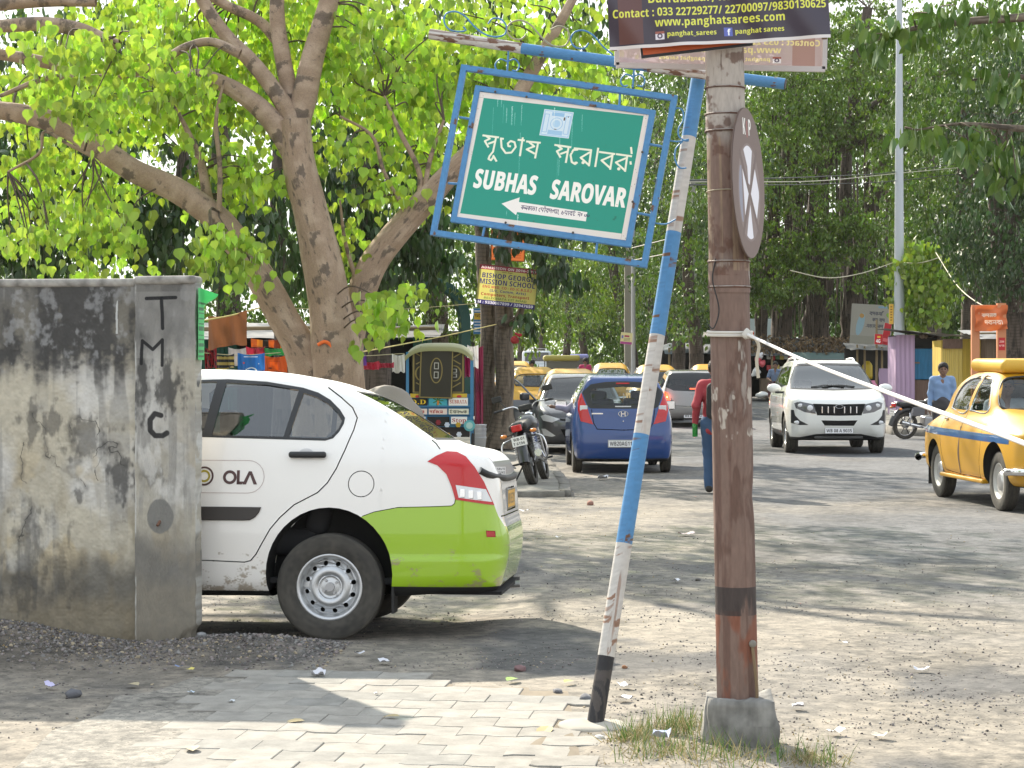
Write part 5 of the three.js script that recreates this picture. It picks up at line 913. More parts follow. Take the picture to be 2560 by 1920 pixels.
  numberPlate(T, 'WB 08 A 9035', 0.53, 0.11, fx(0.44, 0).x + 0.012, 0.44, 0, Math.PI / 2);
  mesh('skid_plate', box(0.05, 0.06, 0.9, fx(0.34, 0).x - 0.02, 0.315, 0, 0.02), mat([0.06, 0.06, 0.06], { roughness: 0.5 }), T);
  for (const s of [-1, 1]) {
    const m = new THREE.Group(); m.name = 'wing_mirror'; T.add(m); mesh('mirror_shell', new THREE.SphereGeometry(0.14, 20, 14).scale(0.6, 0.62, 0.95).translate(2.15, 1.21, s * 1.06), white, m); mesh('mirror_foot', box(0.08, 0.04, 0.16, 2.17, 1.13, s * 0.96), M_trim, m);
    mesh('wiper', tube([fx(1.235, s * 0.1 + 0.3).add(V(0.02, 0, 0)), fx(1.27, s * 0.1).add(V(0.022, 0, 0)), fx(1.245, s * 0.1 - 0.32).add(V(0.022, 0, 0))], 0.011, 16, 5), M_trim, T);
    mesh('roof_rail', tube([[1.5, 1.70, s * 0.56], [1.3, 1.765, s * 0.57], [0.2, 1.765, s * 0.58], [-0.3, 1.70, s * 0.56]], 0.02, 24, 6), M_silver, T);
  }
  const sr = car.hit(1.0, 3, 0, 0, -1, 0); mesh('sunroof', box(0.7, 0.012, 0.8, 1.15, sr.y + 0.002, 0, 0.005), M_glassBlack, T);
  wheels(T, 2.7, 0.365, 0.23, 0.215, 0.80, 'alloy'); seats(T, [0.2, 1.2], 1.12); mesh('dashboard', box(0.4, 0.4, 1.5, 2.25, 0.98, 0, 0.05), M_seat, T);
  T.rotation.y = -Math.PI / 2 - 0.035;
}
// ---- grey hatchback with its driver's door open
{
  const q = (x, y) => [-(x - 970) / 489, (1206 - y) / 489], Q = (...a) => a.map((p) => q(...p));
  const plan = [[-0.6, 0.85], [-0.3, 0.97], [0.2, 1], [2.3, 1], [2.75, 0.96], [3.0, 0.87], [3.15, 0.72], [3.22, 0.55]], sec = [[0.15, 0.77], [0.3, 0.82], [0.55, 0.845], [0.75, 0.84], [0.92, 0.80], [1.1, 0.73], [1.3, 0.64], [1.45, 0.56], [1.55, 0.5]];
  const car = new Car({ side: [[0.9, 1.49], [0.2, 1.47], [-0.2, 1.4], [-0.45, 1.15], [-0.58, 0.85], [-0.6, 0.5], [-0.5, 0.24], [0.5, 0.2], [2.4, 0.19], [3.05, 0.21], [3.18, 0.35], [3.22, 0.5], [3.2, 0.62], [3.1, 0.75], [2.85, 0.87], [2.4, 0.95], [2.15, 1.0], [1.85, 1.18], [1.55, 1.36], [1.3, 1.46]], width: (x, y) => curveAt(plan, x) * curveAt(sec, y), k: 0.09, cell: 0.036, half: 0.86 });
  const T = thing('grey_hatchback', 'grey hatchback facing the camera with its driver door swung open', 'car', [1.29, 0, -37.4 - 2.6]), grey = paint([0.1, 0.1, 0.108], { metalness: 0.35 });
  arches(car, [[0, 0.31, 0.34], [2.52, 0.31, 0.34]], T, 0.55); underside(car, T);
  const f = endView(1);
  glaze(car, T, [[-0.70, 1.0], [-0.55, 1.40], [0, 1.43], [0.55, 1.40], [0.70, 1.0], [0, 0.97]], [[-0.66, 1.015], [-0.52, 1.385], [0, 1.415], [0.52, 1.385], [0.66, 1.015], [0, 0.985]], 'x', (t) => mid(t, 3) > 0.15 && mid(t, 0) > 1.2, 'windscreen');
  glaze(car, T, [[-0.2, 1.05], [0.0, 1.33], [0.8, 1.4], [1.3, 1.36], [1.8, 1.03], [0.6, 0.97]], null, 'z', (t) => Math.abs(mid(t, 5)) > 0.3 && mid(t, 1) > 0.9, 'side_window', M_glass);
  lampPair(car, T, Q([598, 862], [640, 846], [772, 886], [700, 917], [622, 902]), 1, M_lampWhite, 'headlamp', 0.003);
  lampPair(car, T, Q([606, 975], [640, 975], [732, 1036], [700, 1046], [625, 1035]), 1, M_lampWhite, 'fog_lamp', 0.002);
  panel('grille_slot', car.cut(Q([772, 884], [970, 896], [1168, 884], [1168, 900], [970, 914], [772, 900]), 'x', f), M_liner, T, -0.01);
  panel('lower_grille', car.cut(Q([775, 975], [970, 985], [1165, 975], [1120, 1062], [820, 1062]), 'x', f), M_liner, T, -0.015);
  const dr = car.cut([[1.0, 0.3], [1.0, 0.97], [1.9, 1.0], [1.95, 0.7], [1.9, 0.3]], 'z', (t) => mid(t, 5) > 0.3 && mid(t, 2) > 0);
  panel('body', car.tris, grey, T);
  const fx = (y, z) => car.hit(5, y, z, -1, 0, 0); emblem(T, fx(0.72, 0).x, 0.72, 0, 0.06, 0.035, 1);
  // the open door, swung on its front edge
  const D = new THREE.Group(); D.name = 'open_door'; D.position.set(1.92, 0, 0.83); D.rotation.y = 0.95; T.add(D);
  const shift = (g) => g.translate(-1.92, 0, -0.83);
  mesh('door_skin', shift(soupGeometry(dr)), grey, D); mesh('door_card', shift(soupGeometry(dr.map((t) => t.map((p) => [p[0], p[1], p[2] - 0.06, -p[3], -p[4], -p[5]])))), M_seat, D);
  mesh('window_frame', shift(tube([[1.9, 0.98, 0.80], [1.7, 1.12, 0.76], [1.35, 1.35, 0.68], [1.15, 1.4, 0.66], [1.0, 1.36, 0.67], [1.0, 0.97, 0.80]], 0.02, 40, 6)), grey, D);
  mesh('mirror_shell', shift(box(0.11, 0.15, 0.24, 1.72, 1.05, 0.93, 0.05)), mat([0.05, 0.05, 0.06], { roughness: 0.3 }), D);
  wheels(T, 2.52, 0.3, 0.18, 0.18, 0.72, 'alloy'); seats(T, [0.4, 1.2]); mesh('dashboard', box(0.35, 0.3, 1.3, 1.95, 0.8, 0, 0.05), M_seat, T);
  T.rotation.y = -Math.PI / 2;
}
// ---- grey compact with its brake lamps lit
{
  const q = (x, y) => [(x - 1968) / 342, (977 - y) / 342], Q = (...a) => a.map((p) => q(...p));
  const plan = [[-0.72, 0.87], [-0.55, 0.95], [-0.2, 1], [2.2, 1], [2.7, 0.9], [2.95, 0.7]], sec = [[0.15, 0.74], [0.3, 0.80], [0.55, 0.82], [0.8, 0.81], [1.0, 0.77], [1.2, 0.69], [1.4, 0.6], [1.55, 0.52]];
  const car = new Car({ side: [[0.9, 1.49], [0.1, 1.47], [-0.35, 1.42], [-0.52, 1.2], [-0.62, 0.95], [-0.68, 0.75], [-0.72, 0.5], [-0.68, 0.3], [-0.55, 0.22], [0.5, 0.2], [2.4, 0.2], [2.9, 0.25], [2.97, 0.6], [2.6, 0.9], [2.0, 1.0], [1.7, 1.2], [1.35, 1.42]], width: (x, y) => curveAt(plan, x) * curveAt(sec, y), k: 0.08, cell: 0.04, half: 0.83 });
  const T = thing('grey_compact', 'grey compact car seen from behind, one brake lamp glowing beside the rusty post', 'car', [4.7, groundY(4.7, 52), -52.5]), grey = paint([0.27, 0.265, 0.26], { metalness: 0.3 });
  arches(car, [[0, 0.3, 0.32], [2.45, 0.3, 0.32]], T, 0.54); underside(car, T);
  const rear = endView(-1);
  glaze(car, T, Q([1738, 520], [1790, 498], [1968, 490], [2146, 498], [2198, 520], [2212, 620], [2140, 652], [1968, 658], [1796, 652], [1724, 620]), null, 'x', rear, 'rear_screen');
  glaze(car, T, [[-0.3, 1.05], [-0.1, 1.33], [0.9, 1.4], [1.3, 1.36], [1.75, 1.02], [0.6, 0.97]], null, 'z', (t) => Math.abs(mid(t, 5)) > 0.3 && mid(t, 1) > 0.9, 'side_window');
  const glow = mat([0.6, 0.03, 0.02], { roughness: 0.2, clearcoat: 1, emissive: new THREE.Color(1, 0.12, 0.03), emissiveIntensity: 0.9 });
  lampPair(car, T, Q([1684, 652], [1740, 668], [1768, 752], [1700, 748], [1682, 700]), -1, glow, 'brake_lamp', 0.004);
  car.gap(Q([1770, 720], [1800, 785], [1968, 792], [2136, 785], [2166, 720]), 0.012, 'x', rear);
  panel('bumper_valance', car.cut(Q([1600, 912], [1968, 930], [2400, 912], [2400, 1100], [1600, 1100]), 'x', rear), M_trim, T);
  panel('body', car.tris, grey, T);
  const rx = (y, z) => car.hit(-3, y, z, 1, 0, 0), e = rx(0.84, 0); emblem(T, e.x - 0.004, 0.84, 0, 0.075, 0.045, -1);
  mesh('high_brake_lamp', box(0.02, 0.035, 0.18, rx(1.0, 0).x - 0.006, 1.0, 0), glow, T);
  numberPlate(T, 'WB 08 B 1142', 0.5, 0.12, rx(0.3, 0).x - 0.006, 0.3, 0, -Math.PI / 2);
  T.getObjectByName('number_plate').position.y = 0.30; 
  wheels(T, 2.45, 0.28, 0.165, 0.17, 0.70, 'steel'); seats(T, [0.2, 1.1]);
  for (const s of [-1, 1]) { const p = new THREE.PointLight(new THREE.Color(1, 0.15, 0.05), 0.25, 4); const h = rx(0.8, s * 0.7); p.name = 'brake_glow'; p.position.set(h.x - 0.05, h.y, h.z); p.castShadow = true; T.add(p); }
  T.rotation.y = Math.PI / 2;
}
// ---- the old round-shouldered yellow taxis
const yellow = paint([0.55, 0.285, 0.005], { clearcoat: 0.4, clearcoatRoughness: 0.22, roughness: 0.5 });
let taxi;
{
  const plan = [[-1.02, 0.66], [-0.9, 0.80], [-0.6, 0.92], [-0.2, 0.985], [0.2, 1], [2.0, 1], [2.6, 0.985], [3.0, 0.93], [3.2, 0.82], [3.3, 0.66]], sec = [[0.25, 0.76], [0.4, 0.80], [0.6, 0.82], [0.8, 0.81], [0.95, 0.765], [1.05, 0.71], [1.2, 0.665], [1.35, 0.60], [1.5, 0.5], [1.6, 0.42], [1.7, 0.36]];
  const gh = [[-0.6, 0.72], [-0.2, 0.84], [0.3, 0.95], [0.8, 1], [1.7, 0.98], [2.2, 0.86], [2.8, 0.66], [3.2, 0.5]];
  const car = new Car({ side: [[1.1, 1.585], [0.65, 1.565], [0.25, 1.49], [-0.02, 1.36], [-0.2, 1.18], [-0.34, 1.05], [-0.6, 0.965], [-0.85, 0.86], [-0.97, 0.72], [-1.0, 0.55], [-0.95, 0.38], [-0.7, 0.3], [0.5, 0.28], [2.4, 0.27], [3.1, 0.32], [3.24, 0.45], [3.28, 0.65], [3.22, 0.85], [3.05, 0.98], [2.6, 1.06], [2.2, 1.1], [2.0, 1.16], [1.85, 1.34], [1.65, 1.5], [1.4, 1.57]], width: (x, y) => curveAt(plan, x) * curveAt(sec, y) * (y > 0.85 ? lerp(1, curveAt(gh, x), sst(0.85, 1.15, y)) : 1), k: 0.13, cell: 0.03, half: 0.84 });
  const T = taxi = thing('yellow_taxi', 'yellow taxi with blue waist stripe turning the corner beside the man in blue', 'taxi');
  arches(car, [[0, 0.34, 0.36, 0.38], [2.46, 0.36, 0.40, 0.41]], T, 0.5); underside(car, T);
  const side = (t) => Math.abs(mid(t, 5)) > 0.25 && mid(t, 1) > 1.0;
  const wr = [[0.30, 1.10], [0.33, 1.24], [0.44, 1.37], [0.62, 1.44], [0.85, 1.47], [1.08, 1.475], [1.08, 1.09]], wf = [[1.17, 1.09], [1.17, 1.475], [1.5, 1.46], [1.66, 1.36], [1.83, 1.1]];
  for (const [w, nm] of [[wr, 'rear_door_window'], [wf, 'front_door_window']]) { const g = car.cut(w, 'z', side); panels(nm, g, M_glass, T, -0.004); for (const s of [-1, 1]) drapeTube(car, [...w, w[0]], 0.011, 'z', s, M_chrome, 'window_trim', T); }
  const scr = [[-0.56, 1.13], [-0.58, 1.2], [-0.47, 1.44], [-0.38, 1.475], [0.38, 1.475], [0.47, 1.44], [0.58, 1.2], [0.56, 1.13], [0, 1.11]];
  panel('windscreen', car.cut(scr, 'x', (t) => mid(t, 3) > 0.2 && mid(t, 0) > 1.3), M_glass, T, -0.004); drapeTube(car, [...scr, scr[0]], 0.014, 'x', 1, M_trim, 'screen_seal', T);
  const rwn = [[-0.46, 1.12], [-0.49, 1.2], [-0.45, 1.32], [-0.38, 1.38], [0.38, 1.38], [0.45, 1.32], [0.49, 1.2], [0.46, 1.12], [0, 1.10]];
  panel('rear_screen', car.cut(rwn, 'x', (t) => mid(t, 3) < -0.2 && mid(t, 0) < 0.4), M_glassDark, T, -0.003); drapeTube(car, [...rwn, rwn[0]], 0.013, 'x', -1, M_trim, 'screen_seal', T);
  const stripe = car.cut([[-0.8, 0.79], [-0.8, 0.875], [0.5, 0.86], [2.9, 0.84], [2.9, 0.755], [0.5, 0.775]], 'z', (t) => Math.abs(mid(t, 5)) > 0.2); panels('waist_stripe', stripe, paint([0.02, 0.10, 0.27]), T, 0.0015);
  car.gap([[0.28, 1.06], [0.30, 0.75], [0.42, 0.5], [0.5, 0.36], [1.1, 0.34]], 0.01, 'z', (t) => Math.abs(mid(t, 5)) > 0.2); car.gap([[1.12, 1.5], [1.12, 0.36]], 0.01, 'z', (t) => Math.abs(mid(t, 5)) > 0.2); car.gap([[1.14, 0.34], [1.9, 0.34], [1.98, 0.7], [1.98, 1.08]], 0.01, 'z', (t) => Math.abs(mid(t, 5)) > 0.2);
  panel('body', car.tris, yellow, T);
  for (const s of [-1, 1]) {
    const H = (x, y, o = 0) => { const h = car.hit(x, y, s * 1.3, 0, 0, -s); h.z += s * o; return h; };
    mesh('sill_board', box(1.75, 0.05, 0.1, 1.15, 0.30, s * 0.765, 0.02), yellow, T);
    drapeTube(car, [[1.12, 0.36], [1.12, 0.6], [1.12, 0.9]], 0.028, 'z', s, mat([0.24, 0.18, 0.16], { roughness: 0.9 }), 'door_edge_strip', T, -0.014);
    for (const x of [0.4, 1.28]) mesh('door_handle', box(0.12, 0.022, 0.03, H(x, 0.98).x, 0.98, H(x, 0.98).z + s * 0.022, 0.008), M_chrome, T);
    mesh('headlamp', lathe([[0, 0.06], [0.06, 0.05], [0.09, 0.02], [0.095, 0]], 24).rotateZ(-Math.PI / 2).translate(3.12, 0.8, s * 0.56), M_lampWhite, T); mesh('headlamp_rim', new THREE.TorusGeometry(0.096, 0.013, 8, 28).rotateY(Math.PI / 2).translate(3.125, 0.8, s * 0.56), M_chrome, T);
    const rl = car.hit(-2, 0.66, s * 0.56, 1, 0, 0); mesh('tail_lamp', new THREE.SphereGeometry(0.05, 14, 10).scale(0.6, 1.3, 0.8).translate(rl.x, 0.66, s * 0.56), M_red, T);
    mesh('mud_flap', box(0.012, 0.26, 0.17, -0.4, 0.27, s * 0.68), M_rubber, T);
    for (const x of [-1.06, 3.36]) mesh('bumper_overrider', box(0.06, 0.2, 0.05, x, 0.5, s * 0.32, 0.02), M_chrome, T);
  }
  for (const [x, s] of [[-1.03, -1], [3.33, 1]]) mesh('bumper', tube([[x - s * 0.35, 0.46, -0.82], [x - s * 0.06, 0.47, -0.72], [x, 0.47, 0], [x - s * 0.06, 0.47, 0.72], [x - s * 0.35, 0.46, 0.82]], 0.042, 30, 8), M_chrome, T);
  for (let i = 0; i < 7; i++) mesh('grille_bar', box(0.03, 0.012, 0.62, 3.26, 0.56 + i * 0.032, 0), M_chrome, T);
  numberPlate(T, 'WB04E2851', 0.46, 0.11, -1.08, 0.62, 0, -Math.PI / 2, '#d3a234');
  wheels(T, 2.46, 0.33, 0.165, 0.2, 0.68, 'cap'); seats(T, [0.35, 1.3], 0.92);
  const back = at(2346, 1242, 24.7), front = at(2520, 1283, 21.9), th = Math.atan2(-(front.z - back.z), front.x - back.x);
  T.rotation.y = th; const off = V(0, 0, 0.75).applyAxisAngle(V(0, 1, 0), th); T.position.set(back.x - off.x, 0, back.z - off.z);
  // far taxis queueing up the street, tails to the camera: [photo x of the roof middle, distance]
  for (const [px, d, a, l] of [[1428, 45, 0.02, 'yellow taxi queueing directly behind the grey hatchback roof'], [1335, 50, 0.03, 'yellow taxi behind the grey hatchback beside the twin tree trunk'], [1526, 66, 0, 'yellow taxi framed above the blue hatchback roof, whole rear screen showing'], [1637, 58, -0.02, 'yellow taxi in the queue behind the leaning banded pole'], [1772, 60, -0.03, 'yellow taxi ahead of the grey compact beside the rusty post'], [1290, 78, 0.02, 'farthest yellow taxi, only its roof showing past the tree trunk']]) {
    const x = (px - 1280) * d / FOC; copyThing(taxi, [x, groundY(x, d), -d + 1], Math.PI / 2 + a, l, 'yellow taxis in the queue');
  }
  // tarpaulin bundle tied on the near taxi's roof
  const bg = jitter(new RoundedBoxGeometry(1.25, 0.16, 0.95, 4, 0.075), 0.022, 4, 31); bg.translate(0, 0.08, 0);
  const B = thing('roof_bundle', 'yellow tarpaulin bundle tied on the roof of the turning taxi', 'bundle'); mesh('tarpaulin', bg, mat([0.62, 0.37, 0.04], { roughness: 0.55 }), B); for (const x of [-0.35, 0.35]) mesh('tie_cord', new THREE.TorusGeometry(0.3, 0.006, 5, 40).scale(0.1, 0.3, 1.62).rotateY(0).translate(x, 0.085, 0), mat([0.25, 0.2, 0.12]), B);
  const rc = V(1.05, 1.53, 0).applyAxisAngle(V(0, 1, 0), th).add(T.position); B.position.copy(rc); B.rotation.y = th;
}
// ------------------------------------------------------------------ vegetation
const barkT = (s, a, b, dark, k = 0.6, sx = 6, sy = 6) => tex(512, 512, (u, v) => { const n = fbm(u * sx, v * sy, 5, sx, s), d = fbm(u * sx * 1.5 + 4, v * sy * 2, 4, sx * 3 / 1.5 | 0 || 1, s + 9), l = fbm(u * 3, v * 40, 3, 3, s + 17), f = vn(u * 120, v * 120, 120, s); let c = mix3(a, b, sst(0.35, 0.65, n)); c = mix3(c, dark, 0.8 * sst(k, k + 0.1, 0.55 * d + 0.45 * fbm(u * sx * 3, v * sy * 2, 4, sx * 3, s + 29) + 0.1 * (f - 0.5))); c = mix3(c, dark, 0.35 * sst(0.62, 0.7, l)); const q = 0.88 + 0.24 * f; return c.map((x) => x * q); });
const barkB = bump(256, 256, (u, v) => 0.5 * fbm(u * 10, v * 20, 4, 10, 3) + 0.5 * vn(u * 30, v * 8, 30, 4));
const barkM = (t, rep = 1) => { t.repeat.set(rep, rep); return mat([1, 1, 1], { map: t, bumpMap: barkB, bumpScale: 0.012, roughness: 0.95 }); };
const M_barkTan = barkM(barkT(801, [0.30, 0.215, 0.15], [0.40, 0.30, 0.22], [0.09, 0.07, 0.056], 0.585, 4, 5), 1);
const M_barkGrey = barkM(barkT(821, [0.13, 0.10, 0.075], [0.20, 0.16, 0.12], [0.05, 0.04, 0.03], 0.55, 8, 3), 1);
const M_barkDark = barkM(barkT(841, [0.06, 0.046, 0.036], [0.11, 0.085, 0.068], [0.025, 0.02, 0.016], 0.55, 10, 2), 1);
const M_twig = mat([0.09, 0.065, 0.045], { roughness: 0.95 });
function leafShape(right, fold = 0.12, curl = 0.1) {   // half outline [x, y] from stalk (0,0) to tip (0,-1); folded on the midrib
  const pos = [], idx = [];
  const mids = right.map(([, y]) => [0, y, curl * y * y * -0.6]);
  for (const s of [-1, 1]) { const o = pos.length / 3; right.forEach(([x, y], i) => { pos.push(0, y, mids[i][2]); pos.push(s * x, y + 0.02 * x, mids[i][2] + fold * x); }); for (let i = 0; i + 1 < right.length; i++) { const a = o + i * 2; s > 0 ? idx.push(a, a + 1, a + 2, a + 1, a + 3, a + 2) : idx.push(a, a + 2, a + 1, a + 1, a + 2, a + 3); } }
  const g = new THREE.BufferGeometry(); g.setAttribute('position', new THREE.Float32BufferAttribute(pos, 3)); g.setIndex(idx); g.computeVertexNormals(); g.setAttribute('uv', new THREE.BufferAttribute(new Float32Array(pos.length / 3 * 2), 2)); return g;
}
const LEAF = {
  heart: leafShape([[0.02, 0.06], [0.28, 0.04], [0.44, -0.14], [0.46, -0.32], [0.36, -0.52], [0.17, -0.7], [0.05, -0.84], [0.0, -1.05]], 0.16, 0.12),
  oval: leafShape([[0.01, 0.03], [0.2, -0.18], [0.26, -0.45], [0.2, -0.72], [0.06, -0.93], [0, -1.03]], 0.2, 0.25),
  simple: leafShape([[0.02, 0], [0.26, -0.35], [0.22, -0.65], [0, -1]], 0.2, 0.25),
  lance: leafShape([[0.01, 0], [0.12, -0.3], [0.12, -0.6], [0, -1]], 0.15, 0.4),
};
const leafMat = (c, t = 0.5, r = 0.75) => mat(c, { roughness: r, transmission: t, thickness: 0 });
const qd = new THREE.Quaternion(), ed = new THREE.Euler(), md = new THREE.Matrix4(), sd3 = new THREE.Vector3();
// clumps: [x, y, d, rx, ry, rd, clumps, leaves per clump, clump radius]
function foliage(T, clumps, { leaf = 'simple', size = 0.13, mats, hang = 0.6, singles = 0, twigsFrom = null, twigR = 0.006, tone = [0.75, 1.25], flat = 0.25, shell = 0.4 }) {
  const list = [], tw = [];
  for (const [x, y, d, rx, ry, rd, n, m, cr] of clumps) for (let i = 0; i < n; i++) {
    let a, b, c, l; do { a = RR(-1, 1); b = RR(-1, 1); c = RR(-1, 1); l = Math.hypot(a, b, c); } while (l > 1 || (l < shell && R() < 0.7));
    const C = V(x + a * rx, y + b * ry, -(d + c * rd)); if (C.y < 0.3) continue;
    if (twigsFrom && R() < 0.45) { let best = null, bd = 9; for (const p of twigsFrom) { const q = p.distanceTo(C); if (q < bd) { bd = q; best = p; } } if (best && bd < (twigR > 0.01 ? 2.6 : 1.1) && bd > 0.15) { const md1 = best.clone().lerp(C, 0.5); md1.y += bd * 0.12; md1.x += RN() * 0.12; tw.push(limb([best, md1, C], [twigR * 2, twigR], 4, 4)); } }
    const ax = V(RN(), RN() * 0.4 - 0.2, RN()).normalize(), ck = RR(0.65, 1.4);
    for (let k = 0; k < m; k++) {
      const t = R(), p = C.clone().addScaledVector(ax, (t - 0.4) * cr * 1.4).add(V(RN() * cr * 0.55, RN() * cr * 0.4 - 0.1 * cr, RN() * cr * 0.55));
      if (p.y < 0.25) continue;
      ed.set(hang * 0 + RN() * (1 - hang) * 1.6 + (1 - hang) * 0.5 + RN() * 0.35, R() * 6.283, RN() * (1.1 - hang) * 1.2);
      list.push({ p, q: new THREE.Quaternion().setFromEuler(ed), s: size * RR(0.55, 1.15), m: R() < 0.5 ? 0 : 1, k: ck * RR(tone[0], tone[1]) });
    }
  }
  const g = LEAF[leaf];
  if (singles) list.sort((a, b) => (b.s / -b.p.z) * (inView(b.p) ? 1 : 0) - (a.s / -a.p.z) * (inView(a.p) ? 1 : 0));
  const P0 = T.position;
  list.slice(0, singles).forEach((l) => { const o = mesh('leaf', g, mats[l.m], T); o.position.copy(l.p).sub(P0); o.quaternion.copy(l.q); o.scale.setScalar(l.s); });
  const rest = list.slice(singles);
  for (let j = 0; j < 1; j++) {
    const im = new THREE.InstancedMesh(g, mats[2] ?? mats[0], rest.length); im.name = 'crown'; im.userData.kind = 'stuff'; im.castShadow = im.receiveShadow = true;
    rest.forEach((l, i) => { md.compose(l.p.clone().sub(P0), l.q, sd3.setScalar(l.s)); im.setMatrixAt(i, md); im.setColorAt(i, new THREE.Color().setRGB(l.k * (l.m ? 1.12 : 0.92), l.k, l.k * 0.9)); });
    T.add(im);
  }
  if (tw.length) { const w = mesh('twigs', merge(tw.map((t) => t.translate(-P0.x, -P0.y, -P0.z))), M_twig, T); w.userData.kind = 'stuff'; }
  return list.length;
}
const inView = (p) => { const x = 1280 + p.x / -p.z * FOC, y = HOR - (p.y - EYE) / -p.z * FOC; return p.z < -1 && x > 0 && x < 2560 && y > 0 && y < 1700; };
// branches measured on the photo: [px, py] with a distance and radii
const br = (pts, d, radii) => ({ pts: pts.map((p) => at(p[0], p[1], p[2] ?? d)), radii });
function wood(T, list, m, name, collect, seg = 6, n = 12, lump = 0.1) {
  list.forEach((b, i) => { const g = limb(b.pts, b.radii, seg, n, lump, i + 3); g.translate(-T.position.x, -T.position.y, -T.position.z); mesh(b.name ?? name, g, m, T); if (collect) { const c = new THREE.CatmullRomCurve3(b.pts); for (let k = 0; k <= 24; k++) collect.push(c.getPoint(k / 24)); } });
}

// ---- the spreading young-leaved tree behind the cab
{
  seed(2024);
  const D = 20, T = thing('peepal_tree', 'spreading many-stemmed tree with bright heart-shaped leaves behind the white cab', 'tree', [-1.75, 0, -D]);
  const pts = [], g0 = (x) => at(x, 1317, D);
  const stems = [
    { name: 'trunk', ...br([[800, 1330], [790, 1080], [765, 900], [705, 790], [655, 700], [610, 630], [545, 545]], D, [0.36, 0.24, 0.2, 0.165, 0.15, 0.14, 0.13]) },
    { name: 'trunk', ...br([[850, 1330], [845, 1080], [840, 880], [828, 780], [805, 650], [775, 520], [750, 420], [738, 300]], D - 0.1, [0.4, 0.27, 0.25, 0.215, 0.2, 0.185, 0.165, 0.15]) },
    { name: 'trunk', ...br([[880, 1330], [870, 1080], [866, 880], [892, 770], [935, 660], [1010, 560], [1100, 460], [1180, 380], [1280, 270]], D + 0.25, [0.34, 0.22, 0.18, 0.155, 0.15, 0.14, 0.12, 0.11, 0.09]) },
    { name: 'limb', ...br([[640, 670], [590, 605], [545, 550], [450, 480], [330, 425], [235, 360], [150, 312], [70, 288], [-60, 268]], D, [0.13, 0.142, 0.14, 0.132, 0.12, 0.115, 0.11, 0.10, 0.09]) },
    { name: 'limb', ...br([[752, 440], [742, 340], [762, 240], [785, 130], [822, 10], [850, -90], [900, -250]], D, [0.1, 0.13, 0.125, 0.115, 0.10, 0.09, 0.06]) },
    { name: 'limb', ...br([[765, 480], [738, 395], [690, 315], [640, 262], [570, 215], [500, 190], [440, 192]], D - 0.08, [0.12, 0.125, 0.115, 0.10, 0.085, 0.07, 0.05]) },
    { name: 'limb', ...br([[744, 370], [728, 295], [690, 230], [625, 150], [570, 95], [530, 40], [490, -30], [420, -150]], D - 0.05, [0.1, 0.10, 0.085, 0.08, 0.07, 0.065, 0.06, 0.04]) },
    { name: 'limb', ...br([[748, 400], [736, 310], [722, 220], [705, 130], [695, 60], [690, -60], [660, -260]], D + 0.1, [0.1, 0.11, 0.09, 0.085, 0.08, 0.07, 0.05]) },
    { name: 'limb', ...br([[700, 110], [650, 55], [560, 10], [480, -40]], D + 0.4, [0.06, 0.055, 0.05, 0.04]) },
    { name: 'limb', ...br([[600, 135], [530, 105], [470, 115], [400, 155], [330, 185], [220, 195], [120, 195], [0, 240]], D - 0.4, [0.05, 0.045, 0.042, 0.04, 0.036, 0.034, 0.03, 0.02]) },
    { name: 'limb', ...br([[300, 115], [200, 75], [110, 60], [0, 65], [-100, 70]], D - 0.6, [0.05, 0.07, 0.07, 0.065, 0.05]) },
    { name: 'limb', ...br([[210, 180], [150, 165], [60, 145], [-40, 130]], D - 0.3, [0.06, 0.06, 0.06, 0.05]) },
    { name: 'limb', ...br([[240, 5], [120, 2], [0, 12], [-90, 20]], D - 0.3, [0.05, 0.06, 0.06, 0.05]) },
    { name: 'limb', ...br([[548, 530], [550, 420], [540, 300], [560, 200]], D - 0.15, [0.028, 0.024, 0.02, 0.012]) },
    { name: 'limb', ...br([[520, 500], [500, 400], [470, 330], [440, 270]], D + 0.2, [0.06, 0.04, 0.03, 0.015]) },
    { name: 'limb', ...br([[230, 390], [170, 360], [110, 330], [100, 380], [20, 430]], D - 0.4, [0.02, 0.018, 0.018, 0.016, 0.012]) },
    { name: 'limb', ...br([[1040, 530], [1050, 440], [1000, 330], [960, 240]], D + 0.2, [0.035, 0.03, 0.025, 0.015]) },
    { name: 'limb', ...br([[1010, 520], [960, 430], [930, 340], [850, 290]], D + 0.2, [0.025, 0.022, 0.02, 0.012]) },
    { name: 'limb', ...br([[1060, 490], [1075, 400], [1110, 300]], D + 0.2, [0.03, 0.025, 0.015]) },
    { name: 'limb', ...br([[890, 700], [862, 600], [850, 500]], D + 0.2, [0.025, 0.02, 0.01]) },
    { name: 'limb', ...br([[1280, 270], [1340, 160], [1420, 20], [1500, -140]], D + 0.5, [0.09, 0.07, 0.05, 0.03]) },
    { name: 'limb', ...br([[850, -90], [960, -200], [1150, -300], [1300, -420]], D + 0.5, [0.08, 0.06, 0.05, 0.03]) },
    { name: 'limb', ...br([[690, -60], [800, -260], [1000, -420], [1100, -600]], D + 1.5, [0.07, 0.06, 0.05, 0.03]) },
  ];
  wood(T, stems, M_barkTan, 'limb', pts, 7, 14, 0.09);
  mesh('tied_ribbon', tube([[-0.02, 0, 0], [0.05, 0.03, 0.02], [0.1, 0.0, 0.01], [0.115, -0.12, 0.0]].map(([x, y, z]) => { const p = at(800, 862, D - 0.33); return [p.x + x - T.position.x, p.y + y - T.position.y, p.z + z - T.position.z]; }), 0.018, 20, 5), mat([0.8, 0.16, 0.03], { roughness: 0.8 }), T);
  const e = (px, py, rx, ry, d, rd, n, m = 18, cr = 0.31) => { const p = at(px, py, d); return [p.x, p.y, d, rx * d / FOC, ry * d / FOC, rd, n, m, cr]; };
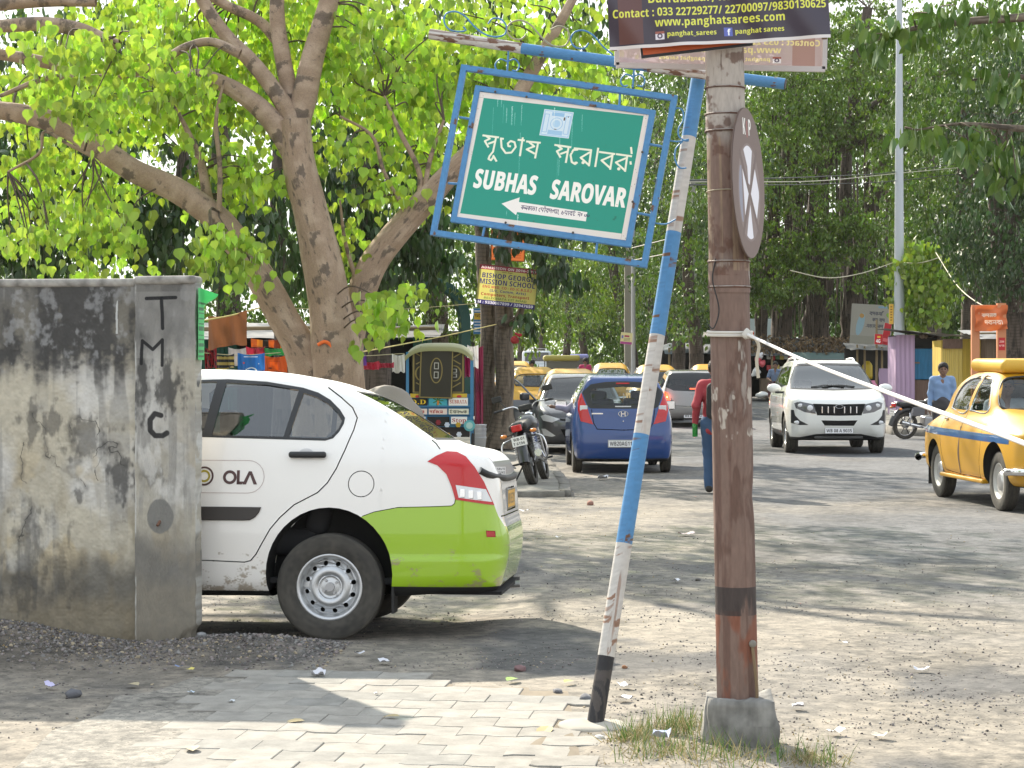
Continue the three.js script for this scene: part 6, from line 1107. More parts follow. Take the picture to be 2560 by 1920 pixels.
  const cl = [e(200, 230, 240, 130, 21.4, 1.0, 34), e(110, 130, 130, 60, 18.8, 0.5, 8), e(210, 255, 60, 70, 19, 0.4, 8), e(120, 430, 150, 80, 21, 0.7, 18), e(420, 60, 260, 90, 21.2, 0.9, 44), e(300, 120, 120, 60, 19, 0.4, 9), e(470, 250, 170, 80, 21, 0.8, 30, 16), e(400, 210, 110, 60, 19.1, 0.3, 12, 16), e(620, 420, 130, 90, 20.3, 0.8, 12), e(180, 570, 170, 70, 19.4, 0.8, 26, 16), e(560, 610, 110, 60, 19.2, 0.5, 15, 16), e(650, 120, 220, 130, 21.3, 1.0, 40), e(940, 140, 200, 150, 20.8, 1.3, 50), e(900, 350, 130, 110, 20.6, 0.8, 16), e(1150, 120, 200, 120, 21, 1.2, 42), e(1330, 130, 170, 130, 21.4, 1.2, 32), e(1060, 330, 130, 90, 21, 0.8, 16), e(1000, 480, 150, 70, 20.4, 0.6, 10), e(1450, 250, 150, 110, 22, 1, 18), e(880, 600, 60, 80, 20.2, 0.4, 4), e(985, 780, 90, 75, 19.0, 0.3, 13, 15, 0.26), e(770, 20, 200, 60, 21, 0.8, 24), e(300, 720 - 60, 200, 30, 21, 0.5, 5), e(520, 440, 180, 70, 20.3, 0.8, 14),
    e(250, 180, 380, 190, 24, 1, 62, 18, 0.36), e(760, 170, 330, 190, 24.5, 1, 58, 18, 0.36), e(1230, 190, 320, 210, 25, 1, 56, 18, 0.36), e(160, 450, 220, 120, 23.5, 0.8, 26, 18, 0.34),
    // crown above the frame, spread towards the road
    [-0.6, 7.0, 22.5, 2.6, 1.4, 3.0, 40, 15, 0.45], [0.9, 6.6, 25, 1.6, 1.2, 2.6, 24, 15, 0.45], [-2.6, 6.4, 24, 1.3, 1.0, 2.2, 12, 15, 0.4], [2.0, 7.4, 23.5, 1.6, 1.0, 2.2, 18, 15, 0.4]];
  foliage(T, cl, { leaf: 'heart', size: 0.112, mats: [leafMat([0.33, 0.53, 0.045], 0.58, 0.7), leafMat([0.45, 0.62, 0.075], 0.58, 0.7), leafMat([0.39, 0.57, 0.055], 0.58, 0.7)], hang: 0.75, singles: 300, twigsFrom: pts, twigR: 0.0055, tone: [0.6, 1.3] });
}
// ---- other trees; small helper for ones whose wood hardly shows
function simpleTree(name, label, x, d, trunk, clumps, opt, group, bark = M_barkDark) {
  const T = thing(name, label, 'tree', [x, groundY(x, d), -d], 0, group), pts = [];
  wood(T, trunk, bark, 'limb', pts, 5, 10, 0.12);
  foliage(T, clumps, { twigsFrom: opt.noTwigs ? null : pts, ...opt });
  return T;
}
const E = (px, py, rx, ry, d, rd, n, m = 14, cr = 0.3) => { const p = at(px, py, d); return [p.x, p.y, d, rx * d / FOC, ry * d / FOC, rd, n, m, cr]; };
const trunkUp = (px, d, top, r, lean = 0) => { const g = at(px, HOR, d); g.y = groundY(g.x, d) - 0.1; const t = at(px + lean, top, d); return { name: 'trunk', pts: [g, g.clone().lerp(t, 0.35).add(V(r * 0.4, 0, 0)), g.clone().lerp(t, 0.7).add(V(-r * 0.3, 0, 0)), t], radii: [r * 1.25, r, r * 0.85, r * 0.6] }; };
const darkLeaf = [leafMat([0.03, 0.075, 0.015], 0.4, 0.45), leafMat([0.045, 0.1, 0.018], 0.4, 0.45), leafMat([0.04, 0.09, 0.018], 0.42, 0.5)];
const midLeaf = [leafMat([0.085, 0.165, 0.012], 0.52, 0.6), leafMat([0.115, 0.2, 0.014], 0.52, 0.6), leafMat([0.1, 0.185, 0.013], 0.52, 0.6)];
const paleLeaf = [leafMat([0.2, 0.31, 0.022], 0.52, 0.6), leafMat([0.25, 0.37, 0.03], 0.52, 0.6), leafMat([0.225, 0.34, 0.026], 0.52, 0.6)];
{
  seed(31);
  // dark broad-leaved bushes and trees behind the wall
  simpleTree('mango_tree', 'dark broad-leaved tree rising behind the stained wall', -6.6, 29, [trunkUp(120, 29, 420, 0.2), trunkUp(420, 29.5, 380, 0.14, 40)], [E(120, 480, 260, 200, 28.5, 1.2, 130, 16, 0.42), E(480, 560, 220, 160, 28.5, 1, 100, 16, 0.42), E(250, 200, 340, 220, 30, 1.6, 100, 14, 0.5)], { leaf: 'oval', size: 0.2, mats: darkLeaf, hang: 0.45, singles: 300 });
  simpleTree('mango_tree', 'dark drooping tree standing behind the peepal stems', -1.6, 33, [trunkUp(930, 33, 300, 0.22), trunkUp(700, 34, 300, 0.16)], [E(700, 560, 190, 160, 32, 1.2, 80, 16, 0.45), E(960, 470, 220, 170, 33, 1.4, 110, 16, 0.45), E(1000, 640, 160, 80, 32.5, 1, 45, 16, 0.4), E(880, 180, 330, 220, 34, 1.5, 100, 14, 0.5)], { leaf: 'oval', size: 0.2, mats: darkLeaf, hang: 0.6 });
  for (const [px, d, w, l] of [[-200, 46, 420, 'tall pale green tree far behind the wall'], [560, 48, 520, 'tall bushy tree behind the peepal crown'], [1080, 52, 420, 'tall bushy tree behind the hanging name board']]) simpleTree('street_tree', l, (px - 1280) * d / FOC, d, [trunkUp(px, d, 200, 0.3)], [E(px, 260, w, 330, d, 3, 300, 24, 0.6), E(px, 720, w, 190, d, 3, 330, 24, 0.6)], { leaf: 'simple', size: 0.17, mats: midLeaf, hang: 0.2, noTwigs: true }, 'trees beyond the left footpath');
  // the twin-stemmed roadside tree carrying the school sign
  const T = thing('twin_tree', 'twin-stemmed grey roadside tree with the school sign nailed to it', 'tree', [-0.3, 0.12, -36.5]), pts = [];
  wood(T, [{ name: 'trunk', ...br([[1228, 1122], [1222, 1050], [1215, 950], [1222, 850], [1220, 760], [1210, 660], [1205, 590], [1190, 470], [1170, 350]], 36.6, [0.3, 0.2, 0.17, 0.16, 0.15, 0.14, 0.13, 0.11, 0.08]) }, { name: 'trunk', ...br([[1252, 1120], [1256, 1040], [1262, 950], [1258, 850], [1262, 790], [1256, 700], [1262, 600], [1290, 520], [1330, 440], [1400, 330]], 36.3, [0.34, 0.2, 0.18, 0.17, 0.165, 0.15, 0.13, 0.11, 0.09, 0.06]) }, { name: 'limb', ...br([[1268, 810], [1290, 800], [1305, 770], [1315, 720]], 36.2, [0.1, 0.08, 0.06, 0.03]) }, { name: 'limb', ...br([[1262, 600], [1240, 540], [1225, 450], [1240, 330]], 36.4, [0.09, 0.08, 0.06, 0.04]) }, { name: 'knot', ...br([[1246, 800], [1256, 806], [1264, 812]], 36.1, [0.1, 0.14, 0.1]) }], M_barkGrey, 'limb', pts, 6, 12, 0.12);
  const cl = [E(1330, 560, 110, 90, 36, 1, 40), E(1400, 690, 60, 60, 35.5, 0.8, 12), E(1230, 420, 140, 120, 37, 1.5, 50), E(1450, 480, 130, 110, 37, 1.5, 46), E(1360, 320, 200, 150, 37.5, 2, 70), E(1315, 800, 40, 24, 35.8, 0.4, 3), [0.6, 9.5, 37, 3.2, 2.2, 3, 160, 16, 0.6]].map((c) => c);
  foliage(T, cl, { leaf: 'oval', size: 0.2, mats: darkLeaf, hang: 0.7, singles: 120, twigsFrom: pts });
  // trees lining the street, going back
  seed(41);
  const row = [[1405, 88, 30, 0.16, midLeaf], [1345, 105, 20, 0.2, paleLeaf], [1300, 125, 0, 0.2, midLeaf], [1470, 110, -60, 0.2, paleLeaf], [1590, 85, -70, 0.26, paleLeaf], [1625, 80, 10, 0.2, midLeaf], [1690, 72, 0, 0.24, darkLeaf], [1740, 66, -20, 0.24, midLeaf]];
  const lab = ['slim dark trunk leaning over the far traffic', 'pale tree closing the view above the far jeep', 'farthest hazy tree beyond the taxi queue', 'pale leafy tree beyond the auto rickshaw', 'leaning tree with pale sunlit leaves over the taxis', 'straight trunk beside the leaning tree over the taxis', 'dark trunk behind the banded pole', 'bushy tree behind the rusty post'];
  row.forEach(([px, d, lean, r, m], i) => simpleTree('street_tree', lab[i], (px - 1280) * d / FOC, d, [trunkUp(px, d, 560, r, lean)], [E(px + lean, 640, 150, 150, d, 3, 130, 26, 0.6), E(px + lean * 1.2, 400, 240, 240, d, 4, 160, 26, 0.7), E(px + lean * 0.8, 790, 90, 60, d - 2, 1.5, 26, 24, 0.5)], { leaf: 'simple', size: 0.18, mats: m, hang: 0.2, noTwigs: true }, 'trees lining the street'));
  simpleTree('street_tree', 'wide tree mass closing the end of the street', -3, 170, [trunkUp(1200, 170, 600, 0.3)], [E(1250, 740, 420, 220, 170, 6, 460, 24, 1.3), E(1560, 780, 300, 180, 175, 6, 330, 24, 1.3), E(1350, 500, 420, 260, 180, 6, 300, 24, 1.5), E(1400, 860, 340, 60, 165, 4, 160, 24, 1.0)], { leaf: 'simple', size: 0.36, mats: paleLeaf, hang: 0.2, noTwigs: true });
  // banyan with its curtain of hanging roots
  seed(51);
  const B = thing('banyan_tree', 'huge banyan with dark hanging roots behind the stalls', 'tree', [13.5, groundY(13, 86), -86]), bp = [];
  const stems = [br([[1960, 960], [1955, 800], [1985, 600], [1975, 420], [1985, 240], [1990, 60]], 86, [0.5, 0.45, 0.42, 0.4, 0.35, 0.3]), br([[2050, 960], [2040, 800], [2060, 640], [2045, 500], [2075, 380], [2130, 300], [2140, 180], [2170, 20]], 86.5, [0.7, 0.55, 0.5, 0.45, 0.35, 0.3, 0.28, 0.2]), br([[2140, 960], [2130, 800], [2150, 650], [2190, 500], [2200, 380], [2180, 280]], 86, [0.6, 0.5, 0.45, 0.4, 0.3, 0.25]), br([[1900, 930], [1905, 780], [1925, 640], [1930, 560]], 85, [0.3, 0.25, 0.22, 0.2]), br([[2130, 300], [2210, 250], [2300, 200], [2420, 170]], 86, [0.25, 0.2, 0.16, 0.1]), br([[1990, 430], [2060, 390], [2150, 350], [2210, 300]], 85, [0.16, 0.2, 0.2, 0.15])];
  wood(B, stems.map((b, i) => ({ ...b, name: i < 4 ? 'trunk' : 'limb' })), M_barkDark, 'limb', bp, 6, 14, 0.2);
  for (let i = 0; i < 110; i++) { const px = RR(1880, 2230), top = RR(260, 640), bot = RR(top + 160, 880), d = RR(83.5, 87), a = at(px, top, d), b = at(px + RN() * 8, bot, d); const g = limb([a, a.clone().lerp(b, 0.65).add(V(RN() * 0.06, 0, 0)), b], [RR(0.02, 0.06), RR(0.012, 0.045)], 4, 5); g.translate(-B.position.x, -B.position.y, -B.position.z); mesh('hanging_root', g, M_barkDark, B); }
  const bc = [E(1950, 330, 160, 180, 83.0, 2, 187, 24, 0.72), E(2090, 190, 180, 170, 84.0, 2, 212, 24, 0.72), E(2020, 560, 170, 120, 82.5, 1, 100, 24, 0.65), E(1930, 690, 100, 90, 82.0, 0.8, 62, 24, 0.6), E(2120, 640, 140, 120, 82.5, 1, 75, 24, 0.65), E(1820, 480, 110, 220, 83.0, 2, 137, 24, 0.72), E(1830, 740, 60, 60, 82.0, 1, 27, 24, 0.6), E(2250, 420, 120, 220, 85.0, 2, 137, 24, 0.72), E(2060, 60, 320, 150, 88.0, 2, 187, 24, 0.6)];
  for (const c of bc) { c[7] = 34; c[8] *= 0.72; }
  foliage(B, bc, { leaf: 'simple', size: 0.21, mats: [0, 1, 2].map((i) => leafMat([[0.12, 0.21, 0.015], [0.16, 0.26, 0.018], [0.14, 0.235, 0.016]][i], 0.54, 0.6)), hang: 0.2, twigsFrom: bp, twigR: 0.012, tone: [0.65, 1.5] });
  // trees and bushes behind the right-hand stalls
  simpleTree('street_tree', 'tall green tree behind the galvanised lamp post', 15.5, 68, [trunkUp(2420, 68, 260, 0.35)], [E(2420, 380, 260, 330, 68, 3, 430, 24, 0.6), E(2480, 150, 260, 200, 70, 3, 180, 24, 0.6), E(2330, 650, 120, 120, 66, 1.5, 110, 24, 0.5)], { leaf: 'simple', size: 0.22, mats: midLeaf, hang: 0.25, noTwigs: true });
  simpleTree('street_tree', 'glossy dark tree leaning over the far end of the stalls', 13.5, 48, [trunkUp(2545, 48, 300, 0.4, -40), { name: 'limb', ...br([[2540, 560], [2500, 480], [2440, 430]], 48, [0.2, 0.15, 0.08]) }], [E(2520, 560, 170, 190, 47, 2, 260, 20, 0.42), E(2580, 300, 200, 220, 47, 2, 170, 20, 0.45)], { leaf: 'oval', size: 0.15, mats: darkLeaf, hang: 0.4 });
  simpleTree('creeper_bush', 'round pale green creeper bush beside the lamp post', 13.2, 63, [trunkUp(2320, 63, 800, 0.08)], [E(2310, 720, 70, 110, 62, 1, 90, 16, 0.45), E(2285, 640, 50, 60, 62, 1, 30, 16, 0.45)], { leaf: 'heart', size: 0.2, mats: paleLeaf, hang: 0.6, noTwigs: true }).userData.category = 'bush';
  for (const [px, d, l] of [[1840, 84, 'pale tree filling the gap beside the rusty post'], [2120, 88, 'tall tree mass behind the banyan'], [2500, 90, 'tall tree mass behind the orange banner frame'], [1650, 100, 'tall tree mass behind the banded pole'], [2330, 104, 'tall tree mass showing above the lamp post']]) simpleTree('street_tree', l, (px - 1280) * d / FOC, d, [trunkUp(px, d, 300, 0.35)], [E(px, 330, 300, 330, d + 20, 4, 420, 26, 0.9), E(px, 740, 300, 200, d + 20, 3, 520, 26, 0.8)], { leaf: 'simple', size: 0.36, mats: midLeaf, hang: 0.2, noTwigs: true }, 'trees beyond the right footpath');
  // big-leaved branches reaching in from a tree off to the right
  seed(61);
  const Rt = thing('almond_tree', 'branches of big drooping dark leaves reaching in over the lamp post', 'tree', [7.2, 0, -15.5]), rp = [];
  wood(Rt, [{ name: 'trunk', pts: [V(7.2, 0, -15.5), V(7.1, 2, -15.6), V(6.9, 4.5, -15.5), V(6.4, 7, -15.5)], radii: [0.28, 0.2, 0.17, 0.1] }, { name: 'limb', pts: [V(7.0, 4.0, -15.5), V(5.6, 4.3, -15.3), V(4.2, 4.25, -15.1), at(2290, 70, 15), at(2160, 110, 15)], radii: [0.08, 0.06, 0.04, 0.02, 0.008] }, { name: 'limb', pts: [V(7.0, 3.0, -15.5), V(5.2, 3.3, -15), at(2520, 320, 14.8), at(2400, 310, 14.7), at(2290, 325, 14.6)], radii: [0.06, 0.045, 0.025, 0.012, 0.006] }, { name: 'limb', pts: [V(6.9, 3.6, -15.4), V(5.0, 3.5, -15), at(2540, 190, 15), at(2430, 200, 15)], radii: [0.06, 0.04, 0.02, 0.008] }], M_barkGrey, 'limb', rp);
  const rl = [leafMat([0.09, 0.18, 0.03], 0.45, 0.4), leafMat([0.15, 0.25, 0.04], 0.48, 0.4), leafMat([0.12, 0.21, 0.035], 0.46, 0.42)];
  foliage(Rt, [E(2200, 85, 60, 35, 15, 0.4, 6, 9, 0.16), E(2330, 50, 90, 40, 15, 0.5, 9, 10, 0.18), E(2470, 50, 110, 50, 15, 0.6, 10, 10, 0.18), E(2490, 190, 90, 45, 15, 0.5, 7, 10, 0.18), E(2300, 325, 55, 18, 14.6, 0.3, 4, 8, 0.14), E(2430, 350, 110, 35, 14.7, 0.4, 9, 9, 0.16), E(2530, 420, 60, 40, 14.7, 0.4, 5, 9, 0.16), [5.6, 4.8, 15.5, 1.6, 0.9, 1.2, 40, 12, 0.3]], { leaf: 'oval', size: 0.14, mats: rl, hang: 0.5, singles: 300, twigsFrom: rp, twigR: 0.004 });
}
// ------------------------------------------------------------------ raised footways with kerbs
const slabT = concTex(171, 0.16, 0.29);
function platform(name, pts, h, kerbPts, parent) {        // pts: [x, d]
  const g = plate(pts.map(([x, d]) => [x, d]), h, 0.012); setUV(g, (x, y) => [x / 2.3, y / 2.3]); g.rotateX(-Math.PI / 2).translate(0, h / 2, 0);
  const p = g.attributes.position; for (let i = 0; i < p.count; i++) { const d = -p.getZ(i); p.setY(i, p.getY(i) + groundY(0, Math.max(45, d)) - (p.getY(i) < 0.02 ? 0.05 : 0)); }
  g.computeVertexNormals();
  const S = thing(name, null, null); S.userData.kind = 'structure'; mesh('paving', g, mat([0.98, 0.96, 0.92], { map: slabT, roughness: 1 }), S);
  const km = mat([1, 0.98, 0.95], { map: concTex(181, 0.12, 0.24), roughness: 1 });
  seed(name.length * 7);
  for (let i = 0; i + 1 < kerbPts.length; i++) { const [x0, d0] = kerbPts[i], [x1, d1] = kerbPts[i + 1], L = Math.hypot(x1 - x0, d1 - d0), n = Math.max(1, Math.round(L / 0.9)); for (let k = 0; k < n; k++) { const t = (k + 0.5) / n, x = lerp(x0, x1, t), d = lerp(d0, d1, t); const b = jitter(new THREE.BoxGeometry(L / n - 0.02, h + 0.08, 0.14, 4, 2, 2), 0.008, 7, k + i * 9); setUV(b, (a, c, e) => [a, c + e]); const m = mesh('kerb_stone', b, km, S); m.position.set(x, groundY(x, d) + h / 2 - 0.03 + RN() * 0.01, -d); m.rotation.y = Math.atan2(d1 - d0, x1 - x0) + RN() * 0.02; } }
  return S;
}
platform('left_footway', [[-14, 24.6], [0.62, 24.7], [0.66, 27], [0.5, 35], [0.3, 45], [-0.4, 70], [-14, 70]], 0.06, [[-3, 24.6], [0.66, 24.72], [0.7, 27], [0.54, 35], [0.34, 45]]);
platform('right_footway', [[9.05, 47.2], [9.7, 46.2], [14, 44.8], [30, 42], [30, 110], [11.5, 110], [10.2, 80]], 0.15, [[10.25, 80], [9.05, 47.3], [9.7, 46.2], [14, 44.8], [20, 43.6]]);

// ------------------------------------------------------------------ left side: huts, washing, rickshaw
const woodM = (c, s) => mat([1, 1, 1], { map: tex(128, 256, (u, v) => { const n = fbm(u * 14, v * 2.5, 4, 14, s), k = 0.65 + 0.7 * n; return c.map((x) => x * k); }), roughness: 0.95 });
const M_green = woodM([0.03, 0.10, 0.075], 5), M_teal = woodM([0.045, 0.14, 0.12], 6), M_plank = woodM([0.16, 0.12, 0.085], 7), M_tin = woodM([0.22, 0.22, 0.22], 8), M_tarp = mat([0.05, 0.055, 0.06], { roughness: 0.8 }), M_bam = woodM([0.25, 0.19, 0.11], 9);
function sheetG(w, d, nx, ny, amp, sd) { const g = new THREE.PlaneGeometry(w, d, nx, ny).rotateX(-Math.PI / 2), p = g.attributes.position; for (let i = 0; i < p.count; i++) p.setY(i, amp * (fbm(p.getX(i) * 1.6 + sd, p.getZ(i) * 1.6, 3, 0, sd) - 0.5) * 2); g.computeVertexNormals(); return g; }
function hut(label, x, d, w, h, dep, wallM, roofM, tilt = 0.12, door = 1) {
  const y = groundY(x, d) + 0.1, H = thing('hut', label, 'hut', [x, y, -d]);
  const n = Math.round(w / 0.24);
  for (let i = 0; i < n; i++) { const pw = w / n; if (door && i >= Math.floor(n * 0.55) && i < Math.floor(n * 0.55) + 3) continue; mesh('plank', box(pw - 0.012, h - RR(0, 0.06), 0.025, -w / 2 + (i + 0.5) * pw, h / 2, dep / 2 + RN() * 0.006), wallM, H); }
  if (door) mesh('door_opening', box(w / n * 3, h - 0.1, 0.02, -w / 2 + (Math.floor(n * 0.55) + 1.5) * w / n, h / 2, dep / 2 - 0.3), M_liner, H);
  for (const s of [-1, 1]) mesh('side_wall', box(0.04, h, dep, s * w / 2, h / 2, 0), wallM, H); mesh('back_wall', box(w, h, 0.04, 0, h / 2, -dep / 2), wallM, H);
  mesh('roof_sheet', sheetG(w + 0.5, dep + 0.7, 16, 10, 0.05, x * 3 + 7).rotateX(tilt).translate(0, h + 0.1, 0.1), roofM, H);
  for (let i = 0; i < 3; i++) mesh('roof_pole', rod([-w / 2 - 0.2, h + 0.12 - i * 0.02, dep / 2 - i * dep / 2.2], [w / 2 + 0.2, h + 0.15, dep / 2 - i * dep / 2.2], 0.025), M_bam, H);
  return H;
}
{
  seed(71);
  hut('dark green plank hut behind the brown hanging cloth', -5.2, 38, 2.6, 2.1, 2, M_green, M_tin);
  hut('green hut with an open doorway behind the peepal trunk', -3.2, 40, 2.2, 2.0, 2, M_teal, M_tarp);
  hut('green-boarded shelter between the peepal trunk and the rickshaw', -2.35, 36, 1.7, 2.05, 1.8, M_green, M_tarp, 0.1);
  hut('low plank hut far left behind the wall', -8.2, 37, 2.8, 2.2, 2, M_plank, M_tin);
  // rail wall and arch of the park gate
  const A = thing('gate_arch', 'dark green arched gateway over the footway behind the rickshaw', 'arch', [-2.0, groundY(0, 50) + 0.1, -50]);
  const am = mat([0.012, 0.065, 0.055], { roughness: 0.6 });
  const arc = []; for (let i = 0; i <= 20; i++) { const a = Math.PI * i / 20; arc.push([Math.cos(a) * 0.95, 2.55 + Math.sin(a) * 1.15]); } const inn = []; for (let i = 20; i >= 0; i--) { const a = Math.PI * i / 20; inn.push([Math.cos(a) * 0.72, 2.55 + Math.sin(a) * 0.9]); }
  mesh('arch_ring', plate([...arc, ...inn], 0.35, 0.01), am, A); for (const s of [-1, 1]) mesh('pillar', box(0.23, 2.55, 0.35, s * 0.835, 1.275, 0), am, A);
  A.rotation.y = 0.25;
  const bw = thing('park_wall', 'long dull park wall far behind the huts', 'wall', [-8, 0.3, -54]); mesh('wall_face', box(14, 2.2, 0.2, 0, 1.1, 0), mat([1, 1, 1], { map: concTex(191, 0.06, 0.14), roughness: 1 }), bw); mesh('coping', box(14.1, 0.1, 0.3, 0, 2.25, 0), mat([0.2, 0.18, 0.16]), bw);
  // washing lines and washing
  const line = (label, pts, col = [0.5, 0.42, 0.15], r = 0.009) => tag(mesh('washing_line', tube(pts, r, 40, 5), mat(col, { roughness: 0.9 })), label, 'rope');
  line('yellow washing line from the wall to the peepal stem', [at(500, 803, 22), at(580, 788, 23), at(665, 765, 24.5)]);
  line('slack washing line from the peepal stem to the twin tree', [at(872, 886, 24), at(1010, 860, 28), at(1120, 838, 32), at(1246, 810, 36.2)]);
  line('thin upper washing line from peepal to twin tree', [at(700, 770, 26), at(950, 775, 30), at(1215, 757, 36.4)], [0.35, 0.3, 0.15], 0.006);
  line('low washing line behind the cab roof', [at(505, 882, 26), at(600, 888, 27), at(760, 880, 28.5), at(880, 890, 29.2), at(1010, 884, 30)], [0.4, 0.35, 0.2], 0.006);
  const cloth = (label, name, px0, px1, py0, py1, d, col, o = {}) => {
    const a = at(px0, py0, d), b = at(px1, py1, d), w = b.x - a.x, h = a.y - b.y, g = new THREE.PlaneGeometry(w, h, 14, 14), p = g.attributes.position, s = px0;
    for (let i = 0; i < p.count; i++) { const u = p.getX(i) / w, v = p.getY(i) / h; p.setZ(i, 0.03 * Math.sin(u * 11 + s) * (0.3 + (0.5 - v)) + 0.025 * Math.sin(u * 23 + s * 2 + v * 3)); p.setY(i, p.getY(i) - (v > 0.4 ? 0.03 * Math.sin((u + 0.5) * Math.PI) * (o.sag ?? 1) : 0) + (v < -0.4 ? 0.04 * vn(u * 5 + s, 2, 0, 4) : 0) - u * (o.slope ?? 0)); }
    g.computeVertexNormals(); const m = mesh(name, g, mat(col, { roughness: 0.9, transmission: 0.3, thickness: 0, ...(o.map ? { map: o.map } : {}) })); m.position.set((a.x + b.x) / 2, (a.y + b.y) / 2, -d); return tag(m, label, 'laundry', 'washing on the lines');
  };
  const stripe = canvasTex(128, 128, (c) => { for (let i = 0; i < 6; i++) { c.fillStyle = i % 2 ? '#b8a25c' : '#2c2a33'; c.fillRect(0, i * 22, 128, 22); } });
  const towel = canvasTex(256, 256, (c) => { c.fillStyle = '#2c74c4'; c.fillRect(0, 0, 256, 256); c.strokeStyle = '#e8eef4'; c.lineWidth = 14; c.beginPath(); c.arc(130, 236, 44, 0, 7); c.stroke(); c.fillStyle = '#dc5050'; c.beginPath(); c.arc(60, 130, 12, 0, 7); c.fill(); c.fillStyle = '#dce6f4'; c.beginPath(); c.arc(200, 140, 7, 0, 7); c.fill(); c.fillRect(60, 46, 130, 10); });
  const orangeT = canvasTex(256, 256, (c) => { c.fillStyle = '#d85a18'; c.fillRect(0, 0, 256, 256); c.fillStyle = '#7a2a18'; c.fillRect(60, 170, 30, 22); c.fillRect(60, 80, 120, 5); });
  const red = canvasTex(64, 64, (c) => { c.fillStyle = '#8c1424'; c.fillRect(0, 0, 64, 64); c.fillStyle = '#2a0a12'; for (let i = 0; i < 30; i++) c.fillRect((i * 23) % 64, (i * 37) % 64, 6, 6); });
  const strp = canvasTex(128, 64, (c) => { ['#d8641a', '#e88a2a', '#2a2018', '#d8641a', '#7a3010', '#e08020'].forEach((k, i) => { c.fillStyle = k; c.fillRect(i * 22, 0, 22, 64); }); });
  cloth('long brown cloth hung over the yellow washing line', 'brown_cloth', 520, 617, 783, 872, 23.2, [0.22, 0.085, 0.035], { slope: -0.07 });
  cloth('dark red patterned cloth at the end of the low line', 'red_cloth', 512, 542, 868, 924, 26.2, [1, 1, 1], { map: red }); cloth('black and yellow striped cloth on the low line', 'striped_cloth', 538, 586, 884, 926, 26.5, [1, 1, 1], { map: stripe }); cloth('blue printed towel on the low line', 'blue_towel', 594, 662, 882, 932, 26.8, [1, 1, 1], { map: towel }); cloth('orange printed cloth beside the blue towel', 'orange_cloth', 658, 718, 888, 934, 27, [1, 1, 1], { map: orangeT });
  cloth('crimson cloth hung above the orange cloth', 'crimson_cloth', 615, 662, 866, 890, 28, [0.42, 0.02, 0.05]); cloth('green cloth hung above the orange cloth', 'green_cloth', 658, 710, 868, 892, 28, [0.02, 0.22, 0.05]); cloth('orange striped cloth on the hut front', 'striped_cloth', 628, 712, 846, 872, 31, [1, 1, 1], { map: strp }); cloth('grey cloth hanging behind the striped one', 'grey_cloth', 570, 618, 868, 920, 28.5, [0.35, 0.33, 0.34]);
  cloth('purple cloth on the line right of the peepal trunk', 'purple_cloth', 886, 916, 888, 918, 29, [0.14, 0.03, 0.3]); cloth('crimson cloth right of the purple one', 'crimson_cloth', 895, 948, 902, 928, 29.3, [0.4, 0.015, 0.04]); cloth('short crimson cloth beside the white shirt', 'crimson_cloth', 945, 985, 905, 922, 29.5, [0.4, 0.02, 0.05]); cloth('white vest on the line beside the rickshaw', 'white_vest', 980, 1012, 884, 935, 29.6, [0.7, 0.68, 0.63]); cloth('orange scrap below the purple cloth', 'orange_cloth', 884, 900, 916, 930, 29.2, [0.75, 0.2, 0.03]);
  cloth('white shirt hanging between rickshaw and twin tree', 'white_shirt', 1168, 1196, 862, 922, 32.5, [0.68, 0.66, 0.64]); cloth('maroon cloth draped against the twin tree', 'maroon_cloth', 1186, 1208, 864, 1075, 35.6, [0.2, 0.02, 0.06]); cloth('magenta cloth beside the rickshaw hood', 'magenta_cloth', 1162, 1178, 890, 945, 30.4, [0.55, 0.02, 0.16]);
  // tarpaulin heap
  const hp = jitter(new THREE.SphereGeometry(0.62, 24, 16), 0.16, 3.2, 8); hp.scale(1, 0.95, 0.8); tag(mesh('tarpaulin_heap', hp, mat([0.26, 0.23, 0.2], { roughness: 0.9 })), 'grey tarpaulin thrown over a heap behind the cab boot', 'tarpaulin').position.set(at(960, 1000, 27.5).x, 0.62, -27.5);
  // cycle rickshaw, its painted back to the camera
  const RK = thing('cycle_rickshaw', 'cycle rickshaw with painted blue back and patterned hood cloth on the footway', 'rickshaw', [at(1098, 900, 30).x, 0.11, -30]);
  const blueW = mat([0.05, 0.2, 0.38], { roughness: 0.6 }), k = 1 / 167, X = (px) => (px - 1098) * k, Y = (py) => EYE - 0.11 + (HOR - py) * k;
  const sb = (x0, x1, y0, y1, z, m, n, dep = 0.03, par = RK) => mesh(n, box((x1 - x0) * k, (y1 - y0) * k, dep, (X(x0) + X(x1)) / 2, (Y(y0) + Y(y1)) / 2, z), m, par);
  sb(1015, 1184, 985, 1068, -0.02, blueW, 'back_board', 0.03);
  for (const [a, b, c, d] of [[1015, 1022, 880, 1110], [1176, 1184, 900, 1110]]) sb(a, b, c, d, 0.0, blueW, 'hood_post', 0.05); for (const y of [1012, 1032, 1044]) sb(1018, 1182, y, y + 5, 0.012, blueW, 'cross_rail', 0.04);
  const sign = (x0, x1, y0, y1, bg, draw, n) => { const t = canvasTex(256, 128, (c, W, H) => { c.fillStyle = bg; c.fillRect(0, 0, W, H); draw(c, W, H); }); mesh(n, face((x1 - x0) * k, (y1 - y0) * k, (X(x0) + X(x1)) / 2, (Y(y0) + Y(y1)) / 2, 0.036), mat([1, 1, 1], { map: t, roughness: 0.6 }), RK); };
  const tx = (s, col, px = 90) => (c, W, H) => { c.fillStyle = col; c.font = 'bold ' + px + 'px serif'; const m = c.measureText(s).width; c.save(); c.translate(14, H * 0.5 + px * 0.35); c.scale((W - 28) / m, 1); c.fillText(s, 0, 0); c.restore(); };
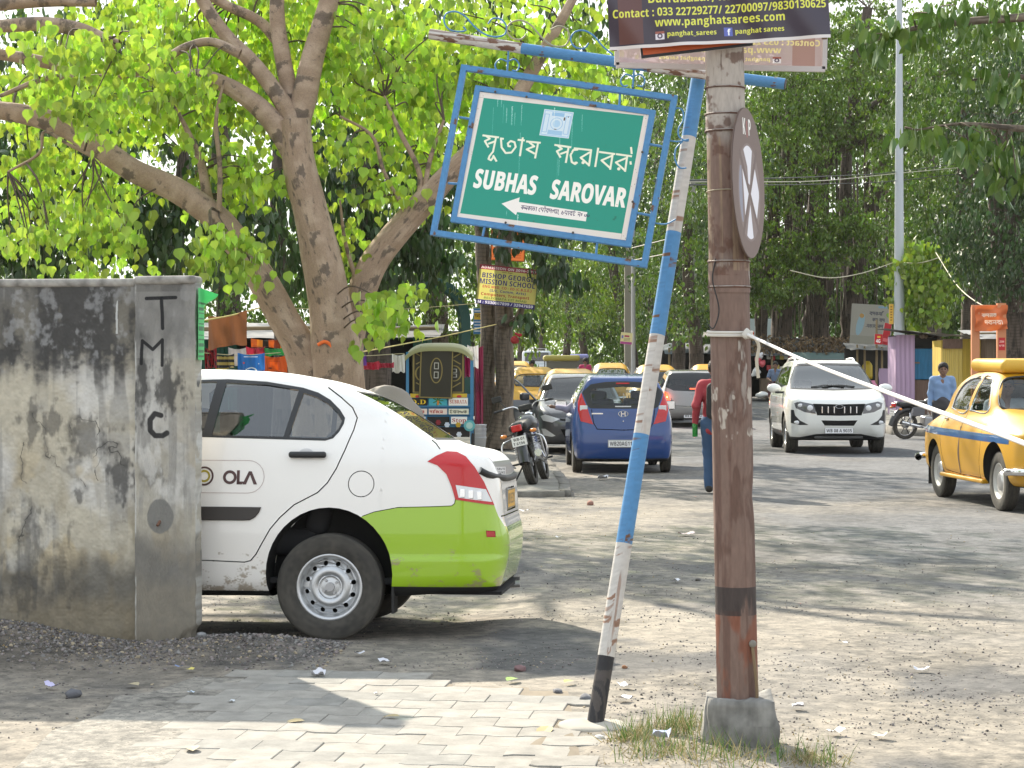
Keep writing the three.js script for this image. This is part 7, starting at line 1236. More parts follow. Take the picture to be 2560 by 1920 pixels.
  const bt = (s, col, w = 34) => (c, W, H) => { c.strokeStyle = col; c.lineWidth = 9; bengali(c, s, 12, 42, 62, w); };
  sign(1024, 1068, 996, 1014, '#1d1a14', tx('D.D', '#e6c22c', 110), 'panel_lettering'); sign(1072, 1118, 994, 1014, '#3f9fb0', (c) => { c.fillStyle = '#2f6a34'; for (let i = 0; i < 7; i++) { c.save(); c.translate(130, 50); c.rotate(i * 0.9); c.fillRect(0, -9, 76, 18); c.restore(); } c.fillStyle = '#c47a32'; c.fillRect(116, 50, 28, 70); }, 'palm_panel'); sign(1122, 1170, 995, 1014, '#e8e4de', tx('SUBRATA', '#b3402e', 84), 'panel_lettering');
  sign(1022, 1068, 1022, 1036, '#e2cfc4', bt('na i u _ a la ka', '#a32a2a'), 'panel_lettering'); sign(1072, 1118, 1022, 1036, '#e2cfc4', bt('sa aa i ka e la', '#a32a2a', 40), 'panel_lettering'); sign(1122, 1172, 1022, 1036, '#dcd8c2', bt('da ba na ng three ka', '#2a2a2a', 40), 'panel_lettering'); sign(1024, 1064, 1042, 1060, '#e8e4e0', tx('Stop', '#a23030', 96), 'panel_lettering'); sign(1128, 1168, 1042, 1060, '#e8e4e0', tx('Stop', '#a23030', 96), 'panel_lettering'); sign(1068, 1124, 1042, 1066, '#14100e', () => {}, 'dark_panel');
  sign(1026, 1062, 984, 994, '#c8a832', (c) => { c.fillStyle = '#b33'; c.beginPath(); c.arc(128, 90, 40, 0, 7); c.fill(); }, 'flower_panel'); sign(1128, 1168, 984, 994, '#c8a832', (c) => { c.fillStyle = '#b33'; c.beginPath(); c.arc(128, 90, 40, 0, 7); c.fill(); }, 'flower_panel');
  // hood: olive canopy over hoops, dark cloth with medallions
  const rug = (m) => canvasTex(256, 384, (c, W, H) => { c.fillStyle = '#3a372f'; c.fillRect(0, 0, W, H); c.strokeStyle = '#8a7a48'; c.lineWidth = 8; c.strokeRect(8, 4, W - 16, H - 10); if (m) { c.beginPath(); c.moveTo(20, 20); c.lineTo(110, 120); c.moveTo(110, 20); c.lineTo(20, 120); c.moveTo(W - 20, 20); c.lineTo(W - 110, 120); c.moveTo(W - 110, 20); c.lineTo(W - 20, 120); c.moveTo(20, 290); c.lineTo(90, 370); c.moveTo(W - 20, 290); c.lineTo(W - 90, 370); c.stroke(); for (const x of [52, W - 52]) { c.beginPath(); c.ellipse(x, 205, 34, 70, 0, 0, 7); c.stroke(); c.strokeStyle = '#a9a7a0'; c.lineWidth = 5; c.strokeRect(x - 12, 165, 24, 30); c.strokeRect(x - 12, 210, 24, 30); c.strokeStyle = '#8a7a48'; c.lineWidth = 8; } } else { c.beginPath(); c.ellipse(W / 2, 175, 44, 92, 0, 0, 7); c.stroke(); c.strokeStyle = '#b4b2aa'; c.lineWidth = 6; c.strokeRect(W / 2 - 15, 118, 30, 44); c.strokeRect(W / 2 - 15, 186, 30, 44); } });
  mesh('hood_cloth', new THREE.PlaneGeometry(132 * k, 104 * k).translate(X(1096), Y(930), 0.03), mat([1, 1, 1], { map: rug(true), roughness: 0.95 }), RK);
  const cg = new THREE.PlaneGeometry(84 * k, 128 * k, 8, 8); { const p = cg.attributes.position; for (let i = 0; i < p.count; i++) p.setZ(i, 0.012 * Math.sin(p.getX(i) * 14 + p.getY(i) * 4)); } cg.computeVertexNormals(); mesh('centre_cloth', cg.rotateZ(-0.03).translate(X(1091), Y(932), 0.06), mat([1, 1, 1], { map: rug(false), roughness: 0.95 }), RK);
  const hoodP = []; for (let i = 0; i <= 14; i++) { const u = i / 14; hoodP.push([lerp(1012, 1182, u), 866 + 26 * Math.pow(Math.abs(u * 2 - 1), 4)]); }
  const hg = new THREE.BufferGeometry(), hv = [], hi = []; for (const [dz, dy] of [[0.08, 0.07], [0.07, -0.0], [-0.5, -0.06], [-1.0, 0.0]]) hoodP.forEach(([x, y]) => hv.push(X(x), Y(y) - dy, dz)); for (let r = 0; r < 3; r++) for (let i = 0; i < 14; i++) { const o = r * 15 + i; hi.push(o, o + 1, o + 15, o + 1, o + 16, o + 15); } hg.setAttribute('position', new THREE.Float32BufferAttribute(hv, 3)); hg.setIndex(hi); hg.computeVertexNormals(); hg.setAttribute('uv', new THREE.BufferAttribute(new Float32Array(hv.length / 3 * 2), 2));
  mesh('hood_canopy', hg, mat([0.3, 0.29, 0.13], { roughness: 0.85, transmission: 0.2, thickness: 0 }), RK);
  mesh('seat_box', box(0.9, 0.35, 0.55, 0, 0.62, -0.35), mat([0.06, 0.05, 0.05]), RK);
  for (const s of [-1, 1]) { const w = new THREE.Group(); w.name = 'wheel'; w.position.set(s * 0.5, 0.36, -0.3); RK.add(w); mesh('tyre', new THREE.TorusGeometry(0.34, 0.02, 8, 40).rotateY(Math.PI / 2), M_rubber, w); for (let i = 0; i < 14; i++) mesh('spoke', rod([0, 0, 0], [0, Math.cos(i * 0.449) * 0.33, Math.sin(i * 0.449) * 0.33], 0.003, 0.003, 4), M_steel, w); }
  mesh('handlebar', rod([-0.3, 1.0, -1.9], [0.3, 1.0, -1.9], 0.015), M_steel, RK); mesh('frame_tube', rod([0, 0.5, -0.5], [0, 0.75, -1.9], 0.02), blueW, RK); mesh('front_wheel', new THREE.TorusGeometry(0.34, 0.02, 8, 36).rotateY(Math.PI / 2).translate(0, 0.36, -2.0), M_rubber, RK);
  for (const [px, py, col] of [[1060, 1062, '#c8ccd8'], [1080, 1068, '#c8a02c'], [1096, 1056, '#8c2a34'], [1118, 1062, '#c9d2e2'], [1146, 1062, '#c8a02c'], [1096, 1078, '#b9c6dc'], [1120, 1088, '#c8a02c'], [1148, 1086, '#d8dce8']]) { const f = []; for (let i = 0; i < 6; i++) f.push(new THREE.CylinderGeometry(0.016, 0.016, 0.008, 8).rotateX(Math.PI / 2).translate(X(px) + 0.026 * Math.cos(i * 1.047), Y(py) + 0.026 * Math.sin(i * 1.047), 0.05)); f.push(new THREE.CylinderGeometry(0.015, 0.015, 0.014, 8).rotateX(Math.PI / 2).translate(X(px), Y(py), 0.05)); mesh('flower_ornament', f, mat(col, { roughness: 0.6 }), RK); }
  mesh('mirror_disc', cyl(0.085, 0.085, 0.02, 0, 0, 0, 24).rotateX(Math.PI / 2).translate(X(1174), Y(1064), 0.05), mat([0.12, 0.42, 0.45], { roughness: 0.3 }), RK); mesh('mirror_hub', cyl(0.05, 0.05, 0.02, 0, 0, 0, 20).rotateX(Math.PI / 2).translate(X(1174), Y(1064), 0.062), mat([0.4, 0.6, 0.55], { roughness: 0.3 }), RK);
  const pails = thing('metal_pails', 'stack of bright metal pails between rickshaw and twin tree', 'pail', [at(1197, 1000, 33.5).x, 0.11, -33.5]); for (let i = 0; i < 4; i++) mesh('pail', lathe([[0.1, 0], [0.13, 0.24], [0.137, 0.25], [0.125, 0.24], [0.09, 0.01]], 20).translate(0, i * 0.07 + 0.02 + 0.06, 0), M_silver, pails);
}
// ------------------------------------------------------------------ boards nailed to the twin tree and poles
function board(label, name, px, py, w, h, d, roll, t, par = {}) { const B = thing(name, label, 'sign'); if (par.transmission) { for (const s of [-1, 1]) { mesh('batten', box(0.02, h, 0.02, s * (w / 2 - 0.01), 0, -0.002), M_bam, B); mesh('batten', box(w - 0.04, 0.02, 0.02, 0, s * (h / 2 - 0.01), -0.002), M_bam, B); } } else mesh('sheet', box(w, h, 0.02), mat([0.55, 0.52, 0.48]), B); mesh('print', face(w - 0.006, h - 0.006, 0, 0, 0.013), mat([1, 1, 1], { map: t, roughness: 0.55, ...par }), B); B.position.copy(at(px, py, d)); B.rotation.z = roll; return B; }
{
  const school = canvasTex(768, 520, (c, W, H) => { c.fillStyle = '#d6cf74'; c.fillRect(0, 0, W, H); c.fillStyle = '#a83a4c'; c.fillRect(0, 0, W, 62); c.fillStyle = '#3c3478'; c.fillRect(0, H - 62, W, 62); const l = (t, y, px, col, x0, x1, f = 'bold ') => { c.fillStyle = col; c.font = f + px + 'px sans-serif'; const m = c.measureText(t).width; c.save(); c.translate(x0, y); c.scale((x1 - x0) / m, 1); c.fillText(t, 0, 0); c.restore(); }; l('ADMISSION ON 2016-2017', 50, 46, '#f4ecec', 20, W - 20); l('Govt. Regd.', 86, 24, '#7a6a30', 300, 440); l('BISHOP GEORGE', 168, 88, '#3c3478', 36, W - 36); l('MISSION SCHOOL', 250, 92, '#3c3478', 14, W - 20); l('ENG MED, CO - ED (C.B.S.E.)', 300, 46, '#c03a4a', 60, W - 60); l('(S/c, Comm, Arts)', 346, 44, '#4a4488', 160, W - 130); l('Computers, Transport', 400, 52, '#a83232', 50, W - 80); l('BELEGHATA CIT ROAD', 444, 40, '#6a8a3a', 90, W - 110); l('M : 9330067899 / 32947659', H - 14, 50, '#f0eef6', 14, W - 20); });
  board('yellow school admission board nailed to the twin tree', 'school_board', 1268, 717, 1.06, 0.72, 35.9, -0.105, school, { transmission: 0.5, thickness: 0, roughness: 0.9 });
  const op = canvasTex(256, 256, (c, W, H) => { c.fillStyle = '#c8703e'; c.fillRect(0, 0, W, H); c.strokeStyle = '#6a6a48'; c.lineWidth = 8; bengali(c, 'na i la aa _ ba', 20, 46, 36, 36); c.fillStyle = '#a8c4d0'; c.fillRect(20, 110, 60, 50); c.fillRect(150, 110, 60, 60); c.fillStyle = '#a85434'; for (let i = 0; i < 4; i++) c.fillRect(20, 180 + i * 16, 210, 6); });
  board('orange poster board high on the twin tree behind the stem', 'poster_board', 1270, 607, 0.65, 0.68, 37.0, -0.05, op, { transmission: 0.45, thickness: 0, roughness: 0.9 });
  const by = canvasTex(128, 256, (c, W, H) => { c.fillStyle = '#3c78b0'; c.fillRect(0, 0, W, H); c.fillStyle = '#d8b83a'; c.fillRect(12, 46, W - 24, 66); c.fillStyle = '#dfe8ee'; for (const y of [20, 130, 160, 190, 220]) c.fillRect(14, y, W - 28, 12); c.strokeStyle = '#3a3020'; c.lineWidth = 5; bengali(c, 'sa la ba', 18, 58, 34, 30); });
  board('narrow blue and yellow board left of the twin tree', 'notice_board', 1194, 803, 0.16, 0.48, 36.9, 0, by);
  const pk = canvasTex(256, 192, (c, W, H) => { c.fillStyle = '#e0d6a0'; c.fillRect(0, 0, W, H); c.fillStyle = '#b04a8c'; c.fillRect(0, H - 40, W, 40); c.fillStyle = '#a83a5a'; c.fillRect(80, 44, 110, 30); c.fillStyle = '#6a6a50'; for (let i = 0; i < 3; i++) c.fillRect(70, 90 + i * 20, 140, 7); c.fillStyle = '#7a78b4'; c.fillRect(16, 50, 44, 50); });
  const lp = thing('street_pole', 'slim grey pole holding a pink and cream board far up the street', 'pole', [(1583 - 1280) * 72 / FOC, groundY(4, 72), -72]); mesh('shaft', cyl(0.085, 0.07, 7, 0, 0, 0, 14), mat([0.38, 0.38, 0.38], { roughness: 0.6 }), lp);
  board('pink and cream board fixed to the slim grey pole', 'notice_board', 1566, 846, 0.42, 0.42, 71.8, -0.1, pk);
  const cp = thing('street_pole', 'square concrete pole beside the slim grey pole', 'pole', [(1570 - 1280) * 75 / FOC, groundY(4, 75), -75]); mesh('shaft', box(0.26, 7, 0.26, 0, 3.5, 0), mat([0.26, 0.24, 0.2], { roughness: 1 }), cp);
  const cp2 = thing('street_pole', 'pale concrete pole behind the rusty post', 'pole', [(1733 - 1280) * 70 / FOC, groundY(6, 70), -70]); mesh('shaft', cyl(0.13, 0.1, 8, 0, 0, 0, 12), mat([0.3, 0.29, 0.27], { roughness: 1 }), cp2);
  // red pot hung from the tree stub
  const pot = thing('red_pot', 'small red pot and rag hung from the twin tree stub', 'pot'); mesh('pot', jitter(new THREE.SphereGeometry(0.075, 16, 12), 0.01, 20, 4), mat([0.35, 0.03, 0.03]), pot); mesh('rag', jitter(new THREE.SphereGeometry(0.055, 12, 8).scale(1.2, 0.6, 0.6), 0.02, 20, 9).translate(0.07, 0.1, 0), mat([0.5, 0.03, 0.05]), pot); mesh('string', rod([0, 0.05, 0], [0.02, 0.35, 0], 0.004), M_bam, pot); pot.position.copy(at(1287, 850, 35.6));
  // galvanised lamp post
  const L = thing('lamp_post', 'tall galvanised octagonal lamp post behind the lilac kiosk', 'lamp post', [(2248 - 1280) * 62 / FOC, groundY(12, 62) + 0.15, -62]); mesh('shaft', new THREE.CylinderGeometry(0.09, 0.185, 13, 8).translate(0, 6.5, 0), mat([0.44, 0.47, 0.5], { roughness: 0.45, metalness: 0.25 }), L); mesh('outreach_arm', tube([[0, 13, 0], [0.4, 13.6, 0.5], [0.9, 13.8, 1.6]], 0.05), M_silver, L); mesh('lantern', box(0.22, 0.12, 0.6, 0.95, 13.78, 1.9, 0.05), mat([0.3, 0.3, 0.32]), L);
  const ys = canvasTex(64, 256, (c, W, H) => { c.fillStyle = '#d0a238'; c.fillRect(0, 0, W, H); c.fillStyle = '#6a4a20'; for (let i = 0; i < 6; i++) c.fillRect(18, 30 + i * 34, 28, 12); }); board('narrow yellow board strapped to the lamp post', 'notice_board', 2228, 785, 0.14, 0.62, 61.6, 0, ys);
  // overhead cables
  const cable = (label, pts, r = 0.014, c = [0.03, 0.03, 0.03]) => tag(mesh('cable', tube(pts, r, 40, 5), mat(c, { roughness: 0.7 })), label, 'cable', 'overhead cables');
  cable('dark cable crossing the banyan, uppermost of three', [at(1700, 452, 30), at(2080, 440, 55), at(2240, 430, 62), at(2600, 380, 70)]); cable('pale cable crossing the banyan, middle of three', [at(1700, 455, 30), at(2080, 450, 55), at(2240, 434, 62), at(2600, 400, 70)], 0.012, [0.4, 0.38, 0.3]); cable('dark cable crossing the banyan, lowest of three', [at(1700, 462, 30), at(2060, 460, 55), at(2240, 452, 62), at(2600, 410, 70)]);
  cable('slack pale cable looping to the lamp post', [at(1975, 676, 60), at(2060, 694, 60), at(2150, 684, 61), at(2235, 656, 61.7)], 0.016, [0.5, 0.46, 0.34]); cable('pale cable looping from the lamp post to the right', [at(2246, 657, 61.7), at(2300, 657, 61), at(2360, 640, 60), at(2420, 620, 58)], 0.016, [0.5, 0.46, 0.34]); cable('pale cable dropping towards the orange banner frame', [at(2340, 632, 60), at(2390, 710, 55), at(2450, 760, 48), at(2480, 766, 44)], 0.014, [0.5, 0.46, 0.34]); cable('thin cable behind the name board', [at(1580, 620, 60), at(1680, 595, 55), at(1700, 590, 55)], 0.014, [0.4, 0.38, 0.35]); cable('thin cable below the name board', [at(1560, 655, 60), at(1690, 630, 55)], 0.014, [0.4, 0.38, 0.35]);
  cable('bundle of steep dark cables behind the name board', [at(1310, 240, 24), at(1380, 90, 23), at(1430, -40, 22)], 0.012); cable('steep dark cable beside the bundle', [at(1290, 230, 24.2), at(1355, 90, 23.2), at(1400, -40, 22.2)], 0.012);
}
// ------------------------------------------------------------------ right side: stalls on the footway
{
  seed(91);
  const gy = (d) => groundY(12, d) + 0.15, lilac = woodM([0.42, 0.3, 0.44], 21), yel = woodM([0.5, 0.36, 0.06], 22), blueD = woodM([0.03, 0.14, 0.26], 23), brownD = woodM([0.14, 0.09, 0.07], 24);
  // lilac kiosk with blue door
  const d = 58, k = d / FOC, X = (px) => (px - 1280) * k, K = thing('kiosk', 'lilac plank kiosk with a blue upper door under a sheet roof', 'kiosk', [X(2285), gy(d), -d]), y0 = gy(d), Y = (py) => EYE + (HOR - py) * k - y0, bx = (a, b, c, e, z, m, n, dep = 0.04) => mesh(n, box((b - a) * k, (e - c) * k, dep, X((a + b) / 2) - X(2285), (Y(c) + Y(e)) / 2, z), m, K);
  for (let i = 0; i < 4; i++) bx(2231 + i * 11.4, 2242 + i * 11.4, 838, 1036, 0.6, lilac, 'plank'); bx(2277, 2333, 872, 948, 0.5, blueD, 'upper_door'); bx(2277, 2333, 950, 1036, 0.48, brownD, 'lower_door'); bx(2333, 2341, 850, 1036, 0.55, woodM([0.4, 0.28, 0.17], 25), 'door_post'); bx(2277, 2333, 845, 870, 0.45, M_liner, 'fanlight'); bx(2231, 2341, 838, 1036, -0.6, M_plank, 'back_wall'); mesh('side_wall', box(0.04, 2.25, 1.2, X(2231) - X(2285), 1.12, 0), lilac, K); mesh('side_wall', box(0.04, 2.25, 1.2, X(2341) - X(2285), 1.12, 0), M_plank, K);
  mesh('roof_sheet', sheetG(1.85, 1.9, 14, 10, 0.03, 5).rotateZ(-0.12).translate(-0.1, Y(832), 0.15), M_tin, K); bx(2277, 2290, 905, 909, 0.53, M_plank, 'door_bolt', 0.02);
  for (let i = 0; i < 6; i++) mesh('roof_rubble', jitter(new THREE.DodecahedronGeometry(RR(0.05, 0.1), 0), 0.02, 10, i).translate(RR(0.1, 0.6), Y(842), RR(0.1, 0.6)), M_plank, K);
  // yellow kiosk
  const d2 = 52, k2 = d2 / FOC, X2 = (px) => (px - 1280) * k2, K2 = thing('kiosk', 'yellow plank kiosk with thin brown roof behind the man in blue', 'kiosk', [X2(2420), gy(d2), -d2]), Y2 = (py) => EYE + (HOR - py) * k2 - gy(d2), b2 = (a, b, c, e, z, m, n, dep = 0.04) => mesh(n, box((b - a) * k2, (e - c) * k2, dep, X2((a + b) / 2) - X2(2420), (Y2(c) + Y2(e)) / 2, z), m, K2);
  const palY = woodM([0.58, 0.44, 0.12], 30); for (let i = 0; i < 5; i++) b2(2344 + i * 10.2, 2353.4 + i * 10.2, 872, 1050, 0.5 + RN() * 0.006, palY, 'plank'); for (let i = 0; i < 9; i++) b2(2395 + i * 12, 2406.5 + i * 12, 848, 1050, 0.46 + RN() * 0.008 - i * 0.012, yel, 'plank'); b2(2346, 2394, 848, 872, 0.53, brownD, 'shutter_box', 0.1); mesh('roof_sheet', sheetG(2.1, 1.6, 14, 10, 0.03, 9).rotateZ(-0.1).translate(0, Y2(842), 0), M_tin, K2); for (const s of [-1, 1]) mesh('side_wall', box(0.04, 2.1, 1.1, s * 0.78, 1.05, -0.05), yel, K2);
  const AS = canvasTex(128, 128, (c) => { c.fillStyle = '#b98f2c'; c.fillRect(0, 0, 128, 128); c.fillStyle = '#3c3018'; c.font = 'bold 90px sans-serif'; c.fillText('A', 30, 98); }); mesh('painted_letter', face(0.2, 0.25, X2(2424) - X2(2420), Y2(893), 0.5), mat([1, 1, 1], { map: AS, roughness: 0.8 }), K2);
  // small open stall between lilac kiosk and hoarding
  const d3 = 66, k3 = d3 / FOC, X3 = (px) => (px - 1280) * k3, S3 = thing('stall', 'low bamboo stall under a drooping tarpaulin left of the lilac kiosk', 'stall', [X3(2180), gy(d3), -d3]), Y3 = (py) => EYE + (HOR - py) * k3 - gy(d3);
  for (const [px, top] of [[2186, 800], [2138, 862], [2156, 866], [2200, 868], [2228, 866]]) mesh('bamboo_post', rod([X3(px) - X3(2180), 0, 0.4], [X3(px) - X3(2180) + RN() * 0.05, Y3(top), 0.4], 0.045, 0.035, 8), M_bam, S3); mesh('tarpaulin_roof', sheetG(1.7, 1.6, 18, 12, 0.09, 3).rotateX(0.15).translate(0, Y3(868), 0.1), M_tarp, S3); mesh('counter', box(1.4, 0.8, 0.5, 0, 0.4, -0.3), M_liner, S3); mesh('back_cloth', box(1.6, 1.9, 0.03, 0, 0.95, -0.7), mat([0.03, 0.03, 0.03]), S3); mesh('lilac_panel', jitter(new THREE.BoxGeometry(0.55, 1.25, 0.03, 4, 6, 1), 0.02, 5, 2).translate(X3(2212) - X3(2180), 0.62, 0.45), lilac, S3);
  tag(mesh('plastic_drum', lathe([[0, 0], [0.16, 0], [0.17, 0.1], [0.165, 0.45], [0.11, 0.55], [0.08, 0.56], [0.08, 0.6], [0, 0.6]], 20), mat([0.6, 0.45, 0.02], { roughness: 0.4 })), 'yellow plastic drum standing high in the open stall', 'drum').position.set(X3(2172), gy(d3) + Y3(948), -d3 - 0.25);
  tag(mesh('plastic_drum', lathe([[0, 0], [0.15, 0], [0.17, 0.08], [0.17, 0.7], [0.1, 0.8], [0.09, 0.86], [0, 0.86]], 20), mat([0.65, 0.22, 0.36], { roughness: 0.4 })), 'pink plastic drum in front of the open stall', 'drum').position.set(X3(2172), gy(d3), -d3 + 0.62);
  // hoarding leaning on the stall roofs
  const ht = canvasTex(384, 384, (c, W, H) => { c.fillStyle = '#9a968e'; c.fillRect(0, 0, W, H); c.fillStyle = '#8ba6b4'; c.beginPath(); c.ellipse(90, 190, 34, 110, 0.2, 0, 7); c.fill(); c.fillStyle = '#b0884e'; c.beginPath(); c.arc(100, 110, 22, 0, 7); c.fill(); c.strokeStyle = '#4e4e58'; c.lineWidth = 7; bengali(c, 'ba sa ta na i', 170, 70, 30, 28); bengali(c, 'ka la _ ra sa', 200, 130, 28, 26); bengali(c, 'na ta aa ba _ ka sa', 150, 190, 30, 26); c.fillStyle = '#8d8a80'; c.fillRect(0, 300, W, 84); c.fillStyle = '#7a9ab4'; c.fillRect(250, 12, 110, 18); });
  const hb = board('weathered pale hoarding propped behind the stall roofs', 'hoarding', 2178, 812, 1.5, 1.5, 74, -0.06, ht); hb.rotation.y = -0.15; for (const s of [-1, 1]) mesh('prop', rod([s * 0.6, -0.7, -0.05], [s * 0.6, -3.2, -0.3], 0.04), M_bam, hb);
  const g4 = canvasTex(128, 128, (c) => { c.fillStyle = '#c01a2a'; c.fillRect(0, 0, 128, 128); c.fillStyle = '#fff'; c.font = 'bold 60px sans-serif'; c.fillText('4G', 24, 108); c.fillStyle = '#e8c03a'; c.fillRect(40, 24, 56, 22); }); board('small red 4G board on the bamboo post', 'notice_board', 2196, 848, 0.26, 0.34, 65.4, -0.05, g4); const rb = canvasTex(64, 128, (c) => { c.fillStyle = '#b01828'; c.fillRect(0, 0, 64, 128); c.fillStyle = '#d86a70'; c.fillRect(10, 90, 44, 20); }); board('tall red board beside the small red 4G board', 'notice_board', 2216, 835, 0.24, 0.72, 65.8, -0.18, rb);
  // long dark stall with litter on its roof
  const d4 = 79, k4 = d4 / FOC, X4 = (px) => (px - 1280) * k4, S4 = thing('long_stall', 'long dark stall with dead leaves heaped on its tarpaulin roof behind the SUV', 'stall', [X4(2000), gy(d4), -d4]), Y4 = (py) => EYE + (HOR - py) * k4 - gy(d4);
  mesh('back_wall', box(4.6, 2.2, 0.1, 0, 1.1, -1.6), M_liner, S4); for (const s of [-1, 1]) mesh('side_wall', box(0.06, 2.2, 1.8, s * 2.25, 1.1, -0.7), M_tarp, S4); mesh('tarpaulin_roof', sheetG(4.9, 2.6, 30, 14, 0.12, 13).rotateX(0.28).translate(0, Y4(868), -0.4), M_tarp, S4); mesh('awning', sheetG(2.6, 0.7, 16, 6, 0.07, 15).rotateX(0.5).translate(0.9, Y4(892), 1.0), mat([0.07, 0.11, 0.1], { roughness: 0.7 }), S4); for (const x of [-2.1, -1.2, 0.3, 2.1]) mesh('bamboo_post', rod([x, 0, 0.7], [x, Y4(880), 0.7], 0.05, 0.04, 8), M_bam, S4); mesh('counter', box(3.6, 0.75, 0.5, 0.2, 0.37, 0.2), M_plank, S4);
  const lt = new THREE.InstancedMesh(LEAF.simple, mat([0.16, 0.105, 0.055], { roughness: 1 }), 1400); lt.name = 'roof_litter'; lt.userData.kind = 'stuff'; for (let i = 0; i < 1400; i++) { const x = RR(-2.3, 2.3), z = RR(-1.5, 0.8); md.compose(V(x, Y4(868) + 0.06 - (z + 0.4) * 0.28 + R() * 0.14, z), new THREE.Quaternion().setFromEuler(ed.set(RN() * 2, R() * 6, RN() * 2)), sd3.setScalar(RR(0.1, 0.22))); lt.setMatrixAt(i, md); const q = RR(0.5, 1.4); lt.setColorAt(i, new THREE.Color(q, q, q)); } S4.add(lt);
  for (let i = 0; i < 14; i++) { const c = [[0.5, 0.04, 0.05], [0.06, 0.2, 0.06], [0.55, 0.4, 0.08], [0.6, 0.58, 0.55]][i % 4]; mesh('goods_packet', box(0.16, 0.2, 0.06, -1.3 + (i % 7) * 0.17, 1.15 + Math.floor(i / 7) * 0.45 + RN() * 0.05, 0.5, 0.02), mat(c, { roughness: 0.4 }), S4); }
  for (const [x, y, c] of [[-1.75, 1.5, [0.5, 0.05, 0.08]], [-1.6, 1.35, [0.6, 0.1, 0.12]], [-1.68, 1.65, [0.6, 0.58, 0.6]]]) mesh('hanging_bag', jitter(new THREE.SphereGeometry(0.14, 12, 10), 0.04, 8, 3).translate(x, y, 0.75), mat(c, { roughness: 0.3 }), S4); mesh('white_bag', jitter(new THREE.SphereGeometry(0.17, 12, 10), 0.05, 9, 5).translate(-1.85, 1.0, 0.8), mat([0.7, 0.7, 0.7], { roughness: 0.4 }), S4);
  tag(mesh('rubbish_bag', jitter(new THREE.SphereGeometry(0.2, 14, 10).scale(1.3, 0.55, 0.8), 0.05, 7, 6), mat([0.65, 0.65, 0.63], { roughness: 0.6 })), 'white rubbish bag on the kerb by the long stall', 'bag').position.set(X4(1910) - 0.3, gy(d4) + 0.1, -d4 + 1.6);
  // roofs farther back behind the rusty post
  const hv = thing('stall', 'market stalls under patched tarpaulins beyond the taxi queue', 'stall', [(1735 - 1280) * 84 / FOC, groundY(7, 84), -84]); mesh('tarpaulin_roof', sheetG(2.6, 2, 16, 12, 0.2, 23).rotateX(0.2).translate(0, 2.1, 0), mat([0.12, 0.14, 0.16], { roughness: 0.7 }), hv); mesh('tarpaulin_roof', sheetG(2.2, 1.6, 16, 12, 0.16, 27).rotateX(0.15).translate(0.4, 2.6, 0.2), mat([0.2, 0.19, 0.17], { roughness: 0.8 }), hv); for (const x of [-1.1, 0, 1.1]) mesh('bamboo_post', rod([x, 0, 0.8], [x, 2.1, 0.8], 0.05), M_bam, hv); mesh('red_rag', box(0.4, 0.4, 0.02, 0.8, 2.4, 1), mat([0.5, 0.06, 0.06]), hv); mesh('back_cloth', box(2.6, 2, 0.05, 0, 1, -0.6), M_liner, hv);
  const tb = thing('truck', 'pale lorry with a red marker board parked behind the stalls', 'lorry', [(1905 - 1280) * 95 / FOC, groundY(11, 95), -95]); mesh('cargo_box', box(2.2, 2.2, 4, 0, 2.4, -1.5), mat([0.42, 0.5, 0.5]), tb); mesh('marker_board', box(0.9, 0.3, 0.05, -0.9, 2.75, 0.55), mat([0.7, 0.1, 0.04]), tb); mesh('cab', box(2.1, 1.6, 1.4, 0, 1.5, -4.2, 0.1), mat([0.4, 0.42, 0.4]), tb); for (const x of [-0.9, 0.9]) for (const z of [-0.5, -4.2]) mesh('wheel', cyl(0.5, 0.5, 0.3, 0, -0.15, 0, 20).rotateZ(Math.PI / 2).translate(x, 0.5, z), M_rubber, tb);
  // orange cloth on an orange gate frame
  const d5 = 41, k5 = d5 / FOC, X5 = (px) => (px - 1280) * k5, OF = thing('orange_gate', 'orange painted gate frame with torn orange banner behind the taxi', 'banner', [X5(2472), 0, -d5]), Y5 = (py) => EYE + (HOR - py) * k5, org = mat([0.58, 0.24, 0.11], { roughness: 0.7 });
  mesh('upright', box(0.16, Y5(768), 0.1, X5(2438) - X5(2472), Y5(768) / 2, 0), org, OF); mesh('upright', box(0.18, Y5(758), 0.1, X5(2503) - X5(2472), Y5(758) / 2, 0), org, OF); mesh('cross_bar', box(0.7, 0.06, 0.06, 0, Y5(766), -0.02), org, OF);
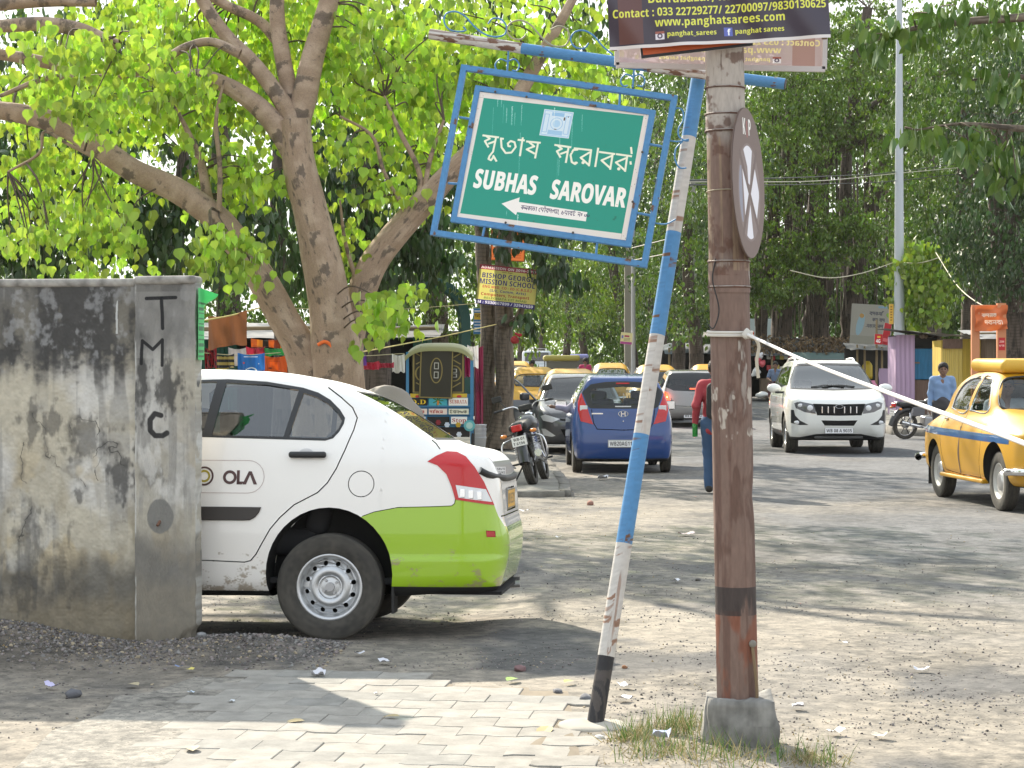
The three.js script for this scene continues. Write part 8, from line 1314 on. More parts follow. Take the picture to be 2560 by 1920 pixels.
  const ct = canvasTex(256, 192, (c, W, H) => { c.fillStyle = '#d0703a'; c.fillRect(0, 0, W, H); c.strokeStyle = '#efd9c4'; c.lineWidth = 7; bengali(c, 'ka sa la ta', 60, 60, 24, 26); bengali(c, 'sa ba na ra aa', 80, 110, 30, 30); }); const cg = new THREE.PlaneGeometry(0.66, 0.52, 20, 16), cpp = cg.attributes.position; for (let i = 0; i < cpp.count; i++) { const u = cpp.getX(i) / 0.66, v = cpp.getY(i) / 0.52; cpp.setZ(i, 0.05 * Math.sin(u * 9 + v * 5) + 0.04 * Math.sin(v * 13 - u * 6)); cpp.setY(i, cpp.getY(i) + (v < -0.3 ? 0.1 * Math.max(0, u) : 0) + 0.09 * Math.max(0, u) * Math.max(0, v)); } cg.computeVertexNormals(); mesh('torn_cloth', cg.translate(0.02, Y5(797), 0.12), mat([1, 1, 1], { map: ct, roughness: 0.8, transmission: 0.25, thickness: 0 }), OF); const dg = canvasTex(64, 128, (c) => { c.fillStyle = '#c0282c'; c.fillRect(0, 0, 64, 128); c.fillStyle = '#f0d0c0'; c.font = 'bold 26px sans-serif'; c.fillText('ZIM', 8, 50); c.fillText('4/18', 4, 90); }); mesh('number_patch', face(0.13, 0.26, X5(2503) - X5(2472), Y5(860), 0.056), mat([1, 1, 1], { map: dg, roughness: 0.7 }), OF);
  const hh = hut('rubble-roofed hut at the far end behind the taxi', 13.4, 52, 2.6, 2.2, 2, M_plank, M_tin, 0.1, 0);
}
// ------------------------------------------------------------------ motorcycles
function motorcycle(label, tankC, plateTxt) {
  const T = thing('motorcycle', label, 'motorcycle'), blk = mat([0.014, 0.014, 0.016], { roughness: 0.3, clearcoat: 0.6 }), tank = paint(tankC);
  for (const [x, w] of [[0, 0.062], [1.28, 0.05]]) { const W = new THREE.Group(); W.name = 'wheel'; W.position.set(x, 0.3, 0); T.add(W); mesh('tyre', lathe(tyreProfile(0.3, w * 2, 0.23), 40).rotateX(Math.PI / 2), M_tyre, W); mesh('rim', new THREE.TorusGeometry(0.225, 0.014, 8, 36), M_steel, W); mesh('hub', cyl(0.06, 0.06, 0.12, 0, -0.06, 0, 18).rotateX(Math.PI / 2), M_steel, W); for (let i = 0; i < 6; i++) mesh('spoke', rod([0, 0, 0], [Math.cos(i * 1.047) * 0.22, Math.sin(i * 1.047) * 0.22, 0], 0.011, 0.011, 6), M_trim, W); }
  const t = (p, r, m, n) => mesh(n, tube(p, r, 24, 8), m, T);
  t([[1.28, 0.3, 0.07], [1.12, 0.68, 0.075], [1.02, 0.92, 0.08]], 0.02, M_chrome, 'fork_leg'); t([[1.28, 0.3, -0.07], [1.12, 0.68, -0.075], [1.02, 0.92, -0.08]], 0.02, M_chrome, 'fork_leg');
  t([[1.0, 0.88, 0], [0.75, 0.55, 0], [0.55, 0.35, 0], [0.2, 0.34, 0]], 0.022, blk, 'frame_tube'); t([[0, 0.3, 0.08], [0.35, 0.36, 0.07]], 0.018, blk, 'swing_arm'); t([[0, 0.3, -0.08], [0.35, 0.36, -0.07]], 0.018, blk, 'swing_arm');
  mesh('engine', merge([box(0.3, 0.24, 0.24, 0.58, 0.4, 0, 0.05), box(0.16, 0.24, 0.17, 0.72, 0.56, 0, 0.03), ...[0, 1, 2, 3, 4].map((i) => box(0.2, 0.012, 0.22, 0.72, 0.47 + i * 0.04, 0))]), M_steel, T);
  mesh('fuel_tank', new THREE.SphereGeometry(0.2, 24, 16).scale(1.35, 0.68, 0.8).rotateZ(-0.12).translate(0.72, 0.8, 0), tank, T);
  mesh('seat', box(0.72, 0.1, 0.25, 0.18, 0.79, 0, 0.045).rotateZ(0.06), mat([0.02, 0.02, 0.02], { roughness: 0.6 }), T);
  for (const s of [-1, 1]) { mesh('side_panel', box(0.32, 0.2, 0.03, 0.25, 0.63, s * 0.12, 0.014), tank, T); mesh('shock_spring', merge([rod([0.02, 0.36, s * 0.12], [0.1, 0.7, s * 0.12], 0.02), ...Array.from({ length: 8 }, (_, i) => new THREE.TorusGeometry(0.03, 0.007, 5, 14).rotateX(Math.PI / 2).translate(0.03 + i * 0.009, 0.4 + i * 0.035, s * 0.12))]), M_steel, T); mesh('indicator', new THREE.SphereGeometry(0.036, 14, 10).scale(1, 0.75, 1.3).translate(-0.26, 0.7, s * 0.2), M_amber, T); mesh('indicator_stem', rod([-0.22, 0.7, s * 0.06], [-0.26, 0.7, s * 0.17], 0.01), M_trim, T); mesh('crash_guard', tube([[0.02, 0.64, s * 0.12], [-0.06, 0.6, s * 0.27], [-0.05, 0.38, s * 0.29], [0.12, 0.26, s * 0.2]], 0.013, 24, 8), M_chrome, T); mesh('foot_peg', rod([0.3, 0.3, s * 0.1], [0.28, 0.3, s * 0.3], 0.014), M_trim, T); mesh('handlebar_grip', rod([0.88, 1.06, s * 0.3], [0.84, 1.05, s * 0.42], 0.017), M_trim, T); mesh('handlebar', tube([[0.98, 0.96, s * 0.04], [0.98, 1.06, s * 0.14], [0.92, 1.07, s * 0.24], [0.88, 1.06, s * 0.32]], 0.012, 16, 6), M_chrome, T); mesh('mirror_stem', rod([0.93, 1.06, s * 0.24], [0.98, 1.2, s * 0.34], 0.006), M_trim, T); mesh('mirror', box(0.03, 0.08, 0.14, 0.98, 1.22, s * 0.36, 0.013), M_trim, T); }
  mesh('tail_cowl', box(0.24, 0.09, 0.16, -0.2, 0.79, 0, 0.035).rotateZ(-0.05), blk, T); mesh('tail_lamp', box(0.05, 0.09, 0.14, -0.325, 0.77, 0, 0.02), M_red, T); mesh('rear_mudguard', tube([[0.28, 0.56, 0], [0.1, 0.66, 0], [-0.12, 0.64, 0], [-0.28, 0.5, 0], [-0.36, 0.3, 0]], 0.075, 24, 8), blk, T);
  const G = numberPlate(T, plateTxt, 0.2, 0.13, -0.355, 0.6, 0, -Math.PI / 2); G.getObjectByName('lettering').material.map = canvasTex(192, 128, (c, W, H) => { c.fillStyle = '#e4e4e2'; c.fillRect(0, 0, W, H); c.fillStyle = '#222'; c.font = 'bold 50px sans-serif'; const [a, b] = plateTxt.split('|'); c.fillText(a, 24, 54); c.fillText(b, 14, 112); }); G.rotation.z = 0.0;
  mesh('exhaust', rod([0.35, 0.28, 0.17], [-0.22, 0.4, 0.19], 0.03, 0.05, 14), M_chrome, T); mesh('header_pipe', tube([[0.78, 0.5, 0.06], [0.86, 0.35, 0.1], [0.7, 0.24, 0.14], [0.35, 0.28, 0.17]], 0.02), M_chrome, T);
  mesh('headlamp', new THREE.SphereGeometry(0.085, 18, 14).scale(0.8, 1, 1).translate(1.1, 0.88, 0), M_chrome, T); mesh('front_mudguard', tube([[1.05, 0.5, 0], [1.2, 0.62, 0], [1.38, 0.59, 0], [1.5, 0.48, 0]], 0.055, 16, 8), blk, T); mesh('instrument', box(0.08, 0.1, 0.2, 1.0, 1.02, 0, 0.03), M_trim, T); mesh('side_stand', rod([0.35, 0.3, -0.1], [0.3, 0.0, -0.34], 0.012), M_trim, T);
  return T;
}
{
  const a = motorcycle('black motorcycle on its side stand by the twin tree, plate T 6194', [0.02, 0.02, 0.022], 'WB-01|T 6194');
  a.position.set(0.285, 0.055, -26.35); a.rotation.order = 'YXZ'; a.rotation.set(0, 0, 0); a.rotation.y = Math.PI / 2 - 0.14; a.rotation.x = -0.24;
  const b = motorcycle('dusty motorcycle parked beside the man in the blue shirt', [0.12, 0.12, 0.13], 'WB-05|K 3321'); b.position.set(8.85, 0.0, -45.1); b.rotation.order = 'YXZ'; b.rotation.y = 0.35; b.rotation.x = 0.1;
}
// ------------------------------------------------------------------ people: one continuous body from tapered bones, clothing over it
function capsule(ax, ay, az, ra, bx, by, bz, rb) { const dx = bx - ax, dy = by - ay, dz = bz - az, l2 = dx * dx + dy * dy + dz * dz || 1e-6; return (x, y, z) => { const t = clamp(((x - ax) * dx + (y - ay) * dy + (z - az) * dz) / l2); return Math.hypot(x - ax - t * dx, y - ay - t * dy, z - az - t * dz) - (ra + (rb - ra) * t); }; }
function blend(list, k) { return (x, y, z) => { let d = 9; for (const f of list) d = smin(d, f(x, y, z), k); return d; }; }
const C2 = (a, ra, b, rb) => capsule(...a, ra, ...b, rb);
function bodyMesh(name, F, lo, hi, cell, m, parent) { return mesh(name, netGeometry(surfaceNet(F, lo, hi, cell, 2)), m, parent); }
function person(label, pose, look) {             // faces +z; joints in metres
  const J = { pelvis: [0, 0.93, 0], chest: [0, 1.28, 0], neck: [0, 1.43, 0], head: [0, 1.565, 0.015], ls: [0.175, 1.37, 0], le: [0.225, 1.1, -0.02], lw: [0.235, 0.86, 0.05], rs: [-0.175, 1.37, 0], re: [-0.225, 1.1, -0.02], rw: [-0.235, 0.86, 0.05], lh: [0.095, 0.9, 0], lk: [0.1, 0.5, 0.02], la: [0.1, 0.09, -0.02], rh: [-0.095, 0.9, 0], rk: [-0.1, 0.5, 0.02], ra: [-0.1, 0.09, -0.02], ...pose };
  const T = thing('person', label, 'person'), skin = mat(look.skin ?? [0.2, 0.105, 0.066], { roughness: 0.6 });
  const add = (p, q) => p.map((v, i) => v + q[i]), off = (p, x, y, z) => [p[0] + x, p[1] + y, p[2] + z];
  const H = J.head, hand = (w, e) => { const d = w.map((v, i) => v - e[i]), l = Math.hypot(...d), u = d.map((v) => v / l), o = (s, f, fw) => [w[0] + u[0] * f + fw * s, w[1] + u[1] * f, w[2] + u[2] * f + s]; const out = [C2(w, 0.026, [w[0] + u[0] * 0.08, w[1] + u[1] * 0.08, w[2] + u[2] * 0.08], 0.032)]; [[-0.028, 0.15], [-0.01, 0.165], [0.009, 0.16], [0.026, 0.14]].forEach(([s, f]) => { out.push(C2(o(s, 0.08, 0), 0.0095, o(s, f * 0.8, 0.08), 0.0085)); out.push(C2(o(s, f * 0.8, 0.08), 0.0085, [o(s, f, 0.1)[0] - Math.sign(w[0]) * 0.015, o(s, f, 0)[1], o(s, f, 0)[2]], 0.007)); }); out.push(C2(o(0.02, 0.02, 0), 0.012, o(0.05, 0.085, 0), 0.009)); return out; };
  const headF = blend([C2(off(H, 0, 0.035, -0.015), 0.088, off(H, 0, -0.02, 0.0), 0.08), C2(off(H, 0, -0.05, 0.03), 0.058, off(H, 0, -0.085, 0.045), 0.036), C2(off(H, 0, 0.0, 0.075), 0.014, off(H, 0, -0.03, 0.1), 0.014), C2(off(H, 0.083, -0.01, -0.005), 0.018, off(H, 0.085, 0.02, -0.01), 0.016), C2(off(H, -0.083, -0.01, -0.005), 0.018, off(H, -0.085, 0.02, -0.01), 0.016), C2(off(H, -0.025, -0.066, 0.078), 0.009, off(H, 0.025, -0.066, 0.078), 0.009)], 0.02);
  const B = blend([C2(J.pelvis, 0.095, J.chest, 0.1), C2(J.chest, 0.1, off(J.neck, 0, -0.04, 0), 0.08), C2(J.neck, 0.055, off(H, 0, -0.06, 0), 0.05), C2(J.ls, 0.05, J.le, 0.04), C2(J.le, 0.042, J.lw, 0.028), C2(J.rs, 0.05, J.re, 0.04), C2(J.re, 0.042, J.rw, 0.028), C2(J.lh, 0.085, J.lk, 0.06), C2(J.lk, 0.058, J.la, 0.038), C2(J.rh, 0.085, J.rk, 0.06), C2(J.rk, 0.058, J.ra, 0.038), C2(J.la, 0.04, off(J.la, 0.01, -0.045, 0.14), 0.03), C2(J.ra, 0.04, off(J.ra, -0.01, -0.045, 0.14), 0.03)], 0.04);
  const all = Object.values(J), mn = [0, 1, 2].map((k) => Math.min(...all.map((p) => p[k])) - 0.25), mx = [0, 1, 2].map((k) => Math.max(...all.map((p) => p[k])) + 0.25);
  const nets = [surfaceNet(B, mn, mx, 0.022, 2), surfaceNet(headF, off(H, -0.13, -0.16, -0.13), off(H, 0.13, 0.16, 0.15), 0.008, 2)];
  for (const [w, e] of [[J.lw, J.le], [J.rw, J.re]]) nets.push(surfaceNet(blend(hand(w, e), 0.008), off(w, -0.22, -0.22, -0.22), off(w, 0.22, 0.22, 0.22), 0.007, 2));
  mesh('body', merge(nets.map(netGeometry)), skin, T);
  const sl = look.sleeve ?? 1, mix = (a, b, t) => a.map((v, i) => lerp(v, b[i], t));
  const arm = (s, e, w) => sl > 1 ? [C2(s, 0.072, e, 0.054), C2(e, 0.05, mix(e, w, 0.92), 0.04)] : [C2(s, 0.062, mix(s, e, sl), 0.06)];
  const fold = (f, a) => (x, y, z) => f(x, y, z) + a * Math.sin(y * 38 + x * 22 + Math.sin(z * 25) * 2) * 0.5;
  const shirt = fold(blend([...[-1, 1].flatMap((q) => [C2(off(J.pelvis, q * 0.05, -0.08, 0), 0.112, off(J.chest, q * 0.055, 0, 0), 0.112), C2(off(J.chest, q * 0.055, 0, 0), 0.108, off(J.neck, q * 0.03, -0.06, 0), 0.06)]), C2(off(J.ls, -0.03, 0.005, 0), 0.07, off(J.neck, 0, -0.04, 0), 0.068), C2(off(J.rs, 0.03, 0.005, 0), 0.07, off(J.neck, 0, -0.03, 0), 0.06), ...arm(J.ls, J.le, J.lw), ...arm(J.rs, J.re, J.rw)], 0.035), 0.007);
  bodyMesh('shirt', shirt, mn, mx, 0.02, mat(look.shirt, { roughness: 0.85 }), T);
  bodyMesh('trousers', fold(blend([C2(off(J.pelvis, 0, 0.02, 0), 0.15, off(J.pelvis, 0, -0.04, 0), 0.15), C2(J.lh, 0.105, J.lk, 0.085), C2(J.lk, 0.083, J.la, 0.066), C2(J.rh, 0.105, J.rk, 0.085), C2(J.rk, 0.083, J.ra, 0.066)], 0.03), 0.006), mn, mx, 0.022, mat(look.trousers, { roughness: 0.9 }), T);
  for (const a of [J.la, J.ra]) bodyMesh('shoe', C2(off(a, 0, -0.035, -0.03), 0.05, off(a, 0, -0.05, 0.15), 0.036), off(a, -0.12, -0.14, -0.14), off(a, 0.12, 0.1, 0.25), 0.018, mat([0.03, 0.025, 0.02], { roughness: 0.6 }), T);
  const hair = (x, y, z) => smax(Math.hypot((x - H[0]) / 1.0, (y - H[1] - 0.045) / 1.05, (z - H[2] + 0.022) / 1.08) - 0.1, (z - H[2] - 0.045) - (y - H[1] - 0.02) * 0.75, 0.02);
  bodyMesh('hair', (x, y, z) => Math.max(hair(x, y, z) + 0.006 * (vn(x * 90, y * 90 + z * 60, 0, 3) - 0.5), -(y - H[1] + 0.075 + (z - H[2]) * 0.9)), off(H, -0.15, -0.15, -0.18), off(H, 0.15, 0.2, 0.16), 0.012, mat([0.012, 0.01, 0.009], { roughness: 0.75 }), T);
  for (const s of [-1, 1]) { mesh('eye', new THREE.SphereGeometry(0.011, 10, 8).translate(H[0] + s * 0.031, H[1] + 0.012, H[2] + 0.079), mat([0.03, 0.02, 0.015], { roughness: 0.2 }), T); mesh('eyebrow', box(0.03, 0.006, 0.008, H[0] + s * 0.032, H[1] + 0.036, H[2] + 0.083), mat([0.015, 0.012, 0.01]), T); }
  return T;
}
{
  const man = person('man in a blue shirt standing beside the yellow taxi looking down', { head: [0.015, 1.56, 0.035], lw: [0.24, 0.84, 0.08] }, { shirt: [0.2, 0.3, 0.48], trousers: [0.06, 0.055, 0.06], sleeve: 2 });
  man.position.set((2356 - 1280) * 38 / FOC, 0, -38); man.rotation.y = -0.15; man.getObjectByName('shirt');
  const walker = person('man in a red shirt with black backpack half hidden by the rusty post', { le: [0.24, 1.12, -0.1], lw: [0.26, 0.88, 0.02], lk: [0.09, 0.52, 0.16], la: [0.09, 0.1, 0.12], rk: [-0.1, 0.5, -0.04], ra: [-0.1, 0.12, -0.3], re: [-0.25, 1.12, -0.06] }, { shirt: [0.36, 0.045, 0.06], trousers: [0.05, 0.1, 0.2], sleeve: 2 });
  walker.position.set(2.57, 0, -25.2); walker.rotation.y = Math.PI - 0.15;
  const bpk = mesh('backpack', jitter(new RoundedBoxGeometry(0.3, 0.46, 0.17, 4, 0.07), 0.012, 9, 3).translate(-0.04, 1.17, -0.23), mat([0.02, 0.02, 0.022], { roughness: 0.8 }), walker);
  const bot = thing('green_bottle', 'green plastic bottle in the hand of the man in red', 'bottle'); mesh('bottle_body', lathe([[0, 0], [0.034, 0.005], [0.035, 0.14], [0.03, 0.17], [0.013, 0.2], [0.013, 0.215], [0, 0.215]], 18), mat([0.03, 0.35, 0.06], { roughness: 0.15, transmission: 0.4, thickness: 0.02 }), bot); mesh('cap', cyl(0.015, 0.015, 0.02, 0, 0.21, 0, 12), mat([0.03, 0.08, 0.4]), bot);
  { const h = V(-0.26, 0.83, 0.07).applyAxisAngle(V(0, 1, 0), walker.rotation.y).add(walker.position); const hl = V(0.27, 0.8, 0.05).applyAxisAngle(V(0, 1, 0), walker.rotation.y).add(walker.position); bot.position.copy(hl); bot.position.y -= 0.08; bot.position.z += 0.045; }
  const sit = person('shopkeeper in a blue-grey shirt sitting at the long dark stall', { pelvis: [0, 0.55, 0], chest: [0, 0.9, 0.03], neck: [0, 1.06, 0.05], head: [0, 1.2, 0.08], ls: [0.185, 1.0, 0.05], le: [0.26, 0.75, 0.12], lw: [0.14, 0.68, 0.32], rs: [-0.185, 1.0, 0.05], re: [-0.26, 0.75, 0.12], rw: [-0.14, 0.68, 0.32], lh: [0.1, 0.54, 0.05], lk: [0.14, 0.5, 0.46], la: [0.13, 0.09, 0.42], rh: [-0.1, 0.54, 0.05], rk: [-0.14, 0.5, 0.46], ra: [-0.13, 0.09, 0.42] }, { shirt: [0.16, 0.22, 0.34], trousers: [0.1, 0.04, 0.05], sleeve: 0.8 });
  const sx = (1928 - 1280) * 70 / FOC, sy = groundY(9, 70) + 0.15; sit.position.set(sx + 0.2, sy + 0.12, -70.3); sit.rotation.y = -0.3; const st = thing('stool', 'low wooden stool under the shopkeeper', 'stool', [sx + 0.2, sy, -70.3]); mesh('seat', box(0.36, 0.04, 0.34, 0, 0.5, 0), M_plank, st); for (const [x, z] of [[-0.15, -0.14], [0.15, -0.14], [-0.15, 0.14], [0.15, 0.14]]) mesh('leg', box(0.04, 0.5, 0.04, x, 0.25, z), M_plank, st);
  const seated = { pelvis: [0, 0.0, 0], chest: [0, 0.36, -0.04], neck: [0, 0.52, -0.03], head: [0, 0.66, 0.0], ls: [0.185, 0.46, -0.02], le: [0.27, 0.22, 0.08], lw: [0.16, 0.28, 0.36], rs: [-0.185, 0.46, -0.02], re: [-0.27, 0.22, 0.08], rw: [-0.16, 0.28, 0.36], lh: [0.1, 0, 0.05], lk: [0.13, 0.06, 0.45], la: [0.12, -0.28, 0.62], rh: [-0.1, 0, 0.05], rk: [-0.13, 0.06, 0.45], ra: [-0.12, -0.28, 0.62] };
  const drv = person('taxi driver in a grey shirt at the wheel of the turning taxi', seated, { shirt: [0.34, 0.36, 0.4], trousers: [0.06, 0.06, 0.06], sleeve: 2 }); { const p = V(1.42, 0.7, 0.34).applyAxisAngle(V(0, 1, 0), taxi.rotation.y).add(taxi.position); drv.position.copy(p); drv.rotation.y = taxi.rotation.y + Math.PI / 2; }
  const pas = person('passenger resting an arm out of the blue hatchback window', { ...seated, rs: [-0.185, 0.46, -0.02], rw: [-0.16, 0.28, 0.36], le: [0.42, 0.3, -0.04], lw: [0.62, 0.34, -0.08] }, { shirt: [0.3, 0.28, 0.36], trousers: [0.05, 0.05, 0.06], sleeve: 2 }); { const c = scene.getObjectByName('hatchback'); const p = V(1.1, 0.66, -0.40).applyAxisAngle(V(0, 1, 0), c.rotation.y).add(c.position); pas.position.copy(p); pas.rotation.y = c.rotation.y + Math.PI / 2; pas.scale.setScalar(0.92); }
  for (const [px, d, l, sh] of [[1330, 64, 'person in dark clothes walking between the far taxis', [0.08, 0.07, 0.07]], [1287, 82, 'person in a pale shirt beyond the farthest taxi', [0.45, 0.43, 0.4]], [1463, 78, 'person with a crimson scarf beyond the auto rickshaw', [0.4, 0.03, 0.1]]]) { const p = person(l, {}, { shirt: sh, trousers: [0.06, 0.06, 0.07], sleeve: 2 }); const x = (px - 1280) * d / FOC; p.position.set(x, groundY(x, d), -d); p.rotation.y = Math.PI; }
}
// ------------------------------------------------------------------ far traffic
{
  const J = thing('jeep', 'white jeep with roof rack far up the street', 'car', [(1341 - 1280) * 104 / FOC, groundY(1.3, 104), -104]), wh = paint([0.72, 0.75, 0.78]);
  mesh('lower_body', box(1.65, 0.85, 3.8, 0, 0.85, 0, 0.1), wh, J); mesh('cabin', box(1.5, 0.75, 3.0, 0, 1.6, 0.2, 0.14), wh, J); mesh('rear_screen', box(1.2, 0.45, 0.03, 0, 1.66, 1.7, 0.01), M_glassBlack, J); mesh('roof_rack', merge([box(1.3, 0.04, 1.8, 0, 2.08, 0.2), ...[-0.6, 0.6].flatMap((x) => [-0.6, 0.9].map((z) => box(0.04, 0.1, 0.04, x, 2.02, z)))]), M_silver, J); for (const s of [-1, 1]) { mesh('tail_lamp', box(0.12, 0.3, 0.03, s * 0.72, 1.05, 1.9), M_red, J); for (const z of [-1.2, 1.2]) mesh('wheel', cyl(0.36, 0.36, 0.2, 0, -0.1, 0, 20).rotateZ(Math.PI / 2).translate(s * 0.75, 0.36, z), M_rubber, J); }
  function auto(label, px, d, roof, body) { const A = thing('auto_rickshaw', label, 'auto rickshaw', [(px - 1280) * d / FOC, groundY(0, d), -d], 0, 'auto rickshaws in the queue'); mesh('roof_canopy', box(1.3, 0.2, 2.0, 0, 1.72, 0, 0.09), mat(roof, { roughness: 0.6 }), A); mesh('rear_panel', box(1.2, 0.85, 0.08, 0, 0.75, 0.85, 0.03), mat(body, { roughness: 0.5 }), A); mesh('rear_curtain', box(1.1, 0.42, 0.03, 0, 1.4, 0.88), mat([0.12, 0.12, 0.1]), A); for (const s of [-1, 1]) { mesh('side_panel', box(0.06, 0.6, 1.3, s * 0.6, 0.7, 0.1), mat(body, { roughness: 0.5 }), A); mesh('roof_post', rod([s * 0.58, 1, -0.8], [s * 0.58, 1.66, -0.7], 0.02), M_trim, A); mesh('wheel', cyl(0.22, 0.22, 0.1, 0, -0.05, 0, 18).rotateZ(Math.PI / 2).translate(s * 0.52, 0.22, 0.5), M_rubber, A); } mesh('wheel', cyl(0.22, 0.22, 0.1, 0, -0.05, 0, 18).rotateZ(Math.PI / 2).translate(0, 0.22, -1.1), M_rubber, A); mesh('front_cowl', box(0.7, 0.7, 0.4, 0, 0.8, -1.0, 0.15), mat(body, { roughness: 0.5 }), A); return A; }
  auto('auto rickshaw with olive yellow canopy between the taxis', 1403, 72, [0.32, 0.28, 0.06], [0.03, 0.2, 0.05]); auto('auto rickshaw with lilac canopy far behind the taxis', 1436, 96, [0.3, 0.3, 0.6], [0.2, 0.2, 0.5]);
}
// ------------------------------------------------------------------ gravel, litter and weeds
{
  seed(301);
  const stoneG = [0, 1, 2].map((i) => jitter(new THREE.DodecahedronGeometry(0.5, 0).scale(1, 0.62, 0.85), 0.16, 2.3, i * 5 + 2));
  const grav = (name, n, f, sMin, sMax, geo, m, tint) => { const im = new THREE.InstancedMesh(geo, m, n); im.name = numbered(name); im.userData = { kind: 'stuff', label: f.label, category: f.cat }; im.castShadow = im.receiveShadow = true; for (let i = 0; i < n; i++) { const [x, d, k = 1] = f.at(); const s = RR(sMin, sMax) * Math.pow(R(), 1.4) * k + sMin * 0.5; md.compose(V(x, groundY(x, d) + s * (f.lift ?? 0.12), -d), new THREE.Quaternion().setFromEuler(ed.set(RN() * (f.tip ?? 1), R() * 6.28, RN() * (f.tip ?? 1))), sd3.setScalar(s)); im.setMatrixAt(i, md); const c = tint(); im.setColorAt(i, new THREE.Color(c[0], c[1], c[2])); } scene.add(im); return im; };
  const stoneM = mat([1, 1, 1], { roughness: 0.95 }), gt = () => { const k = RR(0.07, 0.26), w = RR(0.98, 1.16); return R() < 0.08 ? [0.36, 0.3, 0.21] : [k * w, k * 0.97, k * 0.92]; };
  const nearWall = { label: 'loose grey gravel along the foot of the stained wall', cat: 'gravel', at: () => { const u = RR(-2.0, 0.9), t = Math.abs(RN()) * 0.75; const c = Math.cos(WALL_T), s = Math.sin(WALL_T); return [WALL_O[0] + u * c + t * s, WALL_O[1] - (t * c - u * s) - (u > 0 ? -0.12 : 0)]; } };
  grav('wall_gravel', 7500, nearWall, 0.006, 0.03, stoneG[0], stoneM, gt);
  grav('road_gravel', 9000, { label: 'gravel and chips scattered over the dusty corner', cat: 'gravel', at: () => { let d, x, q = 0; do { d = 7.6 + 13 * R() * R() + R() * 2; x = RR(-0.6, 0.75) * d * 0.36 + RN() * 0.8; } while (q++ < 12 && (R() > 3 * (fbm(x * 1.7 + 9, d * 1.7, 3, 0, 55) - 0.34) || (x > -1.5 && x < 0.32 && d < 10.5))); return (x > -1.5 && x < 0.32 && d < 10.5) ? [x + 2.2, d] : [x, d]; } }, 0.005, 0.019, stoneG[1], stoneM, gt);
  grav('dry_leaf_litter', 2400, { label: 'dry fallen leaves and straw scattered on the ground', cat: 'leaf litter', lift: 0.12, tip: 0.35, at: () => { const q = R(); if (q < 0.3) return nearWall.at(); if (q < 0.5) return [RR(0.3, 1.3), RR(7.7, 8.8)]; if (q < 0.8) return [RR(-0.1, 1.4) + RN() * 0.3, RR(18, 26)]; const d = RR(9, 26); return [RR(-0.1, 0.5) * d * 0.5, d]; } }, 0.02, 0.075, LEAF.simple, mat([1, 1, 1], { roughness: 0.9 }), () => { const k = RR(0.5, 1.25); return [0.38 * k, 0.28 * k, 0.14 * k]; });
  // grass tufts round the feet of the posts
  const bl = new THREE.BufferGeometry(); bl.setAttribute('position', new THREE.Float32BufferAttribute([-0.03, 0, 0, 0.03, 0, 0, -0.02, 0.5, 0.1, 0.02, 0.5, 0.1, 0, 1, 0.38], 3)); bl.setIndex([0, 1, 2, 1, 3, 2, 2, 3, 4]); bl.computeVertexNormals(); bl.setAttribute('uv', new THREE.BufferAttribute(new Float32Array(10), 2));
  const gi = new THREE.InstancedMesh(bl, leafMat([1, 1, 1], 0.3, 0.8), 1700); gi.name = 'grass'; gi.userData = { kind: 'stuff', label: 'half-dry grass tufts round the concrete foot', category: 'grass' }; for (let i = 0; i < 1700; i++) { const c = [[0.66, 8.5, 0.16], [0.75, 8.75, 0.12], [0.6, 8.05, 0.18], [0.85, 7.95, 0.25], [1.2, 7.98, 0.14], [0.5, 8.35, 0.1]][i % 6]; const x = c[0] + RN() * c[2], d = c[1] + RN() * c[2] * 0.9, dry = R() < 0.68, k = RR(0.6, 1.2); md.compose(V(x, groundY(x, d) - 0.005, -d), new THREE.Quaternion().setFromEuler(ed.set(RN() * (dry ? 1.5 : 0.5), R() * 6.28, RN() * (dry ? 1.2 : 0.4))), sd3.set(0.07, RR(0.04, 0.14) * (dry ? 0.8 : 1), 0.1)); gi.setMatrixAt(i, md); gi.setColorAt(i, dry ? new THREE.Color(0.42 * k, 0.35 * k, 0.17 * k) : new THREE.Color(0.12 * k, 0.22 * k, 0.035 * k)); } gi.castShadow = gi.receiveShadow = true; scene.add(gi);
  // separate bits of litter
  const scrap = (label, px, py, w, col, curl = 0.3) => { const d = EYE * FOC / (py - HOR), x = (px - 1280) * d / FOC, g = new THREE.PlaneGeometry(w, w * RR(0.5, 0.8), 6, 5).rotateX(-Math.PI / 2), p = g.attributes.position, s = px; for (let i = 0; i < p.count; i++) p.setY(i, w * curl * (fbm(p.getX(i) * 3 / w + s, p.getZ(i) * 3 / w, 2, 0, 5)) * (0.2 + 2 * Math.abs(p.getX(i)) / w) + 0.004); g.computeVertexNormals(); const m = mesh('paper_scrap', g, mat(col, { roughness: 0.8 })); m.position.set(x, groundY(x, d) + 0.012, -d); m.rotation.y = R() * 6; return tag(m, label, 'litter', 'litter on the ground'); };
  const W_ = [0.6, 0.6, 0.64];
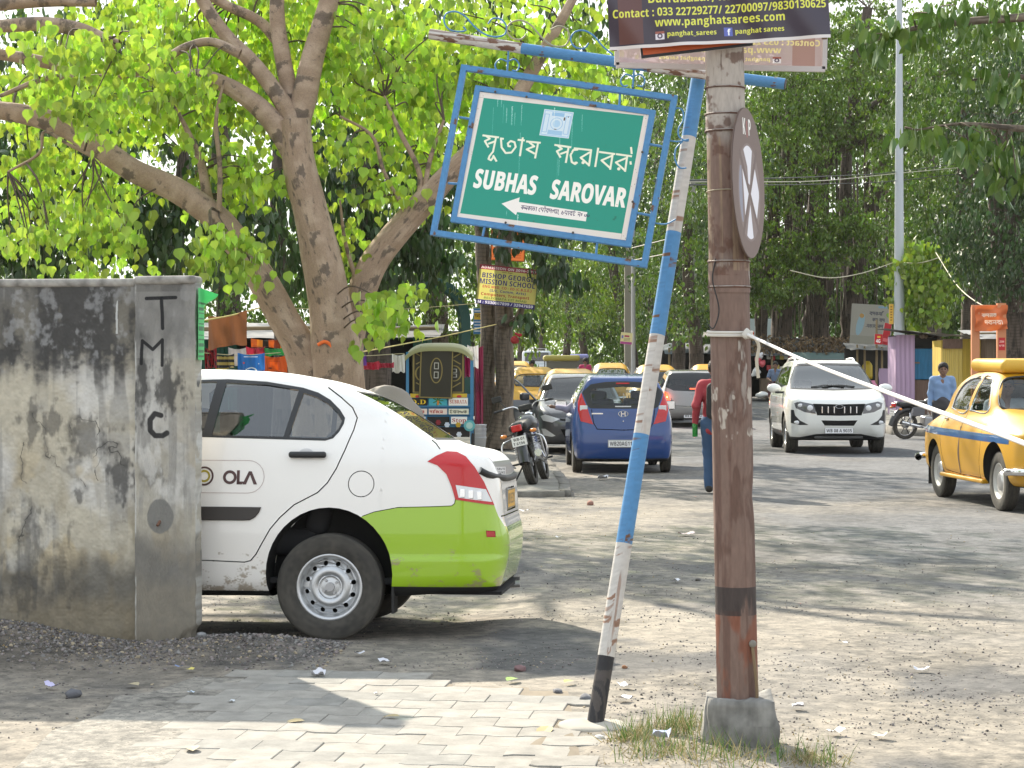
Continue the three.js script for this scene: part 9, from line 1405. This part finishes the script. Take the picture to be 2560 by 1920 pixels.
  scrap('crumpled white paper cup on the sunlit pavers', 795, 1697, 0.085, W_, 0.55); scrap('white scrap at the back edge of the pavers', 962, 1664, 0.07, W_); scrap('thin white scrap beside the cab shadow', 898, 1645, 0.055, W_); scrap('white and violet wrapper in the wall shadow', 130, 1724, 0.07, [0.5, 0.47, 0.66], 0.5); scrap('yellow scrap on the broken screed', 476, 1681, 0.045, [0.6, 0.52, 0.15]); scrap('blue scrap on the broken screed', 448, 1674, 0.04, [0.2, 0.28, 0.5]); scrap('pale blue scrap in the wall shadow', 478, 1739, 0.035, [0.5, 0.58, 0.66]); scrap('pale scrap at the left edge of the pavers', 578, 1764, 0.04, [0.55, 0.58, 0.6]); scrap('white scrap beside the banded pole', 1562, 1722, 0.075, W_); scrap('flat white paper behind the banded pole foot', 1560, 1756, 0.08, W_); scrap('blue-white wrapper in the grass', 1650, 1882, 0.09, [0.5, 0.55, 0.72], 0.6); scrap('white paper on the open road right of the rusty post', 2302, 1681, 0.085, W_); scrap('small white scrap on the road', 2116, 1615, 0.045, W_); scrap('white scrap right of the rusty post foot', 1995, 1776, 0.07, W_); scrap('pink wrapper on the road behind the rusty post', 1715, 1341, 0.14, [0.62, 0.5, 0.52]); scrap('white scrap between the posts', 1688, 1457, 0.07, W_); scrap('white scrap behind the cab', 1310, 1283, 0.11, W_); scrap('small white cup behind the cab', 1396, 1348, 0.06, W_, 0.5); scrap('white foam tray by the blue hatchback', 1507, 1200, 0.22, W_, 0.3); scrap('pale scrap in front of the rusty post foot', 2090, 1842, 0.07, [0.6, 0.58, 0.55]); scrap('flat buff card on the road edge', 2200, 1850, 0.07, [0.5, 0.45, 0.36]); scrap('small white scrap by the screed', 940, 1743, 0.03, W_);
  const rock = (label, px, py, s, col, i = 0) => { const d = EYE * FOC / (py - HOR), x = (px - 1280) * d / FOC, m = mesh('stone', stoneG[i], mat(col, { roughness: 0.95 })); m.scale.setScalar(s); m.position.set(x, groundY(x, d) + s * 0.18, -d); m.rotation.y = R() * 6; return tag(m, label, 'stone', 'loose stones'); };
  rock('round dark stone in the wall shadow', 186, 1742, 0.085, [0.12, 0.12, 0.13], 0); rock('purplish brick lump behind the pavers', 1302, 1677, 0.075, [0.2, 0.12, 0.12], 1); rock('grey stone wedged at the paver edge', 1395, 1734, 0.06, [0.14, 0.14, 0.15], 2); rock('dark stone beside the banded pole', 1462, 1752, 0.075, [0.15, 0.15, 0.16], 0); rock('white pebble by the pole footing', 1502, 1858, 0.04, [0.65, 0.63, 0.6], 1); rock('dark lump on the open ground', 1745, 1452, 0.05, [0.12, 0.11, 0.1], 2); rock('brown lump behind the pole', 1475, 1263, 0.12, [0.26, 0.14, 0.11], 1); rock('grey lump in front of the wall pier', 505, 1618, 0.07, [0.26, 0.26, 0.26], 2); rock('small brown lump near the banded pole', 1560, 1672, 0.035, [0.25, 0.12, 0.06], 0);
  const dry = (label, px, py, w, col) => { const d = EYE * FOC / (py - HOR), x = (px - 1280) * d / FOC, m = mesh('dry_leaf', LEAF.oval, mat(col, { roughness: 0.85 })); m.scale.set(w * 1.6, w * 1.6, w * 1.6); m.rotation.set(-Math.PI / 2 + 0.12, 0, R() * 6); m.position.set(x, groundY(x, d) + 0.02, -d); return tag(m, label, 'leaf', 'single fallen leaves'); };
  dry('curled pale husk at the front of the footpath', 482, 1888, 0.075, [0.42, 0.36, 0.24]); dry('straw-coloured dry leaf on the pavers', 760, 1812, 0.06, [0.5, 0.4, 0.22]); dry('long dry leaf beside the pole footing', 1372, 1829, 0.085, [0.48, 0.38, 0.2]); dry('small dry leaf at the tip of the wall shadow', 998, 1802, 0.05, [0.4, 0.32, 0.18]); dry('fresh green leaf at the paver edge', 1268, 1711, 0.07, [0.25, 0.4, 0.1]); dry('yellow-green leaf near the paver corner', 1412, 1715, 0.055, [0.4, 0.42, 0.15]); dry('buff leaf in the wall shadow', 345, 1722, 0.06, [0.4, 0.34, 0.22]);
}
renderer.render(scene, camera);
